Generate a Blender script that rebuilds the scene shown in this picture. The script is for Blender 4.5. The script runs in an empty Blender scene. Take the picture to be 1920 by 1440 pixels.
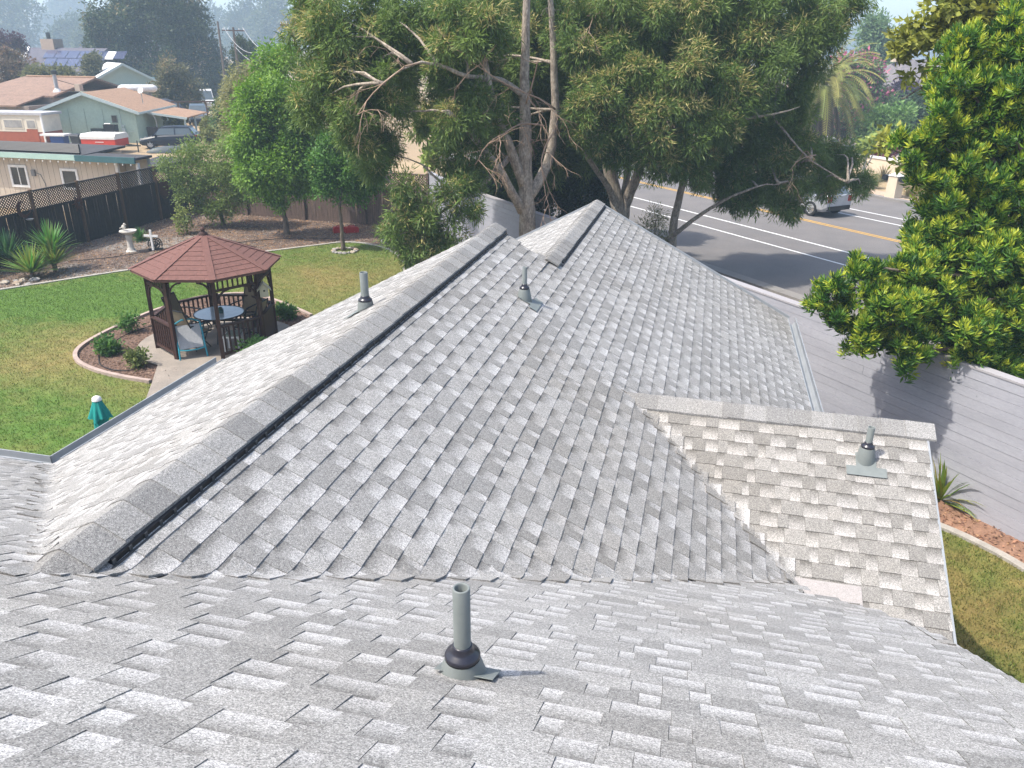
import bpy, math, random
import numpy as np
from mathutils import Vector, Matrix

# ------------------------------------------------------------------ camera, world, sun, exposure
# world axes: X runs along the main ridge (to the right), Y runs along the wing, Z up; the camera stands at x=0 y=0
sc = bpy.context.scene
FOC, PITCH, ROLL, YAW, CAMH = 1465.4, 0.3994, 0.0099, 0.2355, 7.0
CY, SY = math.cos(YAW), math.sin(YAW)
CP, SP = math.cos(PITCH), math.sin(PITCH)
CR, SR = math.cos(ROLL), math.sin(ROLL)
def c2w(x, y, z=0.0): return Vector((x*CY - y*SY, x*SY + y*CY, z))
cam_d = bpy.data.cameras.new('camera'); cam = bpy.data.objects.new('camera', cam_d); sc.collection.objects.link(cam)
cam_d.sensor_fit = 'HORIZONTAL'; cam_d.sensor_width = 36.0; cam_d.lens = 36.0*FOC/1920.0
cam_d.clip_start = 0.05; cam_d.clip_end = 3000
_R = c2w(1, 0); _F = c2w(0, CP); _F.z = -SP; _U = c2w(0, SP); _U.z = CP
_cx = _R*CR + _U*SR; _cy = -_R*SR + _U*CR; _cz = -_F
cam.matrix_world = Matrix(((_cx.x, _cy.x, _cz.x, 0), (_cx.y, _cy.y, _cz.y, 0), (_cx.z, _cy.z, _cz.z, CAMH), (0, 0, 0, 1)))
sc.camera = cam
SUN_EL = math.radians(58)
SUN_AZ = math.atan2(-.27, -.42)
sun_dir = Vector((math.cos(SUN_AZ)*math.cos(SUN_EL), math.sin(SUN_AZ)*math.cos(SUN_EL), math.sin(SUN_EL)))
w = bpy.data.worlds.new('World'); sc.world = w; w.use_nodes = True
nt = w.node_tree; bg = nt.nodes['Background']
sky = nt.nodes.new('ShaderNodeTexSky'); sky.sky_type = 'NISHITA'; sky.sun_disc = False
sky.sun_elevation = SUN_EL; sky.sun_rotation = math.pi/2 - SUN_AZ
sky.dust_density = 3.0; sky.air_density = 1.0; sky.ozone_density = 1.0
nt.links.new(sky.outputs[0], bg.inputs[0]); bg.inputs[1].default_value = 0.13
sl = bpy.data.lights.new('sun', 'SUN'); sl.energy = 2.7; sl.angle = math.radians(0.9); sl.color = (1.0, 0.94, 0.84)
so = bpy.data.objects.new('sun', sl); sc.collection.objects.link(so)
so.rotation_euler = sun_dir.to_track_quat('Z', 'Y').to_euler(); so.location = (0, 0, 60)
vs = sc.view_settings; vs.view_transform = 'Standard'; vs.look = 'None'; vs.gamma = 1.0; vs.use_curve_mapping = False
vs.exposure = 1.27
sc.cycles.volume_bounces = 1
sc.cycles.max_bounces = 8

# ------------------------------------------------------------------ pixel helpers (a pixel gives a direction only)
def ray(u, v):
    A = (u-960)/FOC; B = (v-720)/FOC
    a = CR*A + SR*B; b = -SR*A + CR*B
    d = c2w(a, CP - b*SP); d.z = -SP - b*CP
    return d
O = Vector((0, 0, CAMH))
def G(u, v, z=0.0): d = ray(u, v); return O + d*((z-CAMH)/d.z)
def PS(u, v, s): d = ray(u, v); return O + d*(s/d.y)
def Q(u, v, Y):
    d = ray(u, v); k = -d.x*SY + d.y*CY
    return O + d*(Y/k)
def tz(r, s):
    k = min(1, max(0, (-8-r)/8))
    t = min(1, max(0, (s-34)/14)); t = t*t*(3-2*t)
    return k*(.35*t + max(0, s-48)*0.012)
def GT(u, v):
    z = 0
    for _ in range(12): p = G(u, v, z); z = 0.5*z + 0.5*tz(p.x, p.y)
    p = G(u, v, z); p.z = tz(p.x, p.y); return p
def proj(P):
    X = P[0]*CY + P[1]*SY; Y = -P[0]*SY + P[1]*CY; Z = P[2]-CAMH
    d = Y*CP - Z*SP
    if d < 0.05: return None
    up = Y*SP + Z*CP; a = X/d; b = -up/d
    return (960 + FOC*(CR*a - SR*b), 720 + FOC*(SR*a + CR*b))

# ------------------------------------------------------------------ building helpers
COL = sc.collection
rnd = random.Random(7)
NP = np.random.default_rng(11)
class MB:
    def __init__(s): s.v = []; s.f = []; s.c = []
    def add(s, vs, fs, col=None):
        n = len(s.v); s.v.extend([tuple(p) for p in vs]); s.f.extend([tuple(i+n for i in f) for f in fs])
        if col is not None: s.c.extend([col]*len(vs))
        return s
    def hexa(s, b, t):
        n = len(b)
        fs = [tuple(reversed(range(n))), tuple(range(n, 2*n))] + [(i, (i+1) % n, n+(i+1) % n, n+i) for i in range(n)]
        return s.add(list(b)+list(t), fs)
    def box(s, c, d, rz=0.0, R=None):
        x, y, z = d[0]/2, d[1]/2, d[2]/2
        P = [Vector((sx*x, sy*y, sz*z)) for sz in (-1, 1) for sx, sy in ((-1, -1), (1, -1), (1, 1), (-1, 1))]
        M = R if R else Matrix.Rotation(rz, 3, 'Z')
        P = [M @ p + Vector(c) for p in P]
        return s.hexa(P[:4], P[4:])
    def bar(s, p, q, w_, h, up=(0, 0, 1)):
        p = Vector(p); q = Vector(q); d = (q-p)
        if d.length < 1e-6: return s
        d.normalize(); up = Vector(up)
        if abs(d.dot(up)) > .98: up = Vector((0, 1, 0)) if abs(d.y) < .9 else Vector((1, 0, 0))
        a = d.cross(up).normalized(); b = a.cross(d).normalized()
        E = [(-1, -1), (1, -1), (1, 1), (-1, 1)]
        return s.hexa([p + a*(x*w_/2) + b*(y*h/2) for x, y in E][::-1], [q + a*(x*w_/2) + b*(y*h/2) for x, y in E][::-1])
    def tube(s, pts, rad, n=7, cap=True):
        pts = [Vector(p) for p in pts]; m = len(pts)
        if not hasattr(rad, '__len__'): rad = [rad]*m
        b0 = len(s.v); ref = None
        for i, p in enumerate(pts):
            d = (pts[min(i+1, m-1)] - pts[max(i-1, 0)])
            d = d.normalized() if d.length > 1e-9 else Vector((0, 0, 1))
            if ref is None: ref = d.orthogonal().normalized()
            ref = (ref - d*ref.dot(d)); ref = ref.normalized() if ref.length > 1e-6 else d.orthogonal().normalized()
            bb = d.cross(ref)
            for k in range(n):
                an = 2*math.pi*k/n
                s.v.append(tuple(p + (ref*math.cos(an) + bb*math.sin(an))*rad[i]))
        for i in range(m-1):
            for k in range(n):
                s.f.append((b0+i*n+k, b0+i*n+(k+1) % n, b0+(i+1)*n+(k+1) % n, b0+(i+1)*n+k))
        if cap:
            s.f.append(tuple(b0+k for k in reversed(range(n)))); s.f.append(tuple(b0+(m-1)*n+k for k in range(n)))
        return s
    def lathe(s, prof, c=(0, 0, 0), n=20, M=None):
        b0 = len(s.v); c = Vector(c)
        for r, z in prof:
            for k in range(n):
                an = 2*math.pi*k/n; p = Vector((r*math.cos(an), r*math.sin(an), z))
                if M: p = M @ p
                s.v.append(tuple(p + c))
        for i in range(len(prof)-1):
            for k in range(n):
                s.f.append((b0+i*n+k, b0+i*n+(k+1) % n, b0+(i+1)*n+(k+1) % n, b0+(i+1)*n+k))
        return s
    def prism(s, poly, z0, z1):
        return s.hexa([(p[0], p[1], z0) for p in poly], [(p[0], p[1], z1) for p in poly])
    def quad(s, a, b, c, d): return s.add([a, b, c, d], [(0, 1, 2, 3)])
    def blob(s, c, rad, n=7, m=5, jit=0.0, rg=rnd):
        vs = [(c[0], c[1], c[2]-rad[2])]
        for i in range(1, m):
            ph = -math.pi/2 + math.pi*i/m
            for k in range(n):
                an = 2*math.pi*k/n; j = 1 + rg.uniform(-jit, jit)
                vs.append((c[0]+rad[0]*j*math.cos(ph)*math.cos(an), c[1]+rad[1]*j*math.cos(ph)*math.sin(an), c[2]+rad[2]*j*math.sin(ph)))
        vs.append((c[0], c[1], c[2]+rad[2])); T = len(vs)-1
        fs = [(0, 1+(k+1) % n, 1+k) for k in range(n)]
        for i in range(m-2):
            for k in range(n):
                a = 1+i*n; fs.append((a+k, a+(k+1) % n, a+n+(k+1) % n, a+n+k))
        a = 1+(m-2)*n; fs += [(a+k, a+(k+1) % n, T) for k in range(n)]
        return s.add(vs, fs)
def wl(o):
    p = Vector((0, 0, 0))
    while o: p = p + o.location; o = o.parent
    return p
def mk(name, me, mat=None, parent=None):
    o = bpy.data.objects.new(name, me); COL.objects.link(o)
    if mat is not None and len(me.materials) == 0: me.materials.append(mat)
    if parent: o.parent = parent
    return o
def obj(name, mb, mat, parent=None, smooth=False, world=True):
    """one mesh object; coordinates in mb are world coordinates unless world is False"""
    me = bpy.data.meshes.new(name)
    if parent and world:
        q = wl(parent); vs = [(p[0]-q.x, p[1]-q.y, p[2]-q.z) for p in mb.v]
    else: vs = mb.v
    me.from_pydata(vs, [], mb.f)
    if mb.c:
        a = me.attributes.new('piece', 'FLOAT_COLOR', 'POINT'); a.data.foreach_set('color', np.array(mb.c, dtype=np.float32).ravel())
    if smooth: me.polygons.foreach_set('use_smooth', [True]*len(me.polygons))
    return mk(name, me, mat, parent)
def tag(o, label, cat, group=None, kind=None):
    if label: o['label'] = label
    if cat: o['category'] = cat
    if group: o['group'] = group
    if kind: o['kind'] = kind
    return o
def thing(name, label, cat, loc=(0, 0, 0), rz=0.0, group=None):
    o = bpy.data.objects.new(name, None); COL.objects.link(o); o.empty_display_size = .1
    o.location = loc; o.rotation_euler = (0, 0, rz)
    return tag(o, label, cat, group)
def struct(name, mb, mat): return tag(obj(name, mb, mat), None, None, None, 'structure')
def copy_tree(o, parent=None, loc=None, rz=None, label=None):
    c = o.copy(); COL.objects.link(c); c.parent = parent
    if loc is not None: c.location = loc
    if rz is not None: c.rotation_euler = (0, 0, rz)
    if label: c['label'] = label
    for ch in list(o.children): copy_tree(ch, c)
    return c

# ------------------------------------------------------------------ materials
def nodes(name):
    m = bpy.data.materials.new(name); m.use_nodes = True
    return m, m.node_tree, m.node_tree.nodes['Principled BSDF']
def N(t, kind, **kw):
    n = t.nodes.new(kind)
    for k, v in kw.items(): setattr(n, k, v)
    return n
def M(name, c1, c2=None, scale=4.0, rough=.8, bump=0.0, bscale=60.0, metal=0.0, spec=.35, stretch=None, detail=5.0, obj_space=False, fine=0.0, fscale=150.0, thr=(.3, .7)):
    m, t, b = nodes(name)
    b.inputs['Roughness'].default_value = rough; b.inputs['Metallic'].default_value = metal
    b.inputs['Specular IOR Level'].default_value = spec
    if obj_space: src = N(t, 'ShaderNodeTexCoord').outputs['Object']
    else: src = N(t, 'ShaderNodeNewGeometry').outputs['Position']
    if stretch:
        mp = N(t, 'ShaderNodeMapping'); mp.inputs['Scale'].default_value = stretch
        t.links.new(src, mp.inputs[0]); src = mp.outputs[0]
    if c2 is None: c2 = tuple(x*.82 for x in c1)
    n = N(t, 'ShaderNodeTexNoise'); n.inputs['Scale'].default_value = scale; n.inputs['Detail'].default_value = detail; n.inputs['Roughness'].default_value = .65
    t.links.new(src, n.inputs['Vector'])
    r = N(t, 'ShaderNodeValToRGB'); r.color_ramp.elements[0].position = thr[0]; r.color_ramp.elements[1].position = thr[1]
    r.color_ramp.elements[0].color = (*c2, 1); r.color_ramp.elements[1].color = (*c1, 1)
    t.links.new(n.outputs['Fac'], r.inputs[0]); out = r.outputs[0]
    if fine > 0:
        n2 = N(t, 'ShaderNodeTexNoise'); n2.inputs['Scale'].default_value = fscale; n2.inputs['Detail'].default_value = 2
        t.links.new(src, n2.inputs['Vector'])
        mr = N(t, 'ShaderNodeMapRange'); mr.inputs[1].default_value = .3; mr.inputs[2].default_value = .7; mr.inputs[3].default_value = 1-fine; mr.inputs[4].default_value = 1+fine
        t.links.new(n2.outputs['Fac'], mr.inputs[0])
        mx = N(t, 'ShaderNodeMix', data_type='RGBA', blend_type='MULTIPLY'); mx.inputs[0].default_value = 1
        t.links.new(out, mx.inputs[6]); t.links.new(mr.outputs[0], mx.inputs[7]); out = mx.outputs[2]
    t.links.new(out, b.inputs['Base Color'])
    if bump > 0:
        nb = N(t, 'ShaderNodeTexNoise'); nb.inputs['Scale'].default_value = bscale; nb.inputs['Detail'].default_value = 4
        t.links.new(src, nb.inputs['Vector'])
        bp = N(t, 'ShaderNodeBump'); bp.inputs['Strength'].default_value = bump; bp.inputs['Distance'].default_value = .02
        t.links.new(nb.outputs['Fac'], bp.inputs['Height']); t.links.new(bp.outputs[0], b.inputs['Normal'])
    return m
def attr_mat(name, rough=.85, transl=0.0, attr='col', fine=0.0, fscale=120.0, bump=0.0, spec=.3):
    m, t, b = nodes(name)
    a = N(t, 'ShaderNodeAttribute', attribute_name=attr); out = a.outputs['Color']
    g = N(t, 'ShaderNodeNewGeometry')
    if fine > 0:
        n2 = N(t, 'ShaderNodeTexNoise'); n2.inputs['Scale'].default_value = fscale; n2.inputs['Detail'].default_value = 4; n2.inputs['Roughness'].default_value = .8
        t.links.new(g.outputs['Position'], n2.inputs['Vector'])
        mr = N(t, 'ShaderNodeMapRange'); mr.inputs[1].default_value = .25; mr.inputs[2].default_value = .75; mr.inputs[3].default_value = 1-fine; mr.inputs[4].default_value = 1+fine
        t.links.new(n2.outputs['Fac'], mr.inputs[0])
        mx = N(t, 'ShaderNodeMix', data_type='RGBA', blend_type='MULTIPLY'); mx.inputs[0].default_value = 1
        t.links.new(out, mx.inputs[6]); t.links.new(mr.outputs[0], mx.inputs[7]); out = mx.outputs[2]
        if bump > 0:
            bp = N(t, 'ShaderNodeBump'); bp.inputs['Strength'].default_value = bump; bp.inputs['Distance'].default_value = .03
            t.links.new(n2.outputs['Fac'], bp.inputs['Height']); t.links.new(bp.outputs[0], b.inputs['Normal'])
    t.links.new(out, b.inputs['Base Color']); b.inputs['Roughness'].default_value = rough; b.inputs['Specular IOR Level'].default_value = spec
    if transl > 0:
        tr = N(t, 'ShaderNodeBsdfTranslucent'); mix = N(t, 'ShaderNodeMixShader'); mix.inputs[0].default_value = transl
        hs = N(t, 'ShaderNodeHueSaturation'); hs.inputs['Saturation'].default_value = 1.1; hs.inputs['Value'].default_value = 1.3
        t.links.new(out, hs.inputs['Color']); t.links.new(hs.outputs[0], tr.inputs[0])
        t.links.new(b.outputs[0], mix.inputs[1]); t.links.new(tr.outputs[0], mix.inputs[2])
        t.links.new(mix.outputs[0], t.nodes['Material Output'].inputs[0])
    return m
def glassy(name, c, rough=.08):
    m = M(name, c, rough=rough, spec=.6); return m
def shingle_mat():
    m, t, b = nodes('asphalt_shingle'); b.inputs['Roughness'].default_value = .9; b.inputs['Specular IOR Level'].default_value = .25
    a = N(t, 'ShaderNodeAttribute', attribute_name='piece'); sx = N(t, 'ShaderNodeSeparateColor'); t.links.new(a.outputs['Color'], sx.inputs[0])
    g = N(t, 'ShaderNodeNewGeometry')
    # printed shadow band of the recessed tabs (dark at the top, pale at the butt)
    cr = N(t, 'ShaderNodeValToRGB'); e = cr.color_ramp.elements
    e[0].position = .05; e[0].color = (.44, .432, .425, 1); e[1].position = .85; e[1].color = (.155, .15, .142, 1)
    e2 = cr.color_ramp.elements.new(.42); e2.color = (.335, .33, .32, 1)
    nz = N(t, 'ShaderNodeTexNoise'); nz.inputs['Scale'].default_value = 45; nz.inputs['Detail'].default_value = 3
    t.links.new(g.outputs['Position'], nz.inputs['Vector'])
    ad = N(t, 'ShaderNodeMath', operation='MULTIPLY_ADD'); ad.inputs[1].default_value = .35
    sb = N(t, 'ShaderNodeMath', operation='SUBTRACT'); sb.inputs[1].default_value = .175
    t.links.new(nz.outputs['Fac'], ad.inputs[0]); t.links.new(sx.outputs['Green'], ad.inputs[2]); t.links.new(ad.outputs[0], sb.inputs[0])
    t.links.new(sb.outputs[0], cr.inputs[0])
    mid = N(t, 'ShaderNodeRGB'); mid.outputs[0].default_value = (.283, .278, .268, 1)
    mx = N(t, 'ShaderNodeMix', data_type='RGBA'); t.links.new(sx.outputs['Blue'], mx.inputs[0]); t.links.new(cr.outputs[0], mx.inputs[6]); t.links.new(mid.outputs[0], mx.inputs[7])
    # piece brightness
    br = N(t, 'ShaderNodeMix', data_type='RGBA', blend_type='MULTIPLY'); br.inputs[0].default_value = 1
    t.links.new(mx.outputs[2], br.inputs[6]); t.links.new(sx.outputs['Red'], br.inputs[7])
    # warm dust stain in patches; alpha adds tan tint and the gable's painted shade
    ns = N(t, 'ShaderNodeTexNoise'); ns.inputs['Scale'].default_value = .9; ns.inputs['Detail'].default_value = 4
    t.links.new(g.outputs['Position'], ns.inputs['Vector'])
    ms = N(t, 'ShaderNodeMapRange'); ms.inputs[1].default_value = .45; ms.inputs[2].default_value = .75; ms.inputs[3].default_value = 0; ms.inputs[4].default_value = .45
    t.links.new(ns.outputs['Fac'], ms.inputs[0])
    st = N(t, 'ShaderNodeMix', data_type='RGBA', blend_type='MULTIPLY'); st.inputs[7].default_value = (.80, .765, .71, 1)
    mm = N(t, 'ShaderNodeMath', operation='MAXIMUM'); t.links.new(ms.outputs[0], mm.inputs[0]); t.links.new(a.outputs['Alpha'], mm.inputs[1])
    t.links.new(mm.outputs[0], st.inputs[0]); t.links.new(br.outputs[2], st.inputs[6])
    # granules
    vo = N(t, 'ShaderNodeTexVoronoi'); vo.inputs['Scale'].default_value = 300; t.links.new(g.outputs['Position'], vo.inputs['Vector'])
    sv = N(t, 'ShaderNodeSeparateColor'); t.links.new(vo.outputs['Color'], sv.inputs[0])
    gr = N(t, 'ShaderNodeValToRGB'); q = gr.color_ramp.elements
    q[0].position = 0; q[0].color = (.42, .43, .45, 1); q[1].position = 1; q[1].color = (1.55, 1.55, 1.56, 1)
    k = gr.color_ramp.elements.new(.3); k.color = (.8, .8, .8, 1); k = gr.color_ramp.elements.new(.75); k.color = (1.1, 1.1, 1.1, 1)
    t.links.new(sv.outputs[0], gr.inputs[0])
    n3 = N(t, 'ShaderNodeTexNoise'); n3.inputs['Scale'].default_value = 75; n3.inputs['Detail'].default_value = 2; t.links.new(g.outputs['Position'], n3.inputs['Vector'])
    m3 = N(t, 'ShaderNodeMapRange'); m3.inputs[1].default_value = .3; m3.inputs[2].default_value = .7; m3.inputs[3].default_value = .84; m3.inputs[4].default_value = 1.16
    t.links.new(n3.outputs['Fac'], m3.inputs[0])
    ga = N(t, 'ShaderNodeMix', data_type='RGBA', blend_type='MULTIPLY'); ga.inputs[0].default_value = 1
    t.links.new(st.outputs[2], ga.inputs[6]); t.links.new(gr.outputs[0], ga.inputs[7])
    gb = N(t, 'ShaderNodeMix', data_type='RGBA', blend_type='MULTIPLY'); gb.inputs[0].default_value = 1
    t.links.new(ga.outputs[2], gb.inputs[6]); t.links.new(m3.outputs[0], gb.inputs[7])
    t.links.new(gb.outputs[2], b.inputs['Base Color'])
    bp = N(t, 'ShaderNodeBump'); bp.inputs['Strength'].default_value = .25; bp.inputs['Distance'].default_value = .003
    t.links.new(sv.outputs[0], bp.inputs['Height']); t.links.new(bp.outputs[0], b.inputs['Normal'])
    return m
m_sh = shingle_mat()
m_leaf = attr_mat('leaf', rough=.55, transl=.3, spec=.35)
m_ground = attr_mat('soil_and_turf', rough=.95, fine=.35, fscale=30.0, bump=.4)
m_black = M('black_plastic', (.012, .012, .014), rough=.5)
m_rubber = M('black_rubber', (.02, .02, .03), rough=.28, spec=.6)
m_pipe = M('grey_painted_pipe', (.185, .205, .20), (.15, .17, .165), scale=9, rough=.55)
m_gutter = M('gutter_paint', (.30, .32, .34), (.24, .26, .28), scale=3, rough=.45)
m_housewall = M('house_wall_paint', (.5, .5, .48), scale=2)
m_deck = M('roof_deck_felt', (.12, .12, .12), scale=6)
m_siding = M('mauve_grey_siding', (.345, .35, .39), (.285, .29, .325), scale=.8, rough=.7, stretch=(1, 1, 4), fine=.06, fscale=14)
m_concrete = M('garden_concrete', (.29, .25, .21), (.20, .175, .15), scale=2.5, rough=.9, fine=.12, fscale=40)
m_edging = M('edging_concrete', (.40, .37, .33), (.27, .25, .22), scale=4, rough=.9, fine=.12, fscale=40)
m_fence_dark = M('dark_stained_board', (.040, .034, .031), (.018, .016, .016), scale=3, rough=.85, stretch=(9, 9, 1), fine=.35, fscale=25)
m_fence_old = M('weathered_redwood', (.165, .115, .095), (.07, .052, .048), scale=3, rough=.9, stretch=(9, 9, .8), fine=.35, fscale=25)
m_post = M('brown_fence_post', (.13, .075, .045), (.075, .045, .03), scale=5, rough=.8, stretch=(6, 6, 1))
m_cedar = M('gazebo_dark_wood', (.062, .026, .019), (.035, .016, .013), scale=5, rough=.6, stretch=(4, 4, 1))
m_gshingle = M('red_brown_shingle', (.175, .084, .069), (.12, .06, .05), scale=14, rough=.9, fine=.25, fscale=90)
m_bark = M('grey_lichen_bark', (.42, .36, .29), (.15, .12, .095), scale=9, rough=.95, bump=.7, bscale=24, stretch=(1, 1, .45), fine=.3, fscale=30)
m_bark2 = M('brown_bark', (.19, .15, .12), (.08, .064, .052), scale=9, rough=.95, bump=.6, bscale=30, stretch=(1, 1, .4))
m_dead = M('bleached_dead_wood', (.38, .27, .19), (.24, .16, .11), scale=6, rough=.9)
m_white = M('white_paint', (.75, .74, .72), (.6, .59, .57), scale=6, rough=.6)
m_rust = M('rusty_iron', (.085, .035, .022), (.04, .018, .013), scale=18, rough=.9)
m_iron = M('dark_cast_iron', (.022, .028, .027), scale=12, rough=.55)
m_glass_dark = glassy('dark_window_glass', (.10, .125, .14))
m_chrome = M('bright_metal', (.6, .6, .6), rough=.3, metal=.9)
m_tyre = M('tyre_rubber', (.018, .018, .018), rough=.8)

# ------------------------------------------------------------------ leaves and trees
def leaves_mesh(name, base, direc, side, L, Wd, cols, parent=None, mat=m_leaf, fold=0.12):
    """many kite-shaped leaves as one mesh (base point, direction, side vector, length, width, colour for each leaf)"""
    n = len(base); base = np.asarray(base, float); L = np.asarray(L).reshape(-1, 1); Wd = np.asarray(Wd).reshape(-1, 1)
    nrm = np.cross(direc, side)
    V = np.empty((n, 4, 3))
    V[:, 0] = base
    V[:, 1] = base + direc*L*.45 + side*Wd*.5 + nrm*Wd*fold
    V[:, 2] = base + direc*L - nrm*L*fold*.8
    V[:, 3] = base + direc*L*.45 - side*Wd*.5 + nrm*Wd*fold
    if parent is not None:
        q = wl(parent); V -= np.array([q.x, q.y, q.z])
    me = bpy.data.meshes.new(name)
    me.vertices.add(4*n); me.vertices.foreach_set('co', V.astype(np.float32).ravel())
    me.loops.add(4*n); me.loops.foreach_set('vertex_index', np.arange(4*n, dtype=np.int32))
    me.polygons.add(n); me.polygons.foreach_set('loop_start', np.arange(0, 4*n, 4, dtype=np.int32))
    me.polygons.foreach_set('loop_total', np.full(n, 4, dtype=np.int32))
    a = me.attributes.new('col', 'FLOAT_COLOR', 'FACE')
    c4 = np.ones((n, 4), dtype=np.float32); c4[:, :3] = cols; a.data.foreach_set('color', c4.ravel())
    me.update(); me.validate()
    return mk(name, me, mat, parent)
def unit(a): return a/np.maximum(np.linalg.norm(a, axis=1, keepdims=True), 1e-9)
def crown_leaves(blobs, n_clump, per, L, Wd, cols, spread=.22, droop=.35, shell=.55, tip=None, tip_p=0.0, up_bias=.0, seed=1, flat=.9, clumpvar=.25):
    """blobs: list of (centre, (rx,ry,rz)); returns arrays for leaves_mesh.  Leaves sit in tufts at the twig ends."""
    g = np.random.default_rng(seed)
    vol = np.array([r[0]*r[1]*r[2] for _, r in blobs])**(2/3); k = g.choice(len(blobs), n_clump, p=vol/vol.sum())
    C = np.array([list(c) for c, _ in blobs]); Rr = np.array([list(r) for _, r in blobs])
    # each lobe carries smaller billows with gaps between them
    NS = 13; sd_ = unit(g.normal(size=(len(blobs)*NS, 3))); sc_ = np.repeat(C, NS, 0) + sd_*np.repeat(Rr, NS, 0)*(.45 + .42*g.random((len(sd_), 1))); sr_ = np.repeat(Rr, NS, 0)*(.26 + .2*g.random((len(sd_), 1)))
    k = k*NS + g.integers(0, NS, n_clump); C = sc_[k]; Rr = sr_[k]
    d = unit(g.normal(size=(n_clump, 3))); d[:, 2] = d[:, 2] + up_bias + .25; d = unit(d)
    rad = shell + (1-shell)*g.random((n_clump, 1))**.7; rad *= (1 + g.normal(size=(n_clump, 1))*.1)
    deep = g.random((n_clump, 1)) < .25; rad = np.where(deep, rad*g.random((n_clump, 1))**.5, rad)
    cc = C + d*Rr*rad
    out = unit(d/Rr)
    B = np.repeat(cc, per, 0); Od = np.repeat(out, per, 0); m = len(B)
    jit = g.normal(size=(m, 3))*spread; B = B + jit*.55
    D = unit(Od*.55 + unit(jit)*.6 + g.normal(size=(m, 3))*.45 + np.array([0, 0, -droop]))
    S = unit(np.cross(D, g.normal(size=(m, 3))*(1-flat*.6) + np.array([0, 0, flat])) + 1e-6)
    Ls = L*(.65 + .7*g.random(m)); Ws = Wd*(.7 + .6*g.random(m))
    ca, cb = np.array(cols[0]), np.array(cols[1])
    tcl = np.repeat(.5*g.random(n_clump) + .5*g.random(len(sc_))[k], per); f = np.clip(tcl*.75 + g.random(m)*.35 - .05, 0, 1)[:, None]
    col = ca*(1-f) + cb*f
    col *= np.repeat(1 + g.normal(size=(n_clump, 1))*clumpvar*.5, per, 0).clip(.5, 1.5)
    if tip is not None:
        pt = tip_p*np.clip(d[:, 2]*.8 + .5, 0, 1.2)*(rad[:, 0] > .6)
        sel = np.repeat((.7*g.random(len(sc_))[k] + .3*g.random(n_clump)) < pt, per) & (g.random(m) < .7)
        col[sel] = np.array(tip)*(.75 + .5*g.random((sel.sum(), 1)))
    return B, D, S, Ls, Ws, col
def limb(mb, pts, r0, r1, n=7, wob=.0, rg=rnd, sub=3):
    P = [Vector(p) for p in pts]; out = []
    for i in range(len(P)-1):
        for k in range(sub):
            t = k/sub; a = P[max(i-1, 0)]; b = P[i]; c = P[i+1]; d = P[min(i+2, len(P)-1)]
            q = .5*((2*b) + (c-a)*t + (2*a-5*b+4*c-d)*t*t + (-a+3*b-3*c+d)*t**3)
            out.append(q + Vector((rg.uniform(-wob, wob), rg.uniform(-wob, wob), rg.uniform(-wob, wob))))
    out.append(P[-1]); m = len(out)
    mb.tube(out, [r0 + (r1-r0)*(i/(m-1))**.8 for i in range(m)], n)
    return out
def tree(name, label, base, trunk_h, trunk_r, blobs, n_clump, per, L, Wd, cols, bark=None, cat='tree', group=None, limbs=True, **kw):
    """a tree: trunk (with limbs running into the crown) and crown"""
    bark = bark or m_bark2; base = Vector(base)
    t = thing(name, label, cat, base, group=group)
    cen = Vector((0, 0, 0))
    for c, r in blobs: cen += Vector(c)
    cen /= len(blobs)
    mb = MB(); top = base + Vector((0, 0, trunk_h)); rg = random.Random(len(label))
    cm = Vector((cen.x, cen.y, max(cen.z, top.z + .3)))
    limb(mb, [base - Vector((0, 0, .1)), base + (top-base)*.5 + Vector((rg.uniform(-.08, .08), rg.uniform(-.08, .08), 0)), top, cm], trunk_r, trunk_r*.3, 8, .01, rg)
    if limbs:
        for c, r in blobs:
            s_ = top + (cm-top)*rg.uniform(0, .5); c = Vector(c)
            limb(mb, [s_, s_ + (c-s_)*.5 + Vector((0, 0, rg.uniform(0, .3))), c], trunk_r*.42, trunk_r*.1, 5, .02, rg)
    obj('trunk', mb, bark, t, smooth=True)
    arr = crown_leaves(blobs, n_clump, per, L, Wd, cols, seed=sum(map(ord, label)), **kw)
    leaves_mesh('crown', *arr, parent=t)
    return t
def pxblobs(lst, Y, dz=1.0, flat=1.0):
    """crown lobes from image spots: (u, v, radius in pixels, extra depth)"""
    out = []
    for b in lst:
        u, v, r = b[:3]; dy = b[3] if len(b) > 3 else 0
        p = Q(u, v, Y+dy); d = (p-O).length; rm = r*d/FOC
        out.append((p, (rm, rm*dz, rm*flat)))
    return out

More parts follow.
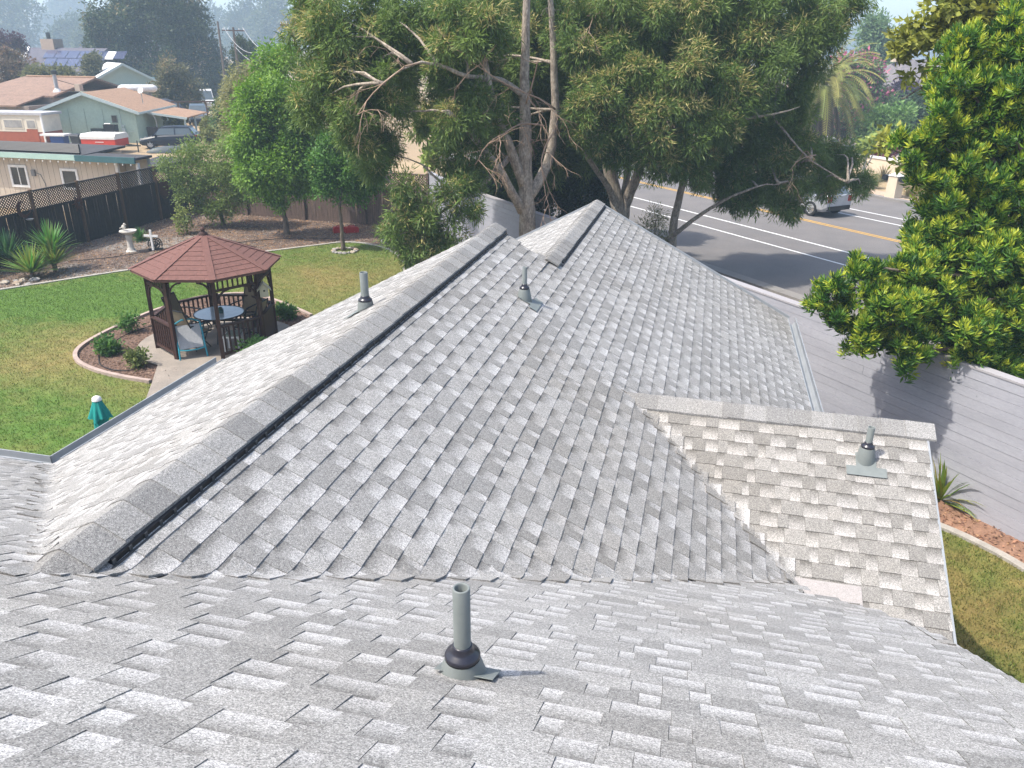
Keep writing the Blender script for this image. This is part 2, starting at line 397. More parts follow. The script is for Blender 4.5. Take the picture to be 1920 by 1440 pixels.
# ------------------------------------------------------------------ ground
def nse(x, y, s, seed=0):
    """cheap smooth value noise"""
    x = np.asarray(x)*s + seed*17.3; y = np.asarray(y)*s - seed*9.1
    xi = np.floor(x).astype(int); yi = np.floor(y).astype(int); fx = x-xi; fy = y-yi
    fx = fx*fx*(3-2*fx); fy = fy*fy*(3-2*fy)
    def h(a, b):
        k = (a*374761393 + b*668265263 + seed*982451653) & 0x7fffffff
        k = ((k ^ (k >> 13))*1274126177) & 0x7fffffff
        return (k % 10007)/10007.0
    return (h(xi, yi)*(1-fx) + h(xi+1, yi)*fx)*(1-fy) + (h(xi, yi+1)*(1-fx) + h(xi+1, yi+1)*fx)*fy
def fbm(x, y, s, seed=0): return .5*nse(x, y, s, seed) + .3*nse(x, y, s*2.3, seed+1) + .2*nse(x, y, s*5.1, seed+2)
def inpoly(px, py, poly):
    px = np.asarray(px); py = np.asarray(py); c = np.zeros(px.shape, bool); n = len(poly)
    for i in range(n):
        x1, y1 = poly[i][0], poly[i][1]; x2, y2 = poly[i-1][0], poly[i-1][1]
        k = ((y1 > py) != (y2 > py)) & (px < (x2-x1)*(py-y1)/((y2-y1) + 1e-12) + x1); c ^= k
    return c
def curve(pts, sub=6, closed=False):
    P = [Vector((p[0], p[1], 0)) for p in pts]; out = []; n = len(P)
    for i in range(n if closed else n-1):
        a = P[(i-1) % n] if closed else P[max(i-1, 0)]; b = P[i]; c = P[(i+1) % n]; d = P[(i+2) % n] if closed else P[min(i+2, n-1)]
        for k in range(sub):
            t = k/sub; out.append(.5*((2*b) + (c-a)*t + (2*a-5*b+4*c-d)*t*t + (-a+3*b-3*c+d)*t**3))
    if not closed: out.append(P[-1])
    return out
def flat_poly(name, poly, z, mat):
    mb = MB(); mb.add([(p[0], p[1], z) for p in poly], [tuple(range(len(poly)))]); return struct(name, mb, mat)
def grid_sheet(name, x0, x1, y0, y1, step, zfun, cfun, mask=None, mat=None):
    xs = np.arange(x0, x1+step*.5, step); ys = np.arange(y0, y1+step*.5, step)
    X, Y = np.meshgrid(xs, ys); nx, ny = len(xs), len(ys)
    Z = zfun(X, Y); co = np.stack([X, Y, Z], -1).reshape(-1, 3)
    I = (np.arange(ny-1)[:, None]*nx + np.arange(nx-1)[None, :]).ravel()
    F = np.stack([I, I+1, I+nx+1, I+nx], 1)
    if mask is not None:
        k = mask((X[:-1, :-1] + step/2).ravel(), (Y[:-1, :-1] + step/2).ravel()); F = F[k]
    me = bpy.data.meshes.new(name); me.vertices.add(len(co)); me.vertices.foreach_set('co', co.astype(np.float32).ravel())
    n = len(F); me.loops.add(4*n); me.loops.foreach_set('vertex_index', F.astype(np.int32).ravel())
    me.polygons.add(n); me.polygons.foreach_set('loop_start', np.arange(0, 4*n, 4, dtype=np.int32)); me.polygons.foreach_set('loop_total', np.full(n, 4, dtype=np.int32))
    a = me.attributes.new('col', 'FLOAT_COLOR', 'POINT'); c4 = np.ones((len(co), 4), np.float32); c4[:, :3] = cfun(X, Y).reshape(-1, 3)
    a.data.foreach_set('color', c4.ravel()); me.update(); me.validate()
    return tag(mk(name, me, mat or m_ground), None, None, None, 'structure')
def lerp(a, b, f): f = np.asarray(f)[..., None]; return np.array(a)*(1-f) + np.array(b)*f
def tz_np(X, Y):
    k = np.clip((-8-X)/8, 0, 1); t = np.clip((Y-34)/14, 0, 1); t = t*t*(3-2*t)
    return k*(.35*t + np.maximum(0, Y-48)*.012)
def dirt_col(X, Y):
    f = fbm(X, Y, .25, 3); g = fbm(X, Y, 1.3, 5)
    c = lerp((.36, .27, .16), (.26, .19, .12), np.clip(f*1.8-.4, 0, 1)); return c*(.75 + .5*g)[..., None]
grid_sheet('ground', -630, 490, -120, 840, 3.0, lambda X, Y: tz_np(X, Y) - .03, dirt_col)

# planting bed behind the lawn (mulch and gravel)
bed_poly = [(-23.6, 5), (-9, 5), (-9, 33.0), (-10.3, 31.6), (-23.6, 32.7)]
def bed_col(X, Y):
    f = fbm(X, Y, .5, 8); g = nse(X, Y, 9, 4); lf = (nse(X, Y, 14, 21) > .82)*(Y > 26)
    c = lerp((.185, .13, .10), (.105, .078, .066), np.clip(f*2-.5, 0, 1))
    gr = np.clip((fbm(X, Y, .35, 12)-.5)*6, 0, 1)*(X < -17)
    c = c*(1-gr[..., None]*.7) + np.array((.25, .235, .215))*gr[..., None]*.7
    c = c*(.65 + .7*g)[..., None]
    return np.where(lf[..., None], np.array((.30, .17, .08)), c)
grid_sheet('planting_bed', -23.6, -5, 5, 33.2, .06, lambda X, Y: .004 + .03*nse(X, Y, 4, 6) + .012*nse(X, Y, 13, 9), bed_col)

# lawn with its concrete edging
edge_px = [(-60, 556), (0, 547), (90, 533), (180, 519), (260, 507), (400, 487), (520, 472), (600, 462), (650, 457), (700, 462), (738, 476), (756, 496), (762, 530)]
edge_line = curve([G(u, v) for u, v in edge_px], 6)
lawn_poly = [(p.x, p.y) for p in edge_line] + [(-7.0, 20), (-7.0, 6.0), (-24, 6.0)]
isl_px = [(283, 722), (235, 714), (185, 702), (150, 686), (143, 669), (160, 651), (200, 628), (248, 606), (300, 585), (380, 562), (470, 556), (520, 570), (560, 586), (584, 597)]
isl_line = curve([G(u, v) for u, v in isl_px], 6)
GZ = Vector((-11.85, 16.76, 0))
isl_poly = [(p.x, p.y) for p in isl_line] + [(-9.5, 17.0), (-10.5, 14.0)]
def lawn_dry(X, Y):
    def ga(u, v, rx, ry):
        p = G(u, v); return np.exp(-(((X-p.x)/rx)**2 + ((Y-p.y)/ry)**2))
    dry = .22 + .5*ga(200, 650, 1.6, 1.4) + .35*ga(60, 690, 2.0, 1.5) + .45*ga(680, 530, 2.4, 3) + .35*ga(560, 520, 2.0, 3) + .3*ga(230, 740, 1.3, 1.0) + .25*ga(120, 640, 2, 1.2)
    dry -= .45*ga(250, 560, 2.6, 1.8) + .35*ga(90, 570, 3.0, 2.0) + .15*ga(60, 800, 2, 1)
    dry += (fbm(X, Y, .8, 31)-.5)*.55 + (nse(X, Y, 5, 33)-.5)*.3
    return np.clip(dry, 0, 1)
def lawn_col(X, Y):
    d = lawn_dry(X, Y); st = .06*np.sin((X*.35 + Y*.94)*2*math.pi/.55)
    c = lerp((.075, .14, .022), (.21, .17, .06), d); return c*(.85 + .3*nse(X, Y, 11, 35) + st)[..., None]
lawn_np = lambda X, Y: inpoly(X, Y, lawn_poly) & ~inpoly(X, Y, isl_poly)
grid_sheet('lawn', -23, -4, 8, 31, .08, lambda X, Y: .05 + .01*nse(X, Y, 6, 3), lawn_col, lawn_np)
def grass(name, label, n, box, mask, dryf, z=.05, seed=5, h=.045):
    g = np.random.default_rng(seed); X = g.uniform(box[0], box[1], n); Y = g.uniform(box[2], box[3], n); k = mask(X, Y); X = X[k]; Y = Y[k]; n = len(X)
    B = np.stack([X, Y, np.full(n, z-.005)], 1); D = unit(g.normal(size=(n, 3))*.45 + np.array([0, 0, 1])); S = unit(np.cross(D, g.normal(size=(n, 3))))
    d = np.clip(dryf(X, Y) + g.normal(size=n)*.18, 0, 1)
    c = lerp((.085, .165, .022), (.26, .215, .08), d)*(.5 + 1.0*g.random((n, 1)))
    o = leaves_mesh(name, B, D, S, h*(.5 + g.random(n)), (.008 + .008*g.random(n)), c, mat=m_leaf, fold=.1)
    return tag(o, label, 'grass', None, 'stuff')
grass('grass', 'short mown back garden grass, green with dry yellow patches', 280000, (-21, -6, 9, 30), lawn_np, lawn_dry)
def strip(line, w_, z0, z1, name, mat, parent=None):
    mb = MB(); n = len(line)
    for i in range(n-1):
        a, b = line[i], line[i+1]; d = (b-a).normalized(); pd = (line[i]-line[i-1]).normalized() if i > 0 else d; nd = (line[i+2]-b).normalized() if i < n-2 else d
        na = Vector((-(d+pd).y, (d+pd).x, 0)).normalized()*w_/2; nb = Vector((-(d+nd).y, (d+nd).x, 0)).normalized()*w_/2
        P = [a-na, a+na, b+nb, b-nb]; mb.hexa([(p.x, p.y, z0) for p in P][::-1], [(p.x, p.y, z1) for p in P][::-1])
    return mb
tag(obj('lawn_edging', strip(edge_line, .13, -.05, .085, 0, 0), m_edging), 'pale concrete kerb curving between the back lawn and bark bed', 'edging')
m_islmulch = M('bark_mulch', (.20, .125, .09), (.085, .055, .042), scale=16, rough=.95, bump=.8, bscale=40, fine=.4, fscale=45)
flat_poly('mulch_island', isl_poly, .062, m_islmulch)
isl_edge = M('pinkish_concrete', (.42, .33, .28), (.30, .23, .2), scale=5, rough=.9)
tag(obj('bed_edging', strip(isl_line, .10, -.05, .13, 0, 0), isl_edge), 'pinkish concrete kerb looping round the gazebo bed', 'edging')
pad = [(GZ.x + 1.95*math.cos(a), GZ.y + 1.95*math.sin(a)) for a in np.linspace(0, 2*math.pi, 41)[:-1]]
flat_poly('patio_pad', pad, .10, m_concrete)
_pl = [G(297, 690), G(286, 725), G(276, 752), G(270, 790)]; _pr = [G(470, 640), G(440, 700), G(420, 760), G(400, 800)]
flat_poly('path', [(p.x, p.y) for p in _pl] + [(p.x, p.y) for p in reversed(_pr)], .095, m_concrete)

# street, in its own direction
RD = c2w(.4726, -.8813); RN = c2w(.8813, .4726)
def rp(off, t, z=0.0): v = RN*off + RD*t; v.z = z; return v
m_asph = M('asphalt', (.165, .152, .145), (.125, .118, .115), scale=.5, rough=.9, fine=.18, fscale=25, stretch=(1, 1, 1))
m_line = M('white_road_paint', (.72, .72, .70), (.55, .55, .54), scale=3)
m_yel = M('yellow_road_paint', (.62, .36, .05), (.5, .28, .05), scale=3)
m_walk = M('kerb_concrete', (.24, .225, .21), (.17, .16, .15), scale=1.5, rough=.9, fine=.1)
def rstrip(name, o0, o1, z, mat, t0=-160, t1=40, h=None):
    mb = MB(); P = [rp(o0, t0), rp(o1, t0), rp(o1, t1), rp(o0, t1)]
    if h: mb.hexa([(p.x, p.y, -.05) for p in P][::-1], [(p.x, p.y, h) for p in P][::-1])
    else: mb.add([(p.x, p.y, z) for p in P], [(3, 2, 1, 0)])
    return struct(name, mb, mat)
rstrip('road', 19.2, 37.5, .004, m_asph)
rstrip('road_marking', 23.88, 24.0, .010, m_line)
rstrip('road_marking', 25.62, 25.75, .010, m_line)
rstrip('road_marking', 29.08, 29.18, .010, m_yel)
rstrip('road_marking', 29.30, 29.40, .010, m_yel)
rstrip('road_marking', 32.15, 32.27, .010, m_line)
rstrip('road_marking', 33.53, 33.66, .010, m_line)
rstrip('kerb', 18.75, 19.2, 0, m_walk, h=.13)
rstrip('kerb', 37.5, 37.9, 0, m_walk, h=.13)
rstrip('pavement', 37.9, 39.3, 0, M('sand_path', (.48, .36, .26), (.36, .27, .19), scale=2, fine=.2, fscale=10), h=.11)
rstrip('verge', 12.3, 18.75, .008, M('verge_soil', (.10, .08, .06), (.05, .045, .035), scale=2, fine=.3, fscale=12))

# side yard to the right of the house
sl_poly = [(1.0, 9.0), (1.0, -4), (9.5, -4), (6.4, 7.2), (5.9, 9.2), (5.2, 11.2), (4.75, 11.75), (4.1, 12.2), (2.2, 12.8), (1.0, 13.0)]
_ss = [G(1740, 985), G(1800, 1010), G(1870, 1045), G(1925, 1078), G(1990, 1125), G(2080, 1200)]
side_line = curve(_ss, 5)
side_poly = [(1.0, -2)] + [(1.0, 13.5)] + [(p.x, p.y) for p in side_line] + [(side_line[-1].x + 1, -2)]
side_np = lambda X, Y: inpoly(X, Y, side_poly)
def side_dry(X, Y): return np.clip(.62 + (fbm(X, Y, .9, 41)-.5)*1.3 + (nse(X, Y, 6, 44)-.5)*.4, 0, 1)
def side_col(X, Y): return lerp((.085, .125, .022), (.20, .145, .05), side_dry(X, Y))*(.75 + .5*nse(X, Y, 12, 7))[..., None]
grid_sheet('side_lawn', 1, 9, 3, 14, .08, lambda X, Y: .05 + 0*X, side_col, side_np)
grass('side_grass', 'dry brownish grass of the side yard below the roof edge', 60000, (2, 7.5, 7, 14), side_np, side_dry, seed=9)
tag(obj('side_edging', strip(side_line, .14, -.05, .10, 0, 0), m_edging), 'pale concrete kerb between side yard grass and bark soil', 'edging')
grid_sheet('soil_bed', 2, 9, 4, 16, .1, lambda X, Y: .01 + .03*nse(X, Y, 5, 2), lambda X, Y: lerp((.30, .17, .11), (.17, .10, .07), fbm(X, Y, 1.5, 50))*(.7 + .6*nse(X, Y, 13, 3))[..., None], lambda X, Y: (X*RN.x + Y*RN.y < 12.0))

# ------------------------------------------------------------------ the house
MS, MF = .5328, .5492
RL, RR, SF, EZ = -6.8054, 1.6282, 6.2819, 2.7
RID = (RL+RR)/2; ZRID = EZ + MS*(RR-RID)
SN, SE, R2 = 9.7345, 14.153, -1.8658; Z2 = EZ + MS*(RR-R2); RL2 = 2*R2-RR
SX, ZX, RX, RK = 7.2958, CAMH-3.1479, 2.2126, 1.6239
SRG = -1.2                         # main ridge, just behind the camera
zF = lambda r, s: EZ + MF*(SF-s)
zR = lambda r, s: EZ + MS*(RR-r)
zL = lambda r, s: EZ + MS*(r-RL)
zL2 = lambda r, s: EZ + MS*(r-RL2)
zXn = lambda r, s: ZX - MS*(SX-s)
zXf = lambda r, s: ZX - MS*(s-SX)
def zW(r, s):
    if s > SE or r > RR + .06 or r < RL - .06: return -9
    return min(zR(r, s), zL(r, s) if s < SN else zL2(r, s))
def zExt(r, s):
    if r > RX or r < RID: return -9
    return min(zXn(r, s), zXf(r, s))
def zFF(r, s): return zF(r, s) if (r < frake(s) and s < SF + .06) else -9
def smax(a, b, k=.07):
    h = min(1, max(0, .5 + .5*(a-b)/k)); return b*(1-h) + a*h + k*h*(1-h)*.5
PL = {'F': (zF, [zW, zExt]), 'R': (zR, [zFF, zExt]), 'L': (zL, [zFF]), 'L2': (zL2, []), 'X': (zXn, [zFF, zW]), 'XF': (zXf, [zW])}
COSS, COSF = 1/math.sqrt(1+MS*MS), 1/math.sqrt(1+MF*MF)
def place(pl, u, w_):
    """course coordinates (u along the course, w up the slope from the eave) to plan"""
    if pl == 'F': return u, SF + .05 - w_*COSF
    if pl == 'R': return RR + .05 - w_*COSS, u
    if pl == 'L': return RL - .05 + w_*COSS, u
    if pl == 'L2': return RL2 - .05 + w_*COSS, u
    if pl == 'X': return u, SX - (XLEN - w_)*COSS
    if pl == 'XF': return u, SX + (XLEN - w_)*COSS
XLEN = (ZX-EZ)/MS/COSS
def _onF(u, v):
    d = ray(u, v); n_ = Vector((0, MF, 1)); k = n_.dot(Vector((0, SF, EZ)) - O)/n_.dot(d); return O + d*k
_fk = sorted([(p.y, p.x) for p in (_onF(1925, 1288), _onF(1785, 1206), _onF(1700, 1163), _onF(1614, 1136), _onF(1500, 1108))])
def frake(s): return float(np.interp(s, [a for a, _ in _fk], [b for _, b in _fk])) if s > _fk[0][0] else RK
def keep(pl, r, s):
    f, others = PL[pl]; z = f(r, s)
    if pl == 'F':
        return r < frake(s) - .01 and all(z > o(r, s) - .02 for o in others)
    if pl == 'R':
        if r < (RID if s < SN else R2) - .02: return False
        return all(z > o(r, s) - .035 for o in others)
    if pl == 'L': return r < RID + .05 and s < SN and z > zFF(r, s) - .035
    if pl == 'L2': return r < R2 + .05
    if pl in ('X', 'XF'): return r < RX and all(z > o(r, s) - .04 for o in others)
def height(pl, r, s):
    f, others = PL[pl]; z = f(r, s); lap = 0.0
    for o in others:
        b = o(r, s)
        if b > -5:
            if pl in ('R', 'L', 'X') and b > z: lap = max(lap, min(1, (b-z)/.03))
            z = smax(z, b)
    return z + .011*lap
rgS = random.Random(3)
pieces = []                        # (area in picture, verts, faces, colours)
def add_piece(pl, ua, ub, wb, wt, th, col, base=0.0):
    r0, s0 = place(pl, (ua+ub)/2, (wb+wt)/2); z0 = PL[pl][0](r0, s0)
    near = any(abs(o(r0, s0) - z0) < .14 for o in PL[pl][1])
    nu, nw = (4, 4) if near else (1, 2); k = nu + 1
    vs = []; cs = []; fs = []
    for i in range(nw+1):
        fr = i/nw; w_ = wb + (wt-wb)*fr
        for j in range(k):
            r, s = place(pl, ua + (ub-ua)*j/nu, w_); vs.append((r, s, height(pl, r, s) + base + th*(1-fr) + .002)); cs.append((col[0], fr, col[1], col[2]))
    nt_ = len(vs)
    for i in range(nw+1):                       # lower rim: butt edge and both sides
        fr = i/nw
        for j in (range(k) if i == 0 else (0, nu)):
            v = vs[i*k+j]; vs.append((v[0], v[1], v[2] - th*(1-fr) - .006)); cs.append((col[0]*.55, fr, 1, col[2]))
    for i in range(nw):
        for j in range(nu): a = i*k+j; fs.append((a, a+1, a+k+1, a+k))
    for j in range(nu): fs.append((j, nt_+j, nt_+j+1, j+1))
    lo = lambda i, e: nt_ + (0 if e == 0 else nu) if i == 0 else nt_ + k + 2*(i-1) + e
    for i in range(nw): fs.append((i*k, (i+1)*k, lo(i+1, 0), lo(i, 0))); fs.append((i*k+nu, lo(i, 1), lo(i+1, 1), (i+1)*k+nu))
    if pl in ('R', 'XF'): fs = [tuple(reversed(f)) for f in fs]
    P = [proj(vs[q]) for q in (0, nu, nw*k+nu, nw*k)]; ar = 0
    if all(P) and all(-20 < p[0] < 1940 and -20 < p[1] < 1460 for p in P):
        for q in range(4): ar += P[q][0]*P[(q+1) % 4][1] - P[(q+1) % 4][0]*P[q][1]
        ar = abs(ar)/2
        if pl in ('L2', 'XF', 'L'): ar *= .2
    pieces.append((ar, vs, fs, cs))
EXPO = .143
def courses(pl, u0, u1, w1, dirt=None):
    n = int(w1/EXPO) + 1
    for i in range(n):
        wb = i*EXPO + rgS.uniform(-.002, .002); wt = wb + EXPO + .035
        u = u0 - rgS.uniform(0, .3); tabk = rgS.random() < .5; base = 0.0
        while u < u1:
            wd = rgS.choice((.09, .12, .15, .17, .2, .24)) if tabk else rgS.choice((.07, .1, .13, .15, .19))
            wd *= rgS.uniform(.9, 1.1); ua, ub = max(u, u0), min(u+wd, u1)
            if ub-ua > .015:
                r, s = place(pl, (ua+ub)/2, wb + EXPO*.5)
                if keep(pl, r, s):
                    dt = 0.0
                    if dirt: dt = dirt(r, s)  # tan tint strength of the piece; includes painted shade on the small gable
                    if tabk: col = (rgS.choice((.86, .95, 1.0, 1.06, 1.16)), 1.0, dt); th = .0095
                    else: col = (rgS.uniform(.88, 1.08), 0.0, dt); th = .005
                    wj = rgS.uniform(-.003, .003)
                    top = wt if w1 - wb > EXPO else min(wt, w1)
                    add_piece(pl, ua + .0006, ub - .0006, wb + wj, top, th*rgS.uniform(.85, 1.2), col)
            u += wd; tabk = not tabk
def dirt_shadeX(r, s):  # brown dirt, plus shade put into the colour to dim this sun-facing slope
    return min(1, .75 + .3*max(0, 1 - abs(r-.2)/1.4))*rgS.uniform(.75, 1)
def tintR(r, s):  # darker tan tint on the wide slope beside the small gable, varied per piece
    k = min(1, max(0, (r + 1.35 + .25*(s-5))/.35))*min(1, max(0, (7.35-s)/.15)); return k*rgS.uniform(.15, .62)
LS = (RR-RID)/COSS + .05
courses('F', -13.0, RK, (SF + .05 - (-.6))/COSF)
courses('R', .8, SE + .03, LS, tintR)
courses('L', .8, SN + .02, LS)
courses('L2', SN - .6, SE + .03, (R2-RL2)/COSS + .05)
courses('X', RID + 1, RX, XLEN, dirt_shadeX)
courses('XF', RID + 1, RX, XLEN)
pieces.sort(key=lambda p: -p[0])
house = thing('house', 'house under pale grey asphalt shingle gables with ridge vents', 'house', (-3, 4, 0))
# deck (solid under the shingles)
md = MB(); dk = .02
def deckbox(P, t=.16): md.hexa([(x, y, z-t) for x, y, z in P], [(x, y, z-dk) for x, y, z in P])
_fe = [(frake(y) - .02, y, zF(0, y)) for y in np.linspace(SRG, _fk[-1][0], 24)]
deckbox(([(-13, SF+.03, zF(0, SF+.03)), (-13, SRG, zF(0, SRG))] + _fe + [(.2, SF+.03, zF(0, SF+.03))])[::-1])
deckbox([(-13, SRG, zF(0, SRG)), (-13, SRG-7, zF(0, SRG)-7*MF), (RK-.01, SRG-7, zF(0, SRG)-7*MF), (RK-.01, SRG, zF(0, SRG))][::-1])
deckbox([(RR+.03, .5, zR(RR+.03, 0)), (RR+.03, SE, zR(RR+.03, 0)), (R2, SE, Z2), (R2, .5, Z2)])
deckbox([(R2, .5, Z2), (R2, SN, Z2), (RID, SN, ZRID), (RID, .5, ZRID)])
deckbox([(RID, .5, ZRID), (RID, SN, ZRID), (RL-.03, SN, zL(RL-.03, 0)), (RL-.03, .5, zL(RL-.03, 0))])
deckbox([(R2, SN-.6, Z2), (R2, SE, Z2), (RL2-.03, SE, zL2(RL2-.03, 0)), (RL2-.03, SN-.6, zL2(RL2-.03, 0))])
deckbox([(-1.5, SX-XLEN*COSS, EZ), (RX-.01, SX-XLEN*COSS, EZ), (RX-.01, SX, ZX), (-1.5, SX, ZX)])
deckbox([(-1.5, SX, ZX), (RX-.01, SX, ZX), (RX-.01, SX+XLEN*COSS, EZ), (-1.5, SX+XLEN*COSS, EZ)])
roof = obj('roof', md, m_deck, house)
NBIG = 300
for ar, vs_, fs_, cs_ in pieces[:NBIG]:
    mb = MB(); mb.v = list(vs_); mb.f = list(fs_); mb.c = list(cs_); obj('shingle', mb, m_sh, roof)
mb = MB()
for ar, vs_, fs_, cs_ in pieces[NBIG:]:
    n0 = len(mb.v); mb.v.extend(vs_); mb.c.extend(cs_); mb.f.extend([tuple(i+n0 for i in f) for f in fs_])
tag(obj('shingle_field', mb, m_sh, roof), None, None, None, 'stuff')
# pale underlay strip left bare at the foot of the small gable
mb = MB(); _a = []
def onX(u, v):
    d = ray(u, v); n_ = Vector((0, -MS, 1)); p0 = Vector((0, SX, ZX)); k = n_.dot(p0-O)/n_.dot(d); return O + d*k
def onF(u, v):
    d = ray(u, v); n_ = Vector((0, MF, 1)); p0 = Vector((0, SF, EZ)); k = n_.dot(p0-O)/n_.dot(d); return O + d*k
def onR(u, v):
    d = ray(u, v); n_ = Vector((MS, 0, 1)); p0 = Vector((RR, 0, EZ)); k = n_.dot(p0-O)/n_.dot(d); return O + d*k
def onL(u, v):
    d = ray(u, v); n_ = Vector((-MS, 0, 1)); p0 = Vector((RL, 0, EZ)); k = n_.dot(p0-O)/n_.dot(d); return O + d*k
P = [onX(1478, 1084), onX(1614, 1104), onX(1618, 1150), onX(1478, 1130)]
mb.hexa([p + Vector((0, 0, .002)) for p in P][::-1], [p + Vector((0, 0, .021)) for p in P][::-1])
obj('bare_strip', mb, M('pale_bare_shingle', (.36, .335, .325), (.30, .28, .27), scale=30, fine=.25, fscale=200), roof)
# ridge vents and caps
def ridge(axis, a0, a1, c, zc, mR, expo, halfw, lift, vent=True, seed=1, nearz=None):
    rg = random.Random(seed); mb = MB()
    def P(t, off, dz):
        z = zc - abs(off)*mR + dz
        return (c+off, t, z) if axis == 'y' else (t, c+off, z)
    if vent:
        for sd in (-1, 1):
            A = [P(a0 + .3, 0, -.006), P(a0 + .3, sd*(halfw+(.012 if sd > 0 else -.075)), .004), P(a1-.02, sd*(halfw+(.012 if sd > 0 else -.075)), .004), P(a1-.02, 0, -.006)]
            B = [(x, y, z+lift) for x, y, z in A]
            if sd > 0: A, B = A[::-1], B[::-1]
            mb.hexa(A, B)
        vent_o = obj('ridge_vent', mb, m_black, roof)
        mb2 = MB()
        for sd in (1,):
            t = a0 + .2
            p0 = Vector(P(a0+.15, sd*(halfw+.022), .006)); p1 = Vector(P(a1-.02, sd*(halfw+.022), .006)); mb2.bar(p0, p1, .012, .008)
            while t < a1 - .1:
                q = Vector(P(t, sd*(halfw+.014), .004 + lift*.5)); mb2.box(q, (.008, .02, lift*.9) if axis == 'y' else (.02, .008, lift*.9)); t += .11
        obj('vent_lip', mb2, M('vent_lip', (.05, .055, .06), rough=.5), vent_o)
    n = max(1, round((a1-a0)/expo)); ex = (a1-a0)/n
    for i in range(n):
        t0 = a0 + i*ex + rg.uniform(-.006, .006); t1 = t0 + ex + .05; b = rg.choice((.8, .9, 1.0, 1.06, 1.12)); mc = MB(); vs_ = []; cs_ = []
        hw = halfw*rg.uniform(.97, 1.03)
        offs = (-hw*1.1, -hw*.5, -.03, 0.0, .03, hw*.5, hw); LF = lambda o: 1.0 if (o > -.1 or not vent) else -.1
        droop = 0 if nearz is None else nearz
        for t, ht in ((t0, .012), (t1, .0)):
            for o_ in offs:
                p = P(t, o_, lift*LF(o_) + ht*.6 + .016 - (.005 if o_ == 0 else 0)); dn = 0
                if nearz and t < a0 + .3: dn = -(lift+.01)*max(0, (a0+.3-t)/.3)**1.5
                vs_.append((p[0], p[1], p[2]+dn))
            for o_ in offs:
                p = P(t, o_, lift*LF(o_) + ht*.3 - .002 - (.005 if o_ == 0 else 0)); dn = 0
                if nearz and t < a0 + .3: dn = -(lift+.01)*max(0, (a0+.3-t)/.3)**1.5
                vs_.append((p[0], p[1], p[2]+dn))
        k = len(offs); fs_ = []
        for j in range(k-1):
            fs_ += [(j, j+1, 2*k+j+1, 2*k+j), (j, k+j, k+j+1, j+1), (k+j, 3*k+j, 3*k+j+1, k+j+1)]
        fs_ += [(k-1, 2*k-1, 4*k-1, 3*k-1), (0, 2*k, 3*k, k)]
        if axis == 'x': fs_ = [tuple(reversed(f)) for f in fs_]
        mc.add(vs_, fs_, (b*.95, .5, 1.0, 0.0)); obj('ridge_cap', mc, m_sh, roof)
ridge('y', 2.12, SN + .03, RID, ZRID, MS, .205, .155, .030, seed=2, nearz=True)
ridge('y', SN - .12, SE + .03, R2, Z2, MS, .2, .15, .028, seed=4)
ridge('x', RR - (ZX-EZ)/MS - .12, RX + .02, SX, ZX, MS, .205, .15, .008, vent=False, seed=6)
ridge('x', -13, RK, SRG, zF(0, SRG), MF, .3, .15, .008, vent=False, seed=8)
# gutters
def gutter(pts, side, name='gutter'):
    mb = MB(); prof = [(0, 0), (0, -.10), (.03, -.12), (.085, -.12), (.115, -.07), (.115, .012), (.128, .012), (.128, -.08), (.09, -.135), (-.012, -.135), (-.012, 0)]
    p0, p1 = Vector(pts[0]), Vector(pts[1]); o = Vector(side)
    a = [p0 + o*x + Vector((0, 0, z)) for x, z in prof]; b = [p1 + o*x + Vector((0, 0, z)) for x, z in prof]; n = len(prof)
    mb.add(a+b, [(i, (i+1) % n, n+(i+1) % n, n+i) for i in range(n)]); obj(name, mb, m_gutter, roof)
gutter([(RL-.05, SF+.17, EZ), (RL-.05, SN, EZ)], (-1, 0, 0))
gutter([(-13, SF+.05, EZ), (RL-.17, SF+.05, EZ)], (0, 1, 0))
gutter([(RR+.05, SX+XLEN*COSS-.4, EZ), (RR+.05, SE, EZ)], (1, 0, 0))
# rake flashing and walls
mb = MB(); mb.bar((RR+.04, SE+.02, EZ-.06), (R2, SE+.02, Z2-.06), .03, .17, up=(0, 0, 1)); mb.bar((R2, SE+.021, Z2-.06), (RL2-.04, SE+.021, EZ-.06), .03, .17); obj('rake_board', mb, m_gutter, roof)
mb = MB(); mb.bar((RX+.005, SX-XLEN*COSS, EZ-.075), (RX+.005, SX, ZX-.075), .02, .14); mb.bar((RX+.006, SX+XLEN*COSS, EZ-.075), (RX+.006, SX, ZX-.075), .02, .14); obj('rake_board', mb, m_gutter, roof)

mb = MB()
mb.hexa([(-12.6, -7.8, 0), (1.2, -7.8, 0), (1.2, 5.8, 0), (-12.6, 5.8, 0)], [(-12.6, -7.8, 2.6), (1.2, -7.8, 2.6), (1.2, 5.8, 2.6), (-12.6, 5.8, 2.6)])
mb.hexa([(RL+.4, 5.79, 0), (RR-.4, 5.79, 0), (RR-.4, SE-.35, 0), (RL2+.4, SE-.35, 0), (RL2+.4, SN-.3, 0), (RL+.4, SN-.3, 0)], [(RL+.4, 5.79, 2.62), (RR-.4, 5.79, 2.62), (RR-.4, SE-.35, 2.62), (RL2+.4, SE-.35, 2.62), (RL2+.4, SN-.3, 2.62), (RL+.4, SN-.3, 2.62)])
mb.hexa([(1.2, 5.5, 0), (RX-.3, 5.5, 0), (RX-.3, 9.1, 0), (1.2, 9.1, 0)], [(1.2, 5.5, 2.61), (RX-.3, 5.5, 2.61), (RX-.3, 9.1, 2.61), (1.2, 9.1, 2.61)])
def gable(P, n_): mb.hexa(P, [Vector(p) + Vector(n_) for p in P])
gable([(RR-.3, SE-.35, 2.6), (R2, SE-.35, Z2-.17), (RL2+.3, SE-.35, 2.6)], (0, -.1, 0))
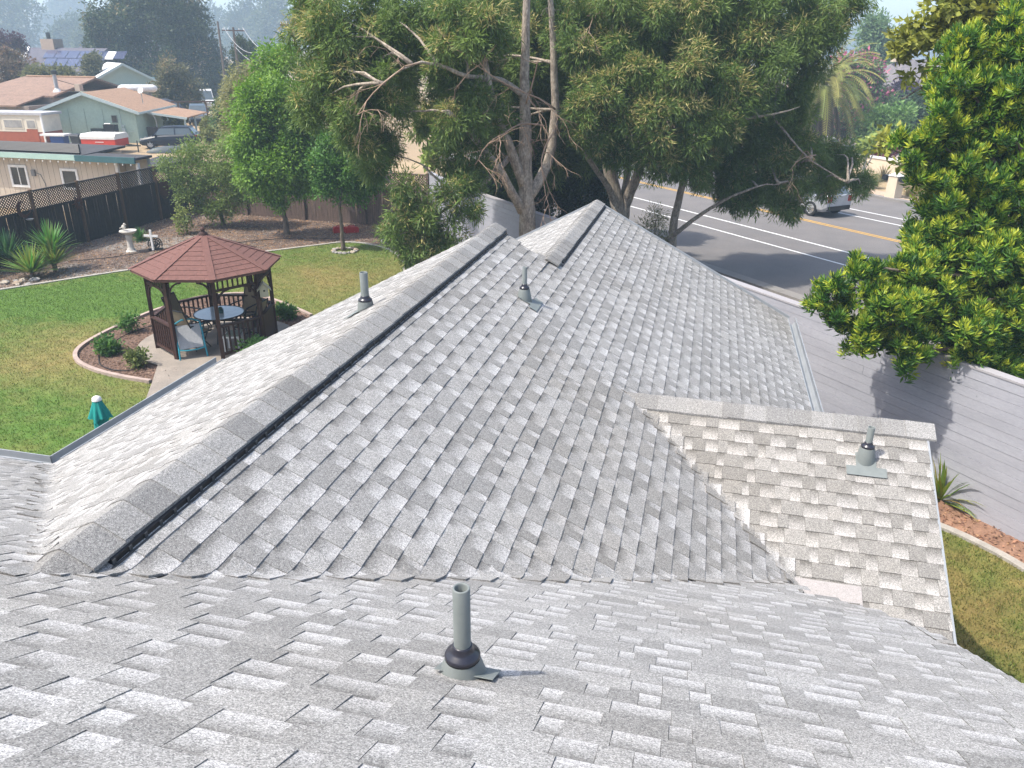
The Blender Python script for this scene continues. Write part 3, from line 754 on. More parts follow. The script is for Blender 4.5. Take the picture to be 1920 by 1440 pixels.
gable([(RID+3.9, SN-.3, 2.6), (RID, SN-.3, ZRID-.17), (RL+.3, SN-.3, 2.6)], (0, -.1, 0))
gable([(RX-.3, SX-1.9, 2.6), (RX-.3, SX, ZX-.2), (RX-.3, SX+1.9, 2.6)], (-.1, 0, 0))
gable([(1.2, -7.6, 2.6), (1.2, SRG, zF(0, SRG)-.2), (1.2, 5.8, 2.6)], (-.1, 0, 0))
obj('wall', mb, m_housewall, house)

# roof pipes
def vent_pipe(base, nrm, down, label, pr=.03, h=.30, collar=.068, tshape=True, cone=.05):
    t = thing('vent_pipe', label, 'vent pipe', base, group='plumbing vents standing on the roof')
    nrm = Vector(nrm).normalized(); down = Vector(down).normalized(); side = down.cross(nrm).normalized(); b = Vector(base)
    mb = MB(); E_ = nrm*.017
    P = [b + side*x + down*y + E_ for x, y in ((-.085, -.06), (-.085, .09), (-.17, .09), (-.17, .19), (.17, .19), (.17, .09), (.085, .09), (.085, -.06))]
    if not tshape: P = [b + side*x + down*y + E_ for x, y in ((-.085, -.06), (-.085, .065), (.115, .065), (.115, -.06))]
    mb.hexa(P, [p + nrm*.003 for p in P])
    obj('flashing', mb, m_pipe, t)
    mb = MB(); mb.lathe([(.085, .0), (.083, .02), (pr+.035, cone+.035), (pr+.03, cone+.05)], b - Vector((0, 0, .02)), 24); obj('cone', mb, m_pipe, t, smooth=True)
    z = cone + .03
    mb = MB(); mb.lathe([(pr+.004, z-.012), (collar-.010, z-.012), (collar-.001, z+.006), (collar, z+.012), (collar-.004, z+.020), (collar-.018, z+.028), (pr+.010, z+.034), (pr+.004, z+.046), (pr+.004, z+.054), (pr, z+.054)], b, 28)
    obj('collar', mb, m_rubber, t, smooth=True)
    mb = MB(); mb.lathe([(pr, .0), (pr, h-.003), (pr-.002, h), (pr-.006, h), (pr-.008, h-.004), (pr-.008, h-.12), (.0005, h-.12)], b, 28); o = obj('pipe', mb, m_pipe, t, smooth=True)
    mb = MB(); mb.lathe([(.0004, h-.119), (pr-.0085, h-.119)], b, 20); obj('pipe_bore', mb, m_black, o)
    return t
nF = (0, MF, 1); nR = (MS, 0, 1); nL = (-MS, 0, 1); nX = (0, -MS, 1)
vent_pipe(onF(868, 1265), nF, (0, 1, -MF), 'grey vent pipe with black rubber collar near the roof valley, casting a bluish shadow', pr=.0285, h=.355, collar=.060, tshape=False, cone=.045)
vent_pipe(onR(983, 561), nR, (1, 0, -MS), 'slim grey vent pipe on the wide slope below the stepped ridge', pr=.026, h=.36, collar=.055, cone=.09)
vent_pipe(onL(686, 580), nL, (-1, 0, -MS), 'grey vent pipe on the lawn side slope behind the long ridge vent', pr=.04, h=.38, collar=.07, cone=.06)
vent_pipe(onX(1622, 862), nX, (0, -1, -MS), 'short grey vent pipe with T-shaped flashing on the small side gable', pr=.030, h=.33, collar=.06, cone=.10)

# ------------------------------------------------------------------ boundary wall of painted boards along the street
W0, W1 = c2w(9.6, 7.45), c2w(-2.3, 30.1)
wd = (W1-W0).normalized(); wn = Vector((-wd.y, wd.x, 0)); wn = wn if wn.dot(O-W0) > 0 else -wn; wn.z = 0; wn.normalize()
WH = 2.44
bw = thing('boundary_wall', 'long mauve grey wall of horizontal boards between side yard and street', 'wall', W0)
nb = 15; bh = WH/nb; LW = (W1-W0).length
rgw = random.Random(5)
for i in range(nb):
    z = i*bh; t = 0.0; off = rgw.uniform(0, 3)
    while t < LW:
        t2 = min(LW, t + (4.9 if t > 0 else 1.2 + off)); mb = MB(); j = rgw.uniform(-.004, .004)
        a = W0 + wd*(t+.002) + wn*(.03+j); b = W0 + wd*(t2-.002) + wn*(.03+j)
        mb.bar(a + Vector((0, 0, z+bh/2)), b + Vector((0, 0, z+bh/2)), .03, bh-.005); obj('board', mb, m_siding, bw); t = t2
mb = MB(); mb.bar(W0 + Vector((0, 0, WH/2-.01)), W1 + Vector((0, 0, WH/2-.01)), .05, WH-.03); obj('core', mb, M('wall_joint', (.12, .11, .12)), bw)
mb = MB(); mb.bar(W0 + Vector((0, 0, WH+.02)) - wn*.04, W1 + Vector((0, 0, WH+.02)) - wn*.04, .20, .035); obj('coping', mb, M('coping_paint', (.34, .33, .345), (.29, .28, .295), scale=2), bw)
W2 = Vector((-11.2, 31.6, 0)); 
ew = thing('return_wall', 'short pale mauve wall turning from the boundary wall to the plank fence', 'wall', W1)
d2 = (W2-W1).normalized()
for i in range(nb):
    mb = MB(); mb.bar(W1 + Vector((0, 0, i*bh+bh/2)), W2 + Vector((0, 0, i*bh+bh/2)), .05, bh-.004); obj('board', mb, m_siding, ew)
mb = MB(); mb.bar(W1 + Vector((0, 0, WH+.02)), W2 + Vector((0, 0, WH+.02)), .14, .05); obj('coping', mb, m_siding, ew)

# ------------------------------------------------------------------ plank fences
def fence(name, label, A, B, side, mplank, mrail, pst, bay=2.44, plank_h=1.62, lat_h=.62, wp=.145, post_front=True, seed=1, lat_in=.0):
    rg = random.Random(seed); A = Vector(A); B = Vector(B); d = (B-A); L = d.length; d.normalize(); sd = Vector(side).normalized()
    t = thing(name, label, 'fence', A); n = int(L/wp)
    for i in range(n):
        p = A + d*(wp*(i+.5)); h = plank_h + rg.uniform(-.03, .015); zb = .12 + rg.uniform(-.02, .02)
        mb = MB(); y = rg.uniform(-.006, .006); an = rg.uniform(-.012, .012); ww = wp - .003 - rg.uniform(0, .006)
        c = p + sd*y; u = d*math.cos(an) + Vector((0, 0, math.sin(an)))
        th = sd*.009
        b = [c - u*ww/2 - th, c + u*ww/2 - th, c + u*ww/2 + th, c - u*ww/2 + th]
        sk = d*an*h
        mb.hexa([q + Vector((0, 0, zb)) for q in b], [q + sk + Vector((0, 0, h)) for q in b]); obj('plank', mb, mplank, t)
    for nm, z, hh, w_, o in (('kick_board', .07, .15, .05, .0), ('rail', plank_h + .03, .09, .06, .02), ('top_rail', plank_h + lat_h + .07, .05, .11, 0)):
        mb = MB(); mb.bar(A + sd*o + Vector((0, 0, z)), B + sd*o + Vector((0, 0, z)), w_, hh); obj(nm, mb, mrail, t)
    nb_ = max(1, round(L/bay)); z0, z1 = plank_h + .08, plank_h + lat_h + .045
    for k in range(nb_ + 1):
        p = A + d*(L*k/nb_); mb = MB(); mb.box(p + sd*(.055 if post_front else 0) + Vector((0, 0, (z1+.1)/2)), (.095, .095, z1+.1), math.atan2(d.y, d.x)); obj('post', mb, pst, t)
        if k < nb_:
            a = A + d*(L*k/nb_); bl = L/nb_; mb = MB(); st = .115; H = z1-z0
            for s_ in (-1, 1):
                x = -H
                while x < bl:
                    x0, x1 = (x, x+H) if s_ > 0 else (x+H, x); q0, q1 = Vector((x0, z0, 0)), Vector((x1, z1, 0))
                    # clip to the bay
                    def cl(p, q):
                        if abs(q.x-p.x) < 1e-6: return p, q
                        ts = [0, 1]
                        lo, hi = 0.0, 1.0; dx = q.x-p.x
                        t0_, t1_ = (0-p.x)/dx, (bl-p.x)/dx
                        lo = max(lo, min(t0_, t1_)); hi = min(hi, max(t0_, t1_)); return (p+(q-p)*lo, p+(q-p)*hi) if hi > lo else (None, None)
                    c0, c1 = cl(q0, q1)
                    if c0 is not None: mb.bar(a + d*c0.x + sd*(s_*.006) + Vector((0, 0, c0.y)), a + d*c1.x + sd*(s_*.006) + Vector((0, 0, c1.y)), .008, .034)
                    x += st
            tag(obj('lattice', mb, mplank, t), None, None, None, 'stuff')
    return t
FX = -23.5
fence('plank_fence', 'almost black plank fence with lattice top beside the beige building', (FX, 19.0, 0), (FX, 32.6, 0), (1, 0, 0), m_fence_dark, m_fence_dark, m_post, seed=3)
fence('plank_fence', 'weathered brown plank fence with lattice top behind the fruit trees', (FX+.06, 32.7, 0), (-11.3, 31.65, 0), (0, -1, 0), m_fence_old, m_fence_old, m_fence_old, bay=3.0, seed=4)

# ornaments on the dark fence
def PR(u, v, r): d = ray(u, v); return O + d*(r/d.x)
def fence_sun():
    c = PR(147, 381, FX+.16); t = thing('sun_ornament', 'rusty iron sun face hung on a post of the dark fence', 'ornament', c)
    mb = MB(); Mx = Matrix.Rotation(math.pi/2, 3, 'Y'); mb.lathe([(.0005, .03), (.10, .025), (.16, .008), (.17, -.01), (.0005, -.012)], c, 20, Mx); obj('face', mb, m_rust, t)
    for k in range(12):
        a = 2*math.pi*k/12; mb = MB(); L_ = .34 if k % 2 == 0 else .27
        e = Vector((0, math.cos(a), math.sin(a))); f = Vector((0, -math.sin(a), math.cos(a)))
        P = [c + e*.15 + f*.045, c + e*.15 - f*.045, c + e*L_]; mb.hexa([p - Vector((.008, 0, 0)) for p in P], [p + Vector((.008, 0, 0)) for p in P]); obj('ray', mb, m_rust, t)
    mb = MB(); mb.bar(c + Vector((.035, -.03, 0)), c + Vector((.035, .03, 0)), .02, .07)
    mb.blob(c + Vector((.03, -.06, .05)), (.012, .025, .02)); mb.blob(c + Vector((.03, .06, .05)), (.012, .025, .02)); mb.bar(c + Vector((.03, -.06, -.07)), c + Vector((.03, .06, -.07)), .02, .018); obj('features', mb, m_iron, t)
fence_sun()
def fence_moon():
    c = PR(44, 392, FX+.16); t = thing('moon_ornament', 'rusty crescent moon ornament with a small dish on a dark fence post', 'ornament', c)
    mb = MB(); P = []
    n = 16
    for k in range(n+1): a = math.radians(100 + 250*k/n); P.append((math.cos(a)*.30, math.sin(a)*.30))
    for k in range(n+1): a = math.radians(350 - 250*k/n); P.append((math.cos(a)*.24 + .09, math.sin(a)*.24 + .03))
    for i in range(n):
        q = [P[i], P[i+1], P[2*n-i], P[2*n+1-i]]; mb.hexa([c + Vector((-.01, y, z)) for y, z in q], [c + Vector((.015, y, z)) for y, z in q])
    obj('crescent', mb, m_rust, t)
    d = c + Vector((.12, .05, -.38)); mb = MB(); mb.lathe([(.001, -.03), (.09, -.01), (.13, .03), (.12, .035), (.001, 0)], d, 16); obj('dish', mb, M('grey_dish', (.35, .34, .33)), t)
    mb = MB(); mb.tube([c + Vector((.01, .0, -.28)), c + Vector((.05, .02, -.36)), d], .012, 5); mb.tube([d + Vector((0, .1, 0)), d + Vector((-.05, .25, .05)), d + Vector((-.08, .3, .18))], .012, 5); obj('bracket', mb, m_rust, t)
fence_moon()
def fence_ring():
    c = PR(308, 352, FX+.14); t = thing('ring_ornament', 'rusty hoop with mesh centre hung high on the dark fence near the fruit tree', 'ornament', c)
    mb = MB(); mb.tube([c + Vector((0, .34*math.cos(a), .46*math.sin(a))) for a in np.linspace(0, 2*math.pi, 25)], .018, 6); obj('hoop', mb, m_rust, t)
    mb = MB(); mb.lathe([(.001, 0), (.30, 0), (.30, .006), (.001, .006)], c, 20, Matrix.Diagonal((1, 1, 1.3)) @ Matrix.Rotation(math.pi/2, 3, 'Y')); obj('disc', mb, m_rust, t)
fence_ring()

# ------------------------------------------------------------------ gazebo
def gazebo():
    R_, RO, zE, zA = 1.45, 1.78, 2.10, 2.87
    t = thing('gazebo', 'dark wooden octagonal gazebo with red brown shingle roof on the lawn', 'gazebo', (GZ.x, GZ.y, .1))
    a0 = math.atan2(-.967, .253) - math.pi/8
    def pt(k, r, z): a = a0 + k*math.pi/4; return Vector((GZ.x + r*math.cos(a), GZ.y + r*math.sin(a), z))
    base = .1
    for k in range(8):
        p = pt(k, R_, 0); mb = MB(); mb.box((p.x, p.y, base + (zE-base)/2), (.092, .092, zE-base), a0 + k*math.pi/4); o = obj('post', mb, m_cedar, t)
    # open side is between post 0 and post 1; side 3 is boarded
    for k in range(8):
        A, B = pt(k, R_, 0), pt(k+1, R_, 0); d = (B-A).normalized(); A2, B2 = A + d*.05, B - d*.05; L_ = (B2-A2).length
        nrm = Vector((d.y, -d.x, 0)); z = lambda q, h: Vector((q.x, q.y, h))
        for nm, h, ww, hh in (('eave_beam', zE-.03, .06, .10), ('frieze_rail', 1.80, .045, .055)) + ((('hand_rail', .92, .10, .045), ('bottom_rail', .22, .05, .07)) if k != 0 else ()):
            if nm == 'frieze_rail' and k == 0: continue
            mb = MB(); mb.bar(z(A2, h), z(B2, h), ww, hh); obj(nm, mb, m_cedar, t)
        n = 8
        for i in range(n):
            q = A2 + d*(L_*(i+.5)/n)
            if k != 0:
                mb = MB(); mb.bar(z(q, 1.825), z(q, zE-.08), .03, .03); obj('spindle', mb, m_cedar, t)
                if k != 2: mb = MB(); mb.bar(z(q, .255), z(q, .90), .038, .03); obj('baluster', mb, m_cedar, t)
        if k == 2:
            mb = MB(); mb.bar(z(A2, .57), z(B2, .57), .03, .63); obj('side_panel', mb, m_cedar, t)
        hb = 1.80 if k != 0 else zE-.08
        for P0, sg in ((A2, 1), (B2, -1)):
            mb = MB(); prev = None
            for i in range(7):
                th = math.pi/2*i/6; x = .02 + .30*(1-math.cos(th)); h = hb - .02 - .30*(1-math.sin(th)); q = z(P0 + d*sg*x, h)
                if prev: mb.bar(prev, q, .035, .05, up=nrm)
                prev = q
            mb.bar(z(P0 + d*sg*.02, hb-.30), z(P0 + d*sg*.02, hb-.05), .034, .04)
            obj('bracket', mb, m_cedar, t)
    # roof
    mb = MB(); ap = Vector((GZ.x, GZ.y, zA-.02)); ring = [pt(k, RO-.02, zE+.03) for k in range(8)]; low = [pt(k, RO-.02, zE-.01) for k in range(8)]
    mb.add(ring + [ap] + low + [ap - Vector((0, 0, .08))], [(k, (k+1) % 8, 8) for k in range(8)] + [(9+(k+1) % 8, 9+k, 17) for k in range(8)] + [((k+1) % 8, k, 9+k, 9+(k+1) % 8) for k in range(8)])
    rf = obj('roof', mb, m_gshingle, t)
    rg = random.Random(9); NC = 10
    for k in range(8):
        A, B = pt(k, RO, zE+.045), pt(k+1, RO, zE+.045); apx = Vector((GZ.x, GZ.y, zA))
        nrm = (B-A).cross(apx-A).normalized(); nrm = nrm if nrm.z > 0 else -nrm
        for c in range(NC):
            f0, f1 = c/NC, min(1, (c+1.15)/NC); a_, b_ = A.lerp(apx, f0), B.lerp(apx, f0); c_, d_ = B.lerp(apx, f1), A.lerp(apx, f1)
            wdt = (b_-a_).length; off = rg.uniform(0, .25); x = -off; pw = .32
            while x < wdt:
                x0, x1 = max(0, x), min(wdt, x+pw)
                if x1-x0 > .03:
                    s0, s1 = (x0+.003)/wdt, (x1-.003)/wdt
                    # vertical sided pieces, cut along the hips
                    mid = (a_+b_)/2; dr = (b_-a_).normalized(); wt = (c_-d_).length
                    xt0 = max(x0 - wdt/2, -wt/2); xt1 = min(x1 - wdt/2, wt/2); mt = (c_+d_)/2
                    if xt1 > xt0 + .01:
                        P = [a_.lerp(b_, s0), a_.lerp(b_, s1), mt + dr*xt1, mt + dr*xt0]
                        lift = [.014, .014, .003, .003]; mb = MB(); mb.hexa([p for p in P], [p + nrm*l for p, l in zip(P, lift)]); obj('shingle', mb, m_gshingle, rf)
                x += pw
        mb = MB(); hp = pt(k, RO+.01, zE+.055); mb.bar(hp + Vector((0, 0, .004)), apx + Vector((0, 0, .012)), .15, .012); obj('hip_cap', mb, m_gshingle, rf)
    mb = MB(); mb.lathe([(.12, zA-.03), (.10, zA+.03), (.05, zA+.05), (.045, zA+.09), (.075, zA+.12), (.06, zA+.15), (.03, zA+.17), (.001, zA+.175)], (GZ.x, GZ.y, 0), 14); obj('finial', mb, m_cedar, t)
gazebo()

# ------------------------------------------------------------------ garden furniture
m_sling = M('brown_mesh_sling', (.25, .20, .13), (.19, .15, .10), scale=40, rough=.9, obj_space=True)
m_frame = M('dark_bronze_frame', (.025, .026, .028), rough=.45, obj_space=True)
m_teal = M('teal_tube_frame', (.03, .26, .33), (.025, .21, .28), scale=8, rough=.5, obj_space=True)
m_greysling = M('faded_grey_sling', (.42, .42, .42), (.33, .34, .35), scale=30, rough=.9, obj_space=True)
def sling_chair(label, loc, rz, group=None):
    t = thing('patio_chair', label, 'chair', loc, rz, group); m_ = dict(world=False)
    mb = MB(); P = [(-.25, -.24), (.25, -.24)]
    mb.hexa([(-.25, -.25, .42), (.25, -.25, .42), (.25, .25, .46), (-.25, .25, .46)], [(-.25, -.25, .435), (.25, -.25, .435), (.25, .25, .475), (-.25, .25, .475)]); obj('seat', mb, m_sling, t, **m_)
    mb = MB(); mb.hexa([(-.25, -.25, .45), (.25, -.25, .45), (.25, -.235, .45), (-.25, -.235, .45)], [(-.25, -.47, 1.08), (.25, -.47, 1.08), (.25, -.455, 1.08), (-.25, -.455, 1.08)]); obj('backrest', mb, m_sling, t, **m_)
    for s_ in (-1, 1):
        mb = MB(); mb.tube([(s_*.27, .27, .46), (s_*.27, 0, .44), (s_*.27, -.24, .43), (s_*.27, -.35, .75), (s_*.27, -.47, 1.1)], .017, 6); obj('side_frame', mb, m_frame, t, **m_)
        mb = MB(); mb.tube([(s_*.28, -.34, .70), (s_*.31, -.1, .70), (s_*.31, .2, .68), (s_*.29, .27, .58), (s_*.27, .26, .46)], [.014, .02, .022, .018, .014], 6); obj('armrest', mb, m_frame, t, **m_)
    mb = MB(); mb.tube([(-.27, -.47, 1.1), (.27, -.47, 1.1)], .02, 6); obj('top_bar', mb, m_frame, t, **m_)
    mb = MB(); mb.tube([(0, 0, .43), (0, 0, .22)], .03, 8); obj('swivel', mb, m_frame, t, **m_)
    for k in range(4):
        a = math.pi/4 + k*math.pi/2; mb = MB(); mb.tube([(0, 0, .25), (.18*math.cos(a), .18*math.sin(a), .2), (.32*math.cos(a), .32*math.sin(a), .015)], .014, 6); obj('leg', mb, m_frame, t, **m_)
    return t
TB = G(418, 575, .82); TB = Vector((GZ.x + .05, GZ.y + .12, .1))
tb = thing('patio_table', 'round glass topped patio table inside the gazebo', 'table', TB)
mb = MB(); mb.lathe([(.001, .705), (.60, .705), (.605, .712), (.60, .718), (.001, .718)], TB, 32); obj('glass_top', mb, M('frosted_glass', (.45, .50, .52), rough=.12, spec=.8), tb)
mb = MB(); mb.lathe([(.60, .70), (.63, .70), (.63, .724), (.606, .724)], TB, 32); obj('rim', mb, m_frame, tb)
for k in range(4):
    a = k*math.pi/2 + .3; mb = MB(); mb.tube([TB + Vector((.5*math.cos(a), .5*math.sin(a), .7)), TB + Vector((.3*math.cos(a), .3*math.sin(a), .35)), TB + Vector((.46*math.cos(a), .46*math.sin(a), .01))], .018, 6); obj('leg', mb, m_frame, tb)
pot = thing('candle_holder', 'small dark glass holder at the middle of the patio table', 'ornament', TB + Vector((.05, 0, .72)))
mb = MB(); mb.lathe([(.001, 0), (.07, 0), (.075, .1), (.06, .1), (.001, .05)], TB + Vector((.05, 0, .72)), 14); obj('cup', mb, M('teal_glass', (.04, .10, .09), rough=.2), pot)
mb = MB(); mb.blob(TB + Vector((.05, 0, .83)), (.06, .06, .05)); obj('filling', mb, M('green_filling', (.06, .12, .08)), pot)
_vw = (Vector((TB.x, TB.y, 0)) - Vector((0, 0, 0))).normalized(); _rt = Vector((_vw.y, -_vw.x, 0))
for (a, b, lb) in ((-.78, .48, 'brown sling swivel chair beyond the glass table, nearest the bird bath'), (.62, .62, 'brown sling swivel chair beyond the glass table, nearest the slim lawn tree'),
                   (-.62, -.50, 'brown sling swivel chair behind the teal chair, its back to the open gazebo side'), (.66, -.42, 'brown sling swivel chair above the white side table, turned from the glass table')):
    p = TB + _rt*a + _vw*b; d = TB-p; sling_chair(lb, p, math.atan2(d.y, d.x) - math.pi/2, 'swivel chairs round the glass table')
def teal_chair():
    p = G(360, 664, .1); p.z = .1; rz = math.atan2(-_vw.y, -_vw.x) + math.pi/2 + .15
    t = thing('garden_chair', 'teal tube chair with faded grey sling tipped against the gazebo opening', 'chair', p, rz); t.scale = (1.22, 1.22, 1.22); m_ = dict(world=False)
    # seat faces away, chair tilted forwards
    mb = MB(); mb.hexa([(-.23, .0, .38), (.23, .0, .38), (.24, .22, .12), (-.24, .22, .12)], [(-.23, .012, .39), (.23, .012, .39), (.24, .232, .13), (-.24, .232, .13)]); mb2 = MB()
    mb = MB(); mb.hexa([(-.22, -.20, .20), (.22, -.20, .20), (.22, -.19, .21), (-.22, -.19, .21)], [(-.23, .02, .62), (.23, .02, .62), (.23, .03, .61), (-.23, .03, .61)]); obj('backrest', mb, m_greysling, t, **m_)
    mb = MB(); mb.hexa([(-.22, -.19, .20), (.22, -.19, .20), (.22, .26, .30), (-.22, .26, .30)], [(-.22, -.19, .215), (.22, -.19, .215), (.22, .26, .315), (-.22, .26, .315)]); obj('seat', mb, m_greysling, t, **m_)
    for s_ in (-1, 1):
        mb = MB(); mb.tube([(s_*.26, -.26, .0), (s_*.25, -.21, .2), (s_*.25, -.08, .45), (s_*.24, .03, .66)], .017, 6); obj('back_tube', mb, m_teal, t, **m_)
        mb = MB(); mb.tube([(s_*.25, .0, .60), (s_*.32, .16, .56), (s_*.33, .34, .42), (s_*.30, .38, .2), (s_*.30, .36, .0)], .018, 6); obj('armrest', mb, m_teal, t, **m_)
        mb = MB(); mb.tube([(s_*.24, -.2, .2), (s_*.25, .27, .30), (s_*.27, .33, .1), (s_*.27, .30, .0)], .015, 6); obj('leg', mb, m_teal, t, **m_)
    mb = MB(); mb.tube([(-.24, .03, .66), (-.1, .05, .72), (.1, .05, .72), (.24, .03, .66)], .018, 6); obj('top_bar', mb, m_teal, t, **m_)
    mb = MB(); mb.tube([(-.25, -.21, .19), (-.1, -.24, .17), (.1, -.24, .17), (.25, -.21, .19)], .016, 6); obj('seat_bar', mb, m_teal, t, **m_)
teal_chair()
def side_table():
    p = G(442, 660, .1); p.z = .1; p += _vw*.15
    t = thing('side_table', 'small white plastic side table behind the gazebo rail', 'table', p)
    mb = MB(); mb.box(p + Vector((0, 0, .40)), (.42, .42, .04), .3); obj('top', mb, m_white, t)
    Mz = Matrix.Rotation(.3, 3, 'Z')
    for x in (-1, 1):
        for y in (-1, 1): mb = MB(); mb.box(p + Mz @ Vector((x*.17, y*.17, .19)), (.06, .06, .38), .3); obj('leg', mb, m_white, t)
    k = thing('seat_cushion', 'folded grey green cushion lying on the white side table', 'cushion', p + Vector((0, 0, .42)))
    mb = MB(); mb.box(p + Vector((.02, 0, .445)), (.34, .36, .05), .35); obj('pad', mb, M('sage_cloth', (.17, .20, .17)), k)
side_table()
def birdhouse():
    c = G(500, 525, 1.72); 
    c = Vector((GZ.x + 1.45*math.cos(math.atan2(-.967, .253) + math.pi/8*3), GZ.y + 1.45*math.sin(math.atan2(-.967, .253) + math.pi/8*3), 1.62)) + _rt*.14 - _vw*.06
    t = thing('birdhouse', 'cream wooden birdhouse hanging under the gazebo eave', 'birdhouse', c); mc = M('cream_board', (.48, .44, .33)); rz = math.atan2(_rt.y, _rt.x); Mz = Matrix.Rotation(rz, 3, 'Z')
    def T(x, y, z): return c + Mz @ Vector((x, y, z))
    mb = MB(); mb.hexa([T(-.1, -.1, -.16), T(.1, -.1, -.16), T(.1, -.1, .05), T(0, -.1, .16), T(-.1, -.1, .05)], [T(-.1, .1, -.16), T(.1, .1, -.16), T(.1, .1, .05), T(0, .1, .16), T(-.1, .1, .05)]); obj('box', mb, mc, t)
    for s_ in (-1, 1):
        mb = MB(); mb.hexa([T(s_*.16, -.14, .0), T(0, -.14, .18), T(0, .14, .18), T(s_*.16, .14, .0)], [T(s_*.165, -.14, .018), T(0, -.14, .202), T(0, .14, .202), T(s_*.165, .14, .018)]); obj('roof_board', mb, mc, t)
    mb = MB(); mb.lathe([(.001, 0), (.025, 0)], T(0, -.102, .0), 12, Mz @ Matrix.Rotation(math.pi/2, 3, 'X')); obj('entrance', mb, m_black, t)
    mb = MB(); mb.tube([T(0, 0, .2), T(0, 0, .42)], .006, 5); obj('hanger', mb, m_iron, t)
birdhouse()
def umbrella():
    zt = 2.25; p = G(181, 748, zt); p.z = 0
    t = thing('garden_umbrella', 'closed teal garden umbrella with white cap on the lawn edge', 'umbrella', (p.x, p.y, .05)); c = Vector((p.x, p.y, 0))
    mt = M('teal_canvas', (.012, .27, .235), (.01, .21, .19), scale=5, rough=.85); rg = random.Random(4)
    def cloth(z0, z1, r0, r1, n=40, folds=9, flare=.0):
        mb = MB(); rows = 6
        for i in range(rows+1):
            f = i/rows; z = z0 + (z1-z0)*f; r = r0 + (r1-r0)*f
            for k in range(n):
                a = 2*math.pi*k/n; rr = r*(1 + .22*f*math.cos(folds*a + .5*math.sin(2*a))) ; mb.v.append((c.x + rr*math.cos(a), c.y + rr*math.sin(a), z + .03*f*math.cos(folds*a*.5)))
        for i in range(rows):
            for k in range(n): mb.f.append((i*n+k, i*n+(k+1) % n, (i+1)*n+(k+1) % n, (i+1)*n+k))
        return mb
    obj('upper_canopy', cloth(zt, zt-.30, .055, .145), mt, t, smooth=True)
    obj('canopy', cloth(zt-.22, zt-1.35, .095, .15, folds=10), mt, t, smooth=True)
    mb = MB(); mb.lathe([(.07, zt-.02), (.06, zt+.025), (.025, zt+.045), (.001, zt+.05)], c, 16); obj('cap', mb, m_white, t, smooth=True)
    mb = MB(); mb.tube([c + Vector((0, 0, .05)), c + Vector((0, 0, zt))], .022, 8); obj('pole', mb, m_frame, t)
    mb = MB(); mb.lathe([(.25, .05), (.25, .1), (.06, .14), (.03, .3), (.001, .3)], c, 20); obj('base', mb, m_iron, t)
umbrella()
def birdbath():
    p = G(247, 473); t = thing('bird_bath', 'white stone bird bath on a pedestal by the fence bed', 'bird bath', p); ms = M('old_white_stone', (.62, .58, .52), (.40, .37, .33), scale=8, rough=.9)
    mb = MB(); mb.lathe([(.20, 0), (.20, .05), (.15, .09), (.11, .2), (.10, .45), (.13, .62), (.10, .68)], p, 18); obj('pedestal', mb, ms, t)
    mb = MB(); mb.lathe([(.09, .67), (.22, .72), (.31, .80), (.30, .83), (.27, .82), (.15, .77), (.001, .76)], p, 24); obj('bowl', mb, ms, t)
    k = thing('stone_bird', 'little pale stone bird perched on the bird bath rim', 'ornament', p + Vector((-.2, .05, .82)))
    q = p + Vector((-.2, .05, .88)); mb = MB(); mb.blob(q + Vector((0, 0, .05)), (.09, .06, .08)); mb.blob(q + Vector((.05, 0, .15)), (.05, .045, .05)); mb.bar(q + Vector((-.06, 0, .04)), q + Vector((-.17, 0, .0)), .05, .03); mb.bar(q + Vector((.09, 0, .15)), q + Vector((.13, 0, .14)), .02, .02); obj('body', mb, ms, k)
birdbath()
def cross():
    p = G(288, 472); t = thing('garden_cross', 'white wooden cross standing behind the dark iron fan ornament', 'cross', p)
    mb = MB(); mb.box(p + Vector((0, 0, .40)), (.075, .05, .86), .1); obj('upright', mb, m_white, t)
    mb = MB(); mb.box(p + Vector((0, 0, .60)), (.55, .052, .075), .1); obj('crosspiece', mb, m_white, t)
cross()
def fan():
    p = G(293, 470); t = thing('fan_ornament', 'dark cast iron shell shaped ornament on a base near the white cross', 'ornament', p); rz = math.atan2(_rt.y, _rt.x); Mz = Matrix.Rotation(rz, 3, 'Z')
    def T(x, y, z): return p + Mz @ Vector((x, y, z))
    mb = MB(); mb.tube([T(.24*math.cos(a), 0, .26 + .24*math.sin(a)) for a in np.linspace(-.5, math.pi+.5, 20)], .022, 6); obj('rim', mb, m_iron, t)
    for i in range(9):
        a = math.radians(-10 + i*25); mb = MB(); mb.tube([T(0, 0, .12), T(.12*math.cos(a)+.02*math.sin(5*a), 0, .25 + .12*math.sin(a)), T(.23*math.cos(a), 0, .26 + .23*math.sin(a))], .014, 5); obj('spoke', mb, m_iron, t)
    for r_ in (.09, .17): mb = MB(); mb.tube([T(r_*math.cos(a), 0, .26 + r_*math.sin(a)) for a in np.linspace(0, 2*math.pi, 18)], .022, 5); obj('scroll', mb, m_iron, t)
    mb = MB(); mb.box(T(0, 0, .05), (.50, .16, .09), rz); obj('base', mb, m_iron, t)
fan()
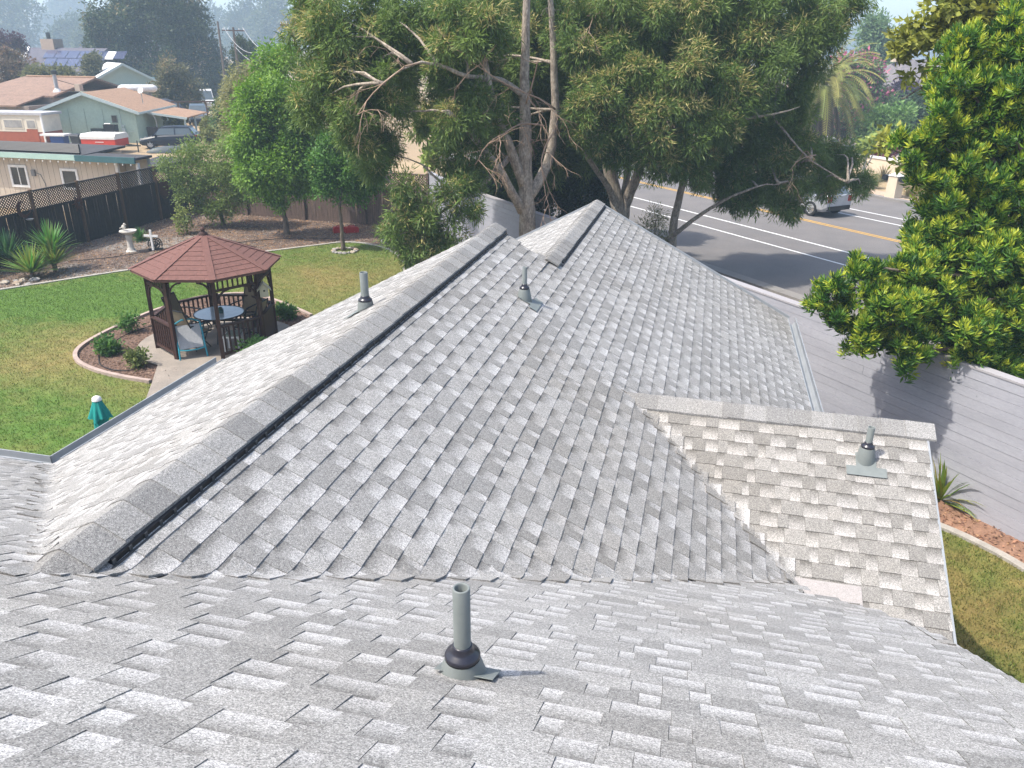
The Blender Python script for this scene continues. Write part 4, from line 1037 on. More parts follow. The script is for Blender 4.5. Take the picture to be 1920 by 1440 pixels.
# red fuel cans and pale jug
def fuel_can(u, v, label, L_=.52):
    p = G(u, v); t = thing('fuel_can', label, 'fuel can', p, group='red cans by the plank fence'); mr = M('red_plastic', (.42, .02, .025), (.33, .015, .02), scale=8, rough=.4)
    rz = math.atan2(_rt.y, _rt.x)
    mb = MB(); Mz = Matrix.Rotation(rz, 3, 'Z')
    def T(x, y, z): return p + Mz @ Vector((x, y, z))
    h = .27; prof = [(-L_/2, .02), (-L_/2+.03, 0), (L_/2-.03, 0), (L_/2, .02), (L_/2, h-.06), (L_/2-.06, h), (-L_/2+.06, h), (-L_/2, h-.06)]
    mb.hexa([T(x, -.13, z) for x, z in prof], [T(x, .13, z) for x, z in prof]); obj('body', mb, mr, t)
    mb = MB(); mb.tube([T(-.12, 0, h), T(-.1, 0, h+.06), T(.1, 0, h+.06), T(.12, 0, h)], .018, 6); obj('handle', mb, mr, t)
    mb = MB(); mb.tube([T(L_/2-.1, 0, h-.02), T(L_/2-.1, 0, h+.05)], .03, 8); obj('filler_cap', mb, m_black, t)
fuel_can(637, 437, 'red fuel can half hidden behind the slim tree trunk'); fuel_can(660, 437, 'red fuel can lying clear of the slim tree trunk by the fence', .56)
p = G(721, 455); t = thing('water_jug', 'pale grey plastic jug beside the hanging green bough', 'jug', p)
mb = MB(); mb.lathe([(.001, 0), (.14, .0), (.15, .03), (.15, .30), (.12, .38), (.05, .42), (.05, .46), (.001, .46)], p, 16); obj('body', mb, M('grey_plastic', (.42, .42, .41), rough=.5), t, smooth=True)
mb = MB(); mb.tube([p + Vector((.1, 0, .36)), p + Vector((.17, 0, .42)), p + Vector((.05, 0, .47))], .015, 6); obj('handle', mb, m_white, t)
# stones
def stone(p, s_, label, group, rg):
    t = MB(); t.blob(p + Vector((0, 0, s_*.45)), (s_*rg.uniform(.8, 1.2), s_*rg.uniform(.7, 1.1), s_*.6), 7, 5, .18, rg)
    tag(obj('stone', t, rg.choice(m_stones)), label, 'stone', group)
m_stones = [M('tan_stone', (.36, .28, .20), (.26, .2, .15), scale=9), M('grey_stone', (.33, .31, .29), (.22, .21, .2), scale=9), M('cream_stone', (.46, .40, .32), (.33, .28, .22), scale=9)]
rg = random.Random(12); c = G(647, 474)
for k in range(16):
    a = 2*math.pi*k/16; stone(c + Vector((.42*math.cos(a), .42*math.sin(a), .05)), rg.uniform(.07, .11), 'rounded stone in the ring at the foot of the slim lawn tree', 'stones ringing the lawn tree', rg)
c = G(40, 532)
for k in range(14): stone(c + Vector((rg.uniform(-.55, .55), rg.uniform(-.35, .35), .02)), rg.uniform(.07, .13), 'small stone in the heap before the yuccas', 'stones heaped before the yuccas', rg)
# hoses
def hose(name, label, px, r_=.014):
    P = curve([G(u, v) for u, v in px], 6); mb = MB(); mb.tube([Vector((p.x, p.y, .085 + .004*(i % 2))) for i, p in enumerate(P)], r_, 5); tag(obj(name, mb, m_black), label, 'hose')
hose('drip_hose', 'thin black drip hose crossing the bark bed towards the bird bath', [(128, 494), (180, 490), (230, 484), (275, 476), (330, 468), (420, 462), (480, 455), (560, 450), (640, 452)])
hose('drip_hose', 'thin black drip hose winding through the gazebo bed roses', [(186, 672), (190, 690), (215, 700), (248, 700), (270, 690)], .012)
hose('drip_hose', 'thin black drip hose looping behind the gazebo bed shrub', [(205, 655), (225, 640), (250, 628), (280, 618), (300, 612)], .012)

# bark chips scattered over the beds
def chips(name, label, n, box, mask, z, cols, L=.06, Wd=.035, seed=3):
    g = np.random.default_rng(seed); X = g.uniform(box[0], box[1], n); Y = g.uniform(box[2], box[3], n); k = mask(X, Y); X = X[k]; Y = Y[k]; n = len(X)
    B = np.stack([X, Y, z + .02*g.random(n)], 1); D = unit(g.normal(size=(n, 3))*np.array([1, 1, .25])); S = unit(np.cross(D, np.array([0, 0, 1.]) + g.normal(size=(n, 3))*.35))
    C_ = np.array(cols)[g.integers(0, len(cols), n)]*(.6 + .8*g.random((n, 1)))
    return tag(leaves_mesh(name, B, D, S, L*(.5 + g.random(n)), Wd*(.5 + g.random(n)), C_, mat=m_leaf, fold=.05), label, 'mulch', None, 'stuff')
bed_np = lambda X, Y: ~inpoly(X, Y, lawn_poly) & (X < -9) & (Y < 32.6)
chips('bark_mulch', 'bark chips and fallen leaves over the bed along the fences', 70000, (-23.4, -9, 18, 32.6), bed_np, .035, [(.20, .13, .095), (.12, .08, .06), (.27, .20, .15), (.30, .27, .24), (.09, .065, .055), (.33, .19, .08)])
chips('bark_mulch', 'brown bark chips filling the bed round the gazebo', 16000, (-16, -9, 12.5, 21), lambda X, Y: inpoly(X, Y, isl_poly) & ((X-GZ.x)**2 + (Y-GZ.y)**2 > 1.95**2), .065, [(.19, .115, .08), (.11, .07, .05), (.25, .16, .11)], seed=6)
chips('leaf_litter', 'reddish leaf litter on the soil strip under the boundary wall', 9000, (2, 8, 6, 15), lambda X, Y: (X*RN.x + Y*RN.y < 11.95) & ~side_np(X, Y), .04, [(.30, .16, .10), (.36, .22, .13), (.18, .10, .07)], seed=8)

# ------------------------------------------------------------------ neighbours on the left
m_beige = M('beige_panel', (.52, .44, .35), (.47, .40, .32), scale=2, rough=.8, fine=.05)
m_ltgreen = M('pale_green_fascia', (.36, .50, .44), (.31, .44, .39), scale=3)
m_teal2 = M('dark_teal_fascia', (.045, .115, .125), (.035, .095, .105), scale=3)
m_tar = M('dark_roof_felt', (.06, .058, .062), (.04, .04, .043), scale=2, rough=.8)
m_greenw = M('mint_wall', (.42, .52, .42), (.36, .455, .37), scale=.9, rough=.85, fine=.06, fscale=8)
m_greentrim = M('pale_trim', (.50, .57, .55), (.42, .49, .47), scale=2)
m_brownroof = M('orange_brown_shingle', (.33, .205, .13), (.25, .155, .10), scale=2.2, rough=.9, fine=.25, fscale=9, stretch=(1, 1, 3))
m_tanroof = M('pink_brown_shingle', (.265, .172, .125), (.19, .125, .095), scale=1.6, rough=.9, fine=.22, fscale=7)
m_pane = M('window_pane', (.05, .055, .055), (.02, .022, .024), scale=1.5, rough=.12, spec=.6)
def box_h(mb, x0, x1, y0, y1, z0, z1):
    P = [(x0, y0), (x1, y0), (x1, y1), (x0, y1)]; mb.hexa([(x, y, z0) for x, y in P], [(x, y, z1) for x, y in P]); return mb
def beige():
    S0 = 31.0; xl, xm, xr = -36.0, PS(163, 330, S0).x, PS(270, 330, S0).x
    t = thing('beige_building', 'low beige panelled building behind the dark fence with string lights', 'building', (xm-3, S0, 0))
    mb = MB(); box_h(mb, xl, xm + .1, S0, S0+2.4, 0, 2.55); box_h(mb, xm + .101, xr - 1.3, S0, S0+.65, 0, 2.5); obj('wall', mb, m_beige, t)
    x = xl + .1
    while x < xr - 1.4:
        mb = MB(); box_h(mb, x, x+.012, S0-.004, S0+.01, .1, 2.45)
        obj('panel_groove', mb, M('groove', (.2, .17, .14)) if 'groove' not in bpy.data.materials else bpy.data.materials['groove'], t); x += .30
    mb = MB(); box_h(mb, xr-1.28, xr-.1, S0+.5, S0+.7, 0, 2.5); obj('porch_wall', mb, M('grey_beige', (.36, .34, .30)), t)
    mb = MB(); box_h(mb, xr-1.42, xr-1.28, S0-.03, S0+.1, 0, 2.45); obj('corner_trim', mb, m_white, t)
    mb = MB(); box_h(mb, xr-.1, xr+.02, S0-.3, S0-.18, 0, 2.4); obj('porch_post', mb, m_white, t)
    # roof, rising gently to the back
    def rz_(y): return 2.56 + (y-(S0-.45))*.07
    mb = MB(); ya, yb = S0-.45, S0+2.6
    xk = xm + .2; yc = S0 + .7
    mb.hexa([(xl-.3, ya, rz_(ya)-.02), (xk, ya, rz_(ya)-.02), (xk, yb, rz_(yb)-.1), (xl-.3, yb, rz_(yb)-.1)], [(xl-.3, ya, rz_(ya)+.08), (xk, ya, rz_(ya)+.08), (xk, yb, rz_(yb)), (xl-.3, yb, rz_(yb))])
    mb.hexa([(xk, ya, rz_(ya)-.03), (xr+.05, ya, rz_(ya)-.03), (xr+.05, yc, rz_(yc)-.1), (xk, yc, rz_(yc)-.1)], [(xk, ya, rz_(ya)+.07), (xr+.05, ya, rz_(ya)+.07), (xr+.05, yc, rz_(yc)), (xk, yc, rz_(yc))])
    rf = obj('roof', mb, m_tar, t)
    for i in range(7):
        y = S0 - .2 + i*.28; mb = MB(); mb.tube([(xl, y, rz_(y)+.15), (xm-.25*i, y+.06, rz_(y)+.13)], .06, 6); obj('solar_hose', mb, m_black, rf)
    mb = MB(); box_h(mb, xl-.3, xm, S0-.50, S0-.455, 2.42, 2.66); obj('fascia', mb, m_ltgreen, t)
    mb = MB(); box_h(mb, xm, xr+.06, S0-.55, S0-.46, 2.40, 2.66); obj('fascia', mb, m_teal2, t)['label'] = 'dark teal fascia board'
    k = 0; x = xl
    while x < xr:
        mb = MB(); mb.blob((x, S0-.53, 2.34), (.03, .03, .045), 6, 4); obj('bulb', mb, m_white, t); x += .42
    def window(u0, v0, u1, v1, slider):
        a, b = PS(u0, v0, S0), PS(u1, v1, S0); x0, x1, z1, z0 = min(a.x, b.x), max(a.x, b.x), max(a.z, b.z), min(a.z, b.z)
        mb = MB(); f = .11
        for q in ((x0-f, x1+f, z1, z1+f), (x0-f, x1+f, z0-f, z0), (x0-f, x0, z0, z1), (x1, x1+f, z0, z1)): box_h(mb, q[0], q[1], S0-.05, S0-.003, q[2], q[3])
        w_ = obj('window_frame', mb, m_white, t)
        mb = MB(); box_h(mb, x0, x1, S0-.02, S0-.002, z0, z1); obj('pane', mb, m_pane, w_)
        if slider: mb = MB(); box_h(mb, (x0+x1)/2-.025, (x0+x1)/2+.025, S0-.035, S0-.021, z0, z1); obj('mullion', mb, m_white, w_)
    window(20, 313, 54, 347, True); window(117, 320, 148, 352, False)
    p = PS(64, 323, S0); mb = MB(); box_h(mb, p.x-.09, p.x+.09, S0-.1, S0-.003, p.z-.16, p.z+.12); obj('meter_box', mb, M('meter_grey', (.2, .2, .2)), t)
    mb = MB(); mb.tube([(p.x+.05, S0-.02, p.z), (p.x+.35, S0-.02, p.z-.1), (p.x+.5, S0-.02, p.z-.5), (p.x+.5, S0-.02, .3)], .015, 5); obj('conduit', mb, M('meter_grey2', (.25, .24, .22)), t)
beige()
# small teal canopy behind its end
cp = thing('lean_to', 'dark teal low lean-to roof beside the fence corner', 'shed', (-24.6, 32.4, 0))
mb = MB(); mb.hexa([(-25.9, 31.7, 2.02), (-23.75, 31.7, 2.02), (-23.75, 34, 2.2), (-25.9, 34, 2.2)], [(-25.9, 31.7, 2.1), (-23.75, 31.7, 2.1), (-23.75, 34, 2.28), (-25.9, 34, 2.28)]); obj('roof', mb, m_tar, cp)
mb = MB(); box_h(mb, -25.9, -23.75, 31.64, 31.695, 1.9, 2.12); obj('fascia', mb, m_teal2, cp)
for x in (-25.8, -23.85): mb = MB(); box_h(mb, x, x+.08, 31.75, 31.83, 0, 2.0); obj('post', mb, m_fence_old, cp)

def gabled(name, label, A, B, depth, wall_h, rise, over, mw, mr, mt, base=None, cat='house', extra=None):
    """house with its gable facade from A to B (ground points, A left), running back by depth"""
    A = Vector(A); B = Vector(B); z0 = base if base is not None else min(tz(A.x, A.y), tz(B.x, B.y)) - .1
    d = (B-A); d.z = 0; W_ = d.length; d.normalize(); n = Vector((-d.y, d.x, 0)); n = n if n.dot(A) > 0 else -n
    t = thing(name, label, cat, (A.x, A.y, z0)); A0 = Vector((A.x, A.y, z0))
    T = lambda x, y, z: A0 + d*x + n*y + Vector((0, 0, z))
    mb = MB(); P = [(0, 0), (W_, 0), (W_, wall_h), (W_/2, wall_h+rise), (0, wall_h)]
    mb.hexa([T(x, 0, z) for x, z in P][::-1], [T(x, depth, z) for x, z in P][::-1]); obj('wall', mb, mw, t)
    sl = rise/(W_/2); zr = wall_h + rise + .06; rf = None
    for s_ in (-1, 1):
        xe = W_/2 + s_*(W_/2+over); ze = zr - sl*(W_/2+over); mb = MB()
        P = [T(W_/2, -over, zr), T(xe, -over, ze), T(xe, depth+over, ze), T(W_/2, depth+over, zr)]
        if s_ < 0: P = P[::-1]
        mb.hexa(P, [p + Vector((0, 0, .12)) for p in P]); o = obj('roof', mb, mr, t); rf = rf or o
        mb = MB(); mb.bar(T(W_/2, -over-.02, zr+.03), T(xe, -over-.02, ze+.03), .04, .22); obj('barge_board', mb, mt, t)
        mb = MB(); mb.bar(T(xe, -over, ze+.04), T(xe, depth+over, ze+.04), .04, .16); obj('fascia', mb, mt, t)
    return t, T, W_
gh, T, W_ = gabled('garage', 'mint green gabled garage with orange brown roof and carport', GT(86, 268), GT(262, 267), 9.0, 2.35, 1.25, .45, m_greenw, m_brownroof, m_greentrim, cat='garage')
for f in (.12, .30, .47, .66, .84): mb = MB(); mb.box(T(W_*f, -.01, 1.35), (.03, .02, 2.5), math.atan2((T(1, 0, 0)-T(0, 0, 0)).y, (T(1, 0, 0)-T(0, 0, 0)).x)); obj('panel_seam', mb, M('seam_green', (.27, .34, .28)) if 'seam_green' not in bpy.data.materials else bpy.data.materials['seam_green'], gh)
ra = math.atan2((T(1, 0, 0)-T(0, 0, 0)).y, (T(1, 0, 0)-T(0, 0, 0)).x)
mb = MB(); mb.box(T(W_*.775, -.03, 1.85), (.42, .05, .55), ra); wf = obj('window_frame', mb, M('window_grey', (.22, .24, .22)), gh)
mb = MB(); mb.box(T(W_*.775, -.06, 1.85), (.32, .02, .44), ra); obj('pane', mb, m_pane, wf)
mb = MB(); mb.box(T(W_*.86, -.09, 1.0), (.22, .14, .42), ra); mb.box(T(W_*.86, -.07, 1.35), (.13, .12, .15), ra); obj('meter_box', mb, m_greentrim, gh)
mb = MB(); mb.tube([T(W_*.84, -.06, .2), T(W_*.84, -.06, 2.2)], .025, 5); mb.tube([T(W_*.9, -.06, .2), T(W_*.9, -.06, .9), T(W_*.97, -.06, .95)], .02, 5); mb.tube([T(W_*.02, -.05, .75), T(W_*.35, -.05, .78), T(W_*.7, -.05, .72)], .02, 5); obj('conduit', mb, m_greentrim, gh)
# carport beside it
mb = MB(); P = [T(W_+.3, 2.0, 2.15), T(W_+3.2, 2.0, 1.72), T(W_+3.2, 8.5, 1.72), T(W_+.3, 8.5, 2.15)]; mb.hexa(P, [p + Vector((0, 0, .1)) for p in P]); obj('carport_roof', mb, m_brownroof, gh)
mb = MB(); mb.bar(T(W_+.3, 1.95, 2.17), T(W_+3.25, 1.95, 1.74), .05, .16); obj('carport_fascia', mb, m_greentrim, gh)
for y in (2.2, 5.2, 8.2): mb = MB(); q = T(W_+3.0, y, .85); mb.box(q, (.12, .12, 1.75), ra); obj('carport_post', mb, m_greentrim, gh)
# left lean-to of the garage
mb = MB(); P = [T(-2.3, .9, 1.72), T(-.3, .9, 2.18), T(-.3, 6, 2.18), T(-2.3, 6, 1.72)]; mb.hexa(P, [p + Vector((0, 0, .1)) for p in P]); obj('side_roof', mb, m_brownroof, gh)
mb = MB(); P = [T(-1.5, 1.2, 0), T(0, 1.2, 0), T(0, 5, 0), T(-1.5, 5, 0)]; mb.hexa(P, [p + Vector((0, 0, 1.85 + .2*(i in (1, 2)))) for i, p in enumerate(P)]); obj('side_room', mb, M('mid_green_wall', (.26, .36, .29)), gh)
mb = MB(); P = [T(-2.2, 1.5, .2), T(-2.1, 1.5, 1.7)]; mb.bar(T(-2.25, 1.0, .0), T(-2.25, 1.0, 1.7), .1, .1); obj('side_post', mb, m_white, gh)
q = T(-1.85, .9, 1.15); bl = thing('ball', 'bright blue ball hanging at the garage side porch', 'ball', q); mb = MB(); mb.blob(q, (.24, .24, .24), 12, 8); obj('sphere', mb, M('blue_vinyl', (.03, .30, .45), rough=.4), bl, smooth=True)

# long brown roofed house behind the garage
def brown_house():
    t = thing('long_house', 'long low house with pinkish brown shingle roof and stove pipe', 'house', (-66, 62, .9)); z0 = 1.1
    zr, ze = 0, 0
    a, b = G(24, 147, 4.62), G(188, 148, 4.62); S1 = (a.y+b.y)/2; S0 = S1 - 5.2; ze = 3.35; zr = 4.62; xl, xr = a.x, b.x + .6; z0 = .4
    P = [(xl-1.6, S0, ze), (xr, S0, ze), (xr, S1, zr), (xl, S1, zr)]; mb = MB(); mb.hexa(P, [(x, y, z+.14) for x, y, z in P]); rf = obj('roof', mb, m_tanroof, t)
    P = [(xl, S1, zr), (xr, S1, zr), (xr, S1+5, ze), (xl-1, S1+5, ze)]; mb = MB(); mb.hexa(P, [(x, y, z+.14) for x, y, z in P]); obj('rear_roof', mb, m_tanroof, t)
    P = [(xl-7, S0-3.0, 2.75), (xr-1, S0-3.0, 2.75), (xr-1, S0+.05, ze+.02), (xl-7, S0+.05, ze+.02)]; mb = MB(); mb.hexa(P, [(x, y, z+.12) for x, y, z in P]); obj('porch_roof', mb, m_tanroof, t)
    mb = MB(); mb.tube([(xl+.3, S1, zr+.17), (xr, S1, zr+.17)], .09, 6); obj('ridge_cap', mb, m_brownroof, rf)
    mb = MB(); box_h(mb, xl-6.6, xr-.4, S0-2.4, S0+.2, z0-.6, 2.8); box_h(mb, xl+.2, xr-.41, S0+.21, S1+4.5, z0-.6, 3.3); obj('wall', mb, M('grey_brown_wall', (.25, .21, .18), (.2, .17, .15), scale=2), t)
    for x in (xl-5.6, xl-3.6, xl-1.4, xl+1): 
        mb = MB(); box_h(mb, x, x+1.3, S0-2.46, S0-2.38, 1.6, 2.3); w_ = obj('window_frame', mb, m_white, t); mb = MB(); box_h(mb, x+.08, x+1.22, S0-2.49, S0-2.461, 1.67, 2.23); obj('pane', mb, m_pane, w_)
    p = PS(108, 173, S0+1.2); pt_ = PS(102, 139, S0+1.2); mb = MB(); mb.tube([(p.x, S0+1.2, 3.6), (p.x, S0+1.2, pt_.z)], .15, 10); st = obj('stove_pipe', mb, M('galvanised', (.32, .34, .36), rough=.4), t)
    mb = MB(); mb.lathe([(.36, 3.72), (.17, 4.0)], (p.x, S0+1.2, 0), 14); obj('pipe_flashing', mb, m_white, st)
    mb = MB(); mb.lathe([(.23, pt_.z), (.23, pt_.z+.28), (.001, pt_.z+.33)], (p.x, S0+1.2, 0), 12); obj('pipe_cap', mb, m_iron, st)
    mb = MB(); mb.tube([(p.x, S0+1.2, pt_.z-.4), (p.x+1.5, S0+2.6, 4.05)], .03, 4); mb.tube([(p.x, S0+1.2, pt_.z-.4), (p.x-.9, S0+2.2, 4.0)], .03, 4); obj('stay', mb, m_iron, st)
    p = PS(148, 166, S0+2.2); mb = MB(); box_h(mb, p.x-.25, p.x+.25, S0+2.0, S0+2.4, p.z-.2, p.z+.35); obj('roof_vent', mb, M('vent_tan', (.42, .35, .28)), t)
brown_house()
# pale green house with a white roof further back
A = GT(196, 196); 
wh, T, W_ = gabled('white_roof_house', 'pale green gabled house with bright white metal roof', (-63.2, 74.0, 0), (-58.6, 79.0, 0), 9, 3.2, 1.8, .5, M('pale_green_wall', (.40, .47, .39), (.35, .42, .35), scale=1.2, fine=.08), M('white_metal_roof', (.80, .79, .76), (.72, .71, .69), scale=2, rough=.5), m_greentrim)
ra = math.atan2((T(1, 0, 0)-T(0, 0, 0)).y, (T(1, 0, 0)-T(0, 0, 0)).x)
mb = MB(); mb.box(T(W_*.72, -.5, 2.7), (5.0, .9, .12), ra); obj('awning', mb, m_white, wh)
mb = MB(); mb.box(T(W_*.6, -.08, 2.0), (1.4, .1, 1.0), ra); w_ = obj('window_frame', mb, m_white, wh); mb = MB(); mb.box(T(W_*.6, -.14, 2.0), (1.2, .03, .8), ra); obj('pane', mb, m_pane, w_)
P = [T(W_+.2, 3, 3.55), T(W_+5, 3, 3.0), T(W_+5, 9, 3.0), T(W_+.2, 9, 3.55)]; mb = MB(); mb.hexa(P, [p + Vector((0, 0, .12)) for p in P]); obj('side_roof', mb, m_teal2, wh)
P = [T(W_, 3.5, 0), T(W_+4.6, 3.5, 0), T(W_+4.6, 8.5, 0), T(W_, 8.5, 0)]; mb = MB(); mb.hexa(P, [p + Vector((0, 0, 3.0)) for p in P]); obj('side_wall', mb, m_greenw, wh)
# solar house on the rise
def solar_house():
    Y = 112; m_slate = M('slate_blue_roof', (.10, .095, .12), (.075, .07, .09), scale=.6, fine=.15, fscale=3); t = None
    a, b = Q(46, 92, Y), Q(165, 104, Y); z0 = 2.0
    t = thing('solar_house', 'dark slate roofed house with solar panels among hazy trees', 'house', (a.x, a.y, z0)); ze = a.z - 4.6; up = Vector((0, 0, 1)); dn = Vector((0, -4.2, -3.4)).normalized()
    x0, x1, s = a.x, b.x + 1, (a.y+b.y)/2; zr = a.z
    P = [(x0+4.5, s-8.5, zr-4.2), (x1+3, s-8.5, zr-4.2), (x1+3, s, zr), (x0, s, zr)]; mb = MB(); mb.hexa(P, [(x, y, z+.2) for x, y, z in P]); rf = obj('roof', mb, m_slate, t)
    P = [(x0, s, zr), (x1+3, s, zr), (x1+3, s+8, zr-4), (x0, s+8, zr-4)]; mb = MB(); mb.hexa(P, [(x, y, z+.2) for x, y, z in P]); obj('rear_roof', mb, m_slate, t)
    mb = MB(); mb.bar((x0+4.5, s-8.6, zr-4.1), (x0-.1, s, zr+.15), .3, .4); obj('barge_board', mb, m_white, t)
    mb = MB(); P = [(x0+1, s-7, z0-1), (x1+2, s-7, z0-1), (x1+2, s+7, z0-1), (x0+1, s+7, z0-1)]; mb.hexa(P, [(x, y, zr-4.2) for x, y, z in P]); mb.hexa([(x0+.9, s-7, zr-4.2), (x0+.9, s, zr-.2), (x0+.9, s+7, zr-4.2)], [(x0+1.2, s-7, zr-4.2), (x0+1.2, s, zr-.2), (x0+1.2, s+7, zr-4.2)]); obj('wall', mb, M('pinkish_wall', (.34, .27, .24)), t)
    m_sol = M('solar_panel', (.06, .065, .12), (.045, .05, .10), scale=.4, rough=.15, spec=.7)
    for i in range(7):
        for j in range(2):
            if i > 4 and j == 1: continue
            xa = x0 + 3.2 + i*1.75 + j*.7; f0, f1 = .12 + j*.22, .12 + j*.22 + .2
            q = lambda x, f: (x + f*3.0, s - 8.5*f, zr - 4.2*f + .3); P = [q(xa, f1), q(xa+1.65, f1), q(xa+1.65, f0), q(xa, f0)]; mb = MB(); mb.hexa(P, [(x, y, z+.06) for x, y, z in P]); obj('solar_panel', mb, m_sol, rf)
    q = lambda x, f: (x + f*3.0, s - 8.5*f, zr - 4.2*f + .3); P = [q(x0+12.6, .34), q(x0+13.8, .34), q(x0+13.8, .14), q(x0+12.6, .14)]; mb = MB(); mb.hexa(P, [(x, y, z+.1) for x, y, z in P]); obj('skylight', mb, m_white, rf)
    c = Q(124, 80, Y+3); mb = MB(); box_h(mb, c.x-1.0, c.x+1.0, s-.5, s+1.2, zr-1, c.z+.4); ch = obj('chimney', mb, M('tan_brick', (.36, .28, .22), (.3, .23, .18), scale=3), rf)
    mb = MB(); mb.tube([(c.x-.3, s+.3, c.z+.4), (c.x-.3, s+.3, c.z+1.2)], .25, 8); obj('chimney_pot', mb, m_iron, ch)
    u = Q(82, 75, Y+9); mb = MB(); P = [(x0+3, s+4, zr-.4), (c.x-.6, s+4, zr-.4), (c.x-.6, s+10, u.z), (x0+6, s+10, u.z)]; mb.hexa(P, [(x, y, z+.2) for x, y, z in P]); obj('upper_roof', mb, m_slate, t)
solar_house()

# ------------------------------------------------------------------ vehicles and yard clutter on the left
def wheel(t, x, y, r_, w_, mrim, flip=1):
    Mx = Matrix.Rotation(math.pi/2, 3, 'X'); mb = MB()
    mb.lathe([(r_*.66, -w_/2), (r_*.93, -w_/2), (r_, -w_/2+.03), (r_, w_/2-.03), (r_*.93, w_/2), (r_*.66, w_/2)], (x, y, r_), 22, Mx); o = obj('wheel', mb, m_tyre, t, world=False)
    mb = MB(); s_ = -1 if y < 0 else 1; mb.lathe([(.001, 0), (r_*.18, .0), (r_*.2, .03), (r_*.62, .0), (r_*.67, .02)], (x, y + s_*(w_/2-.05), r_), 22, Mx if s_ < 0 else Matrix.Rotation(-math.pi/2, 3, 'X')); obj('rim', mb, mrim, o, world=False)
    mb = MB()
    for k in range(5):
        a = 2*math.pi*k/5 + .3; yy = y + s_*(w_/2-.012); c_, sn = math.cos(a), math.sin(a); mb.bar((x + .05*r_*c_, yy, r_ + .05*r_*sn), (x + .64*r_*c_, yy, r_ + .64*r_*sn), .02, .13*r_, up=(0, 1, 0))
    obj('spokes' if False else 'spoke_star', mb, mrim, o, world=False)
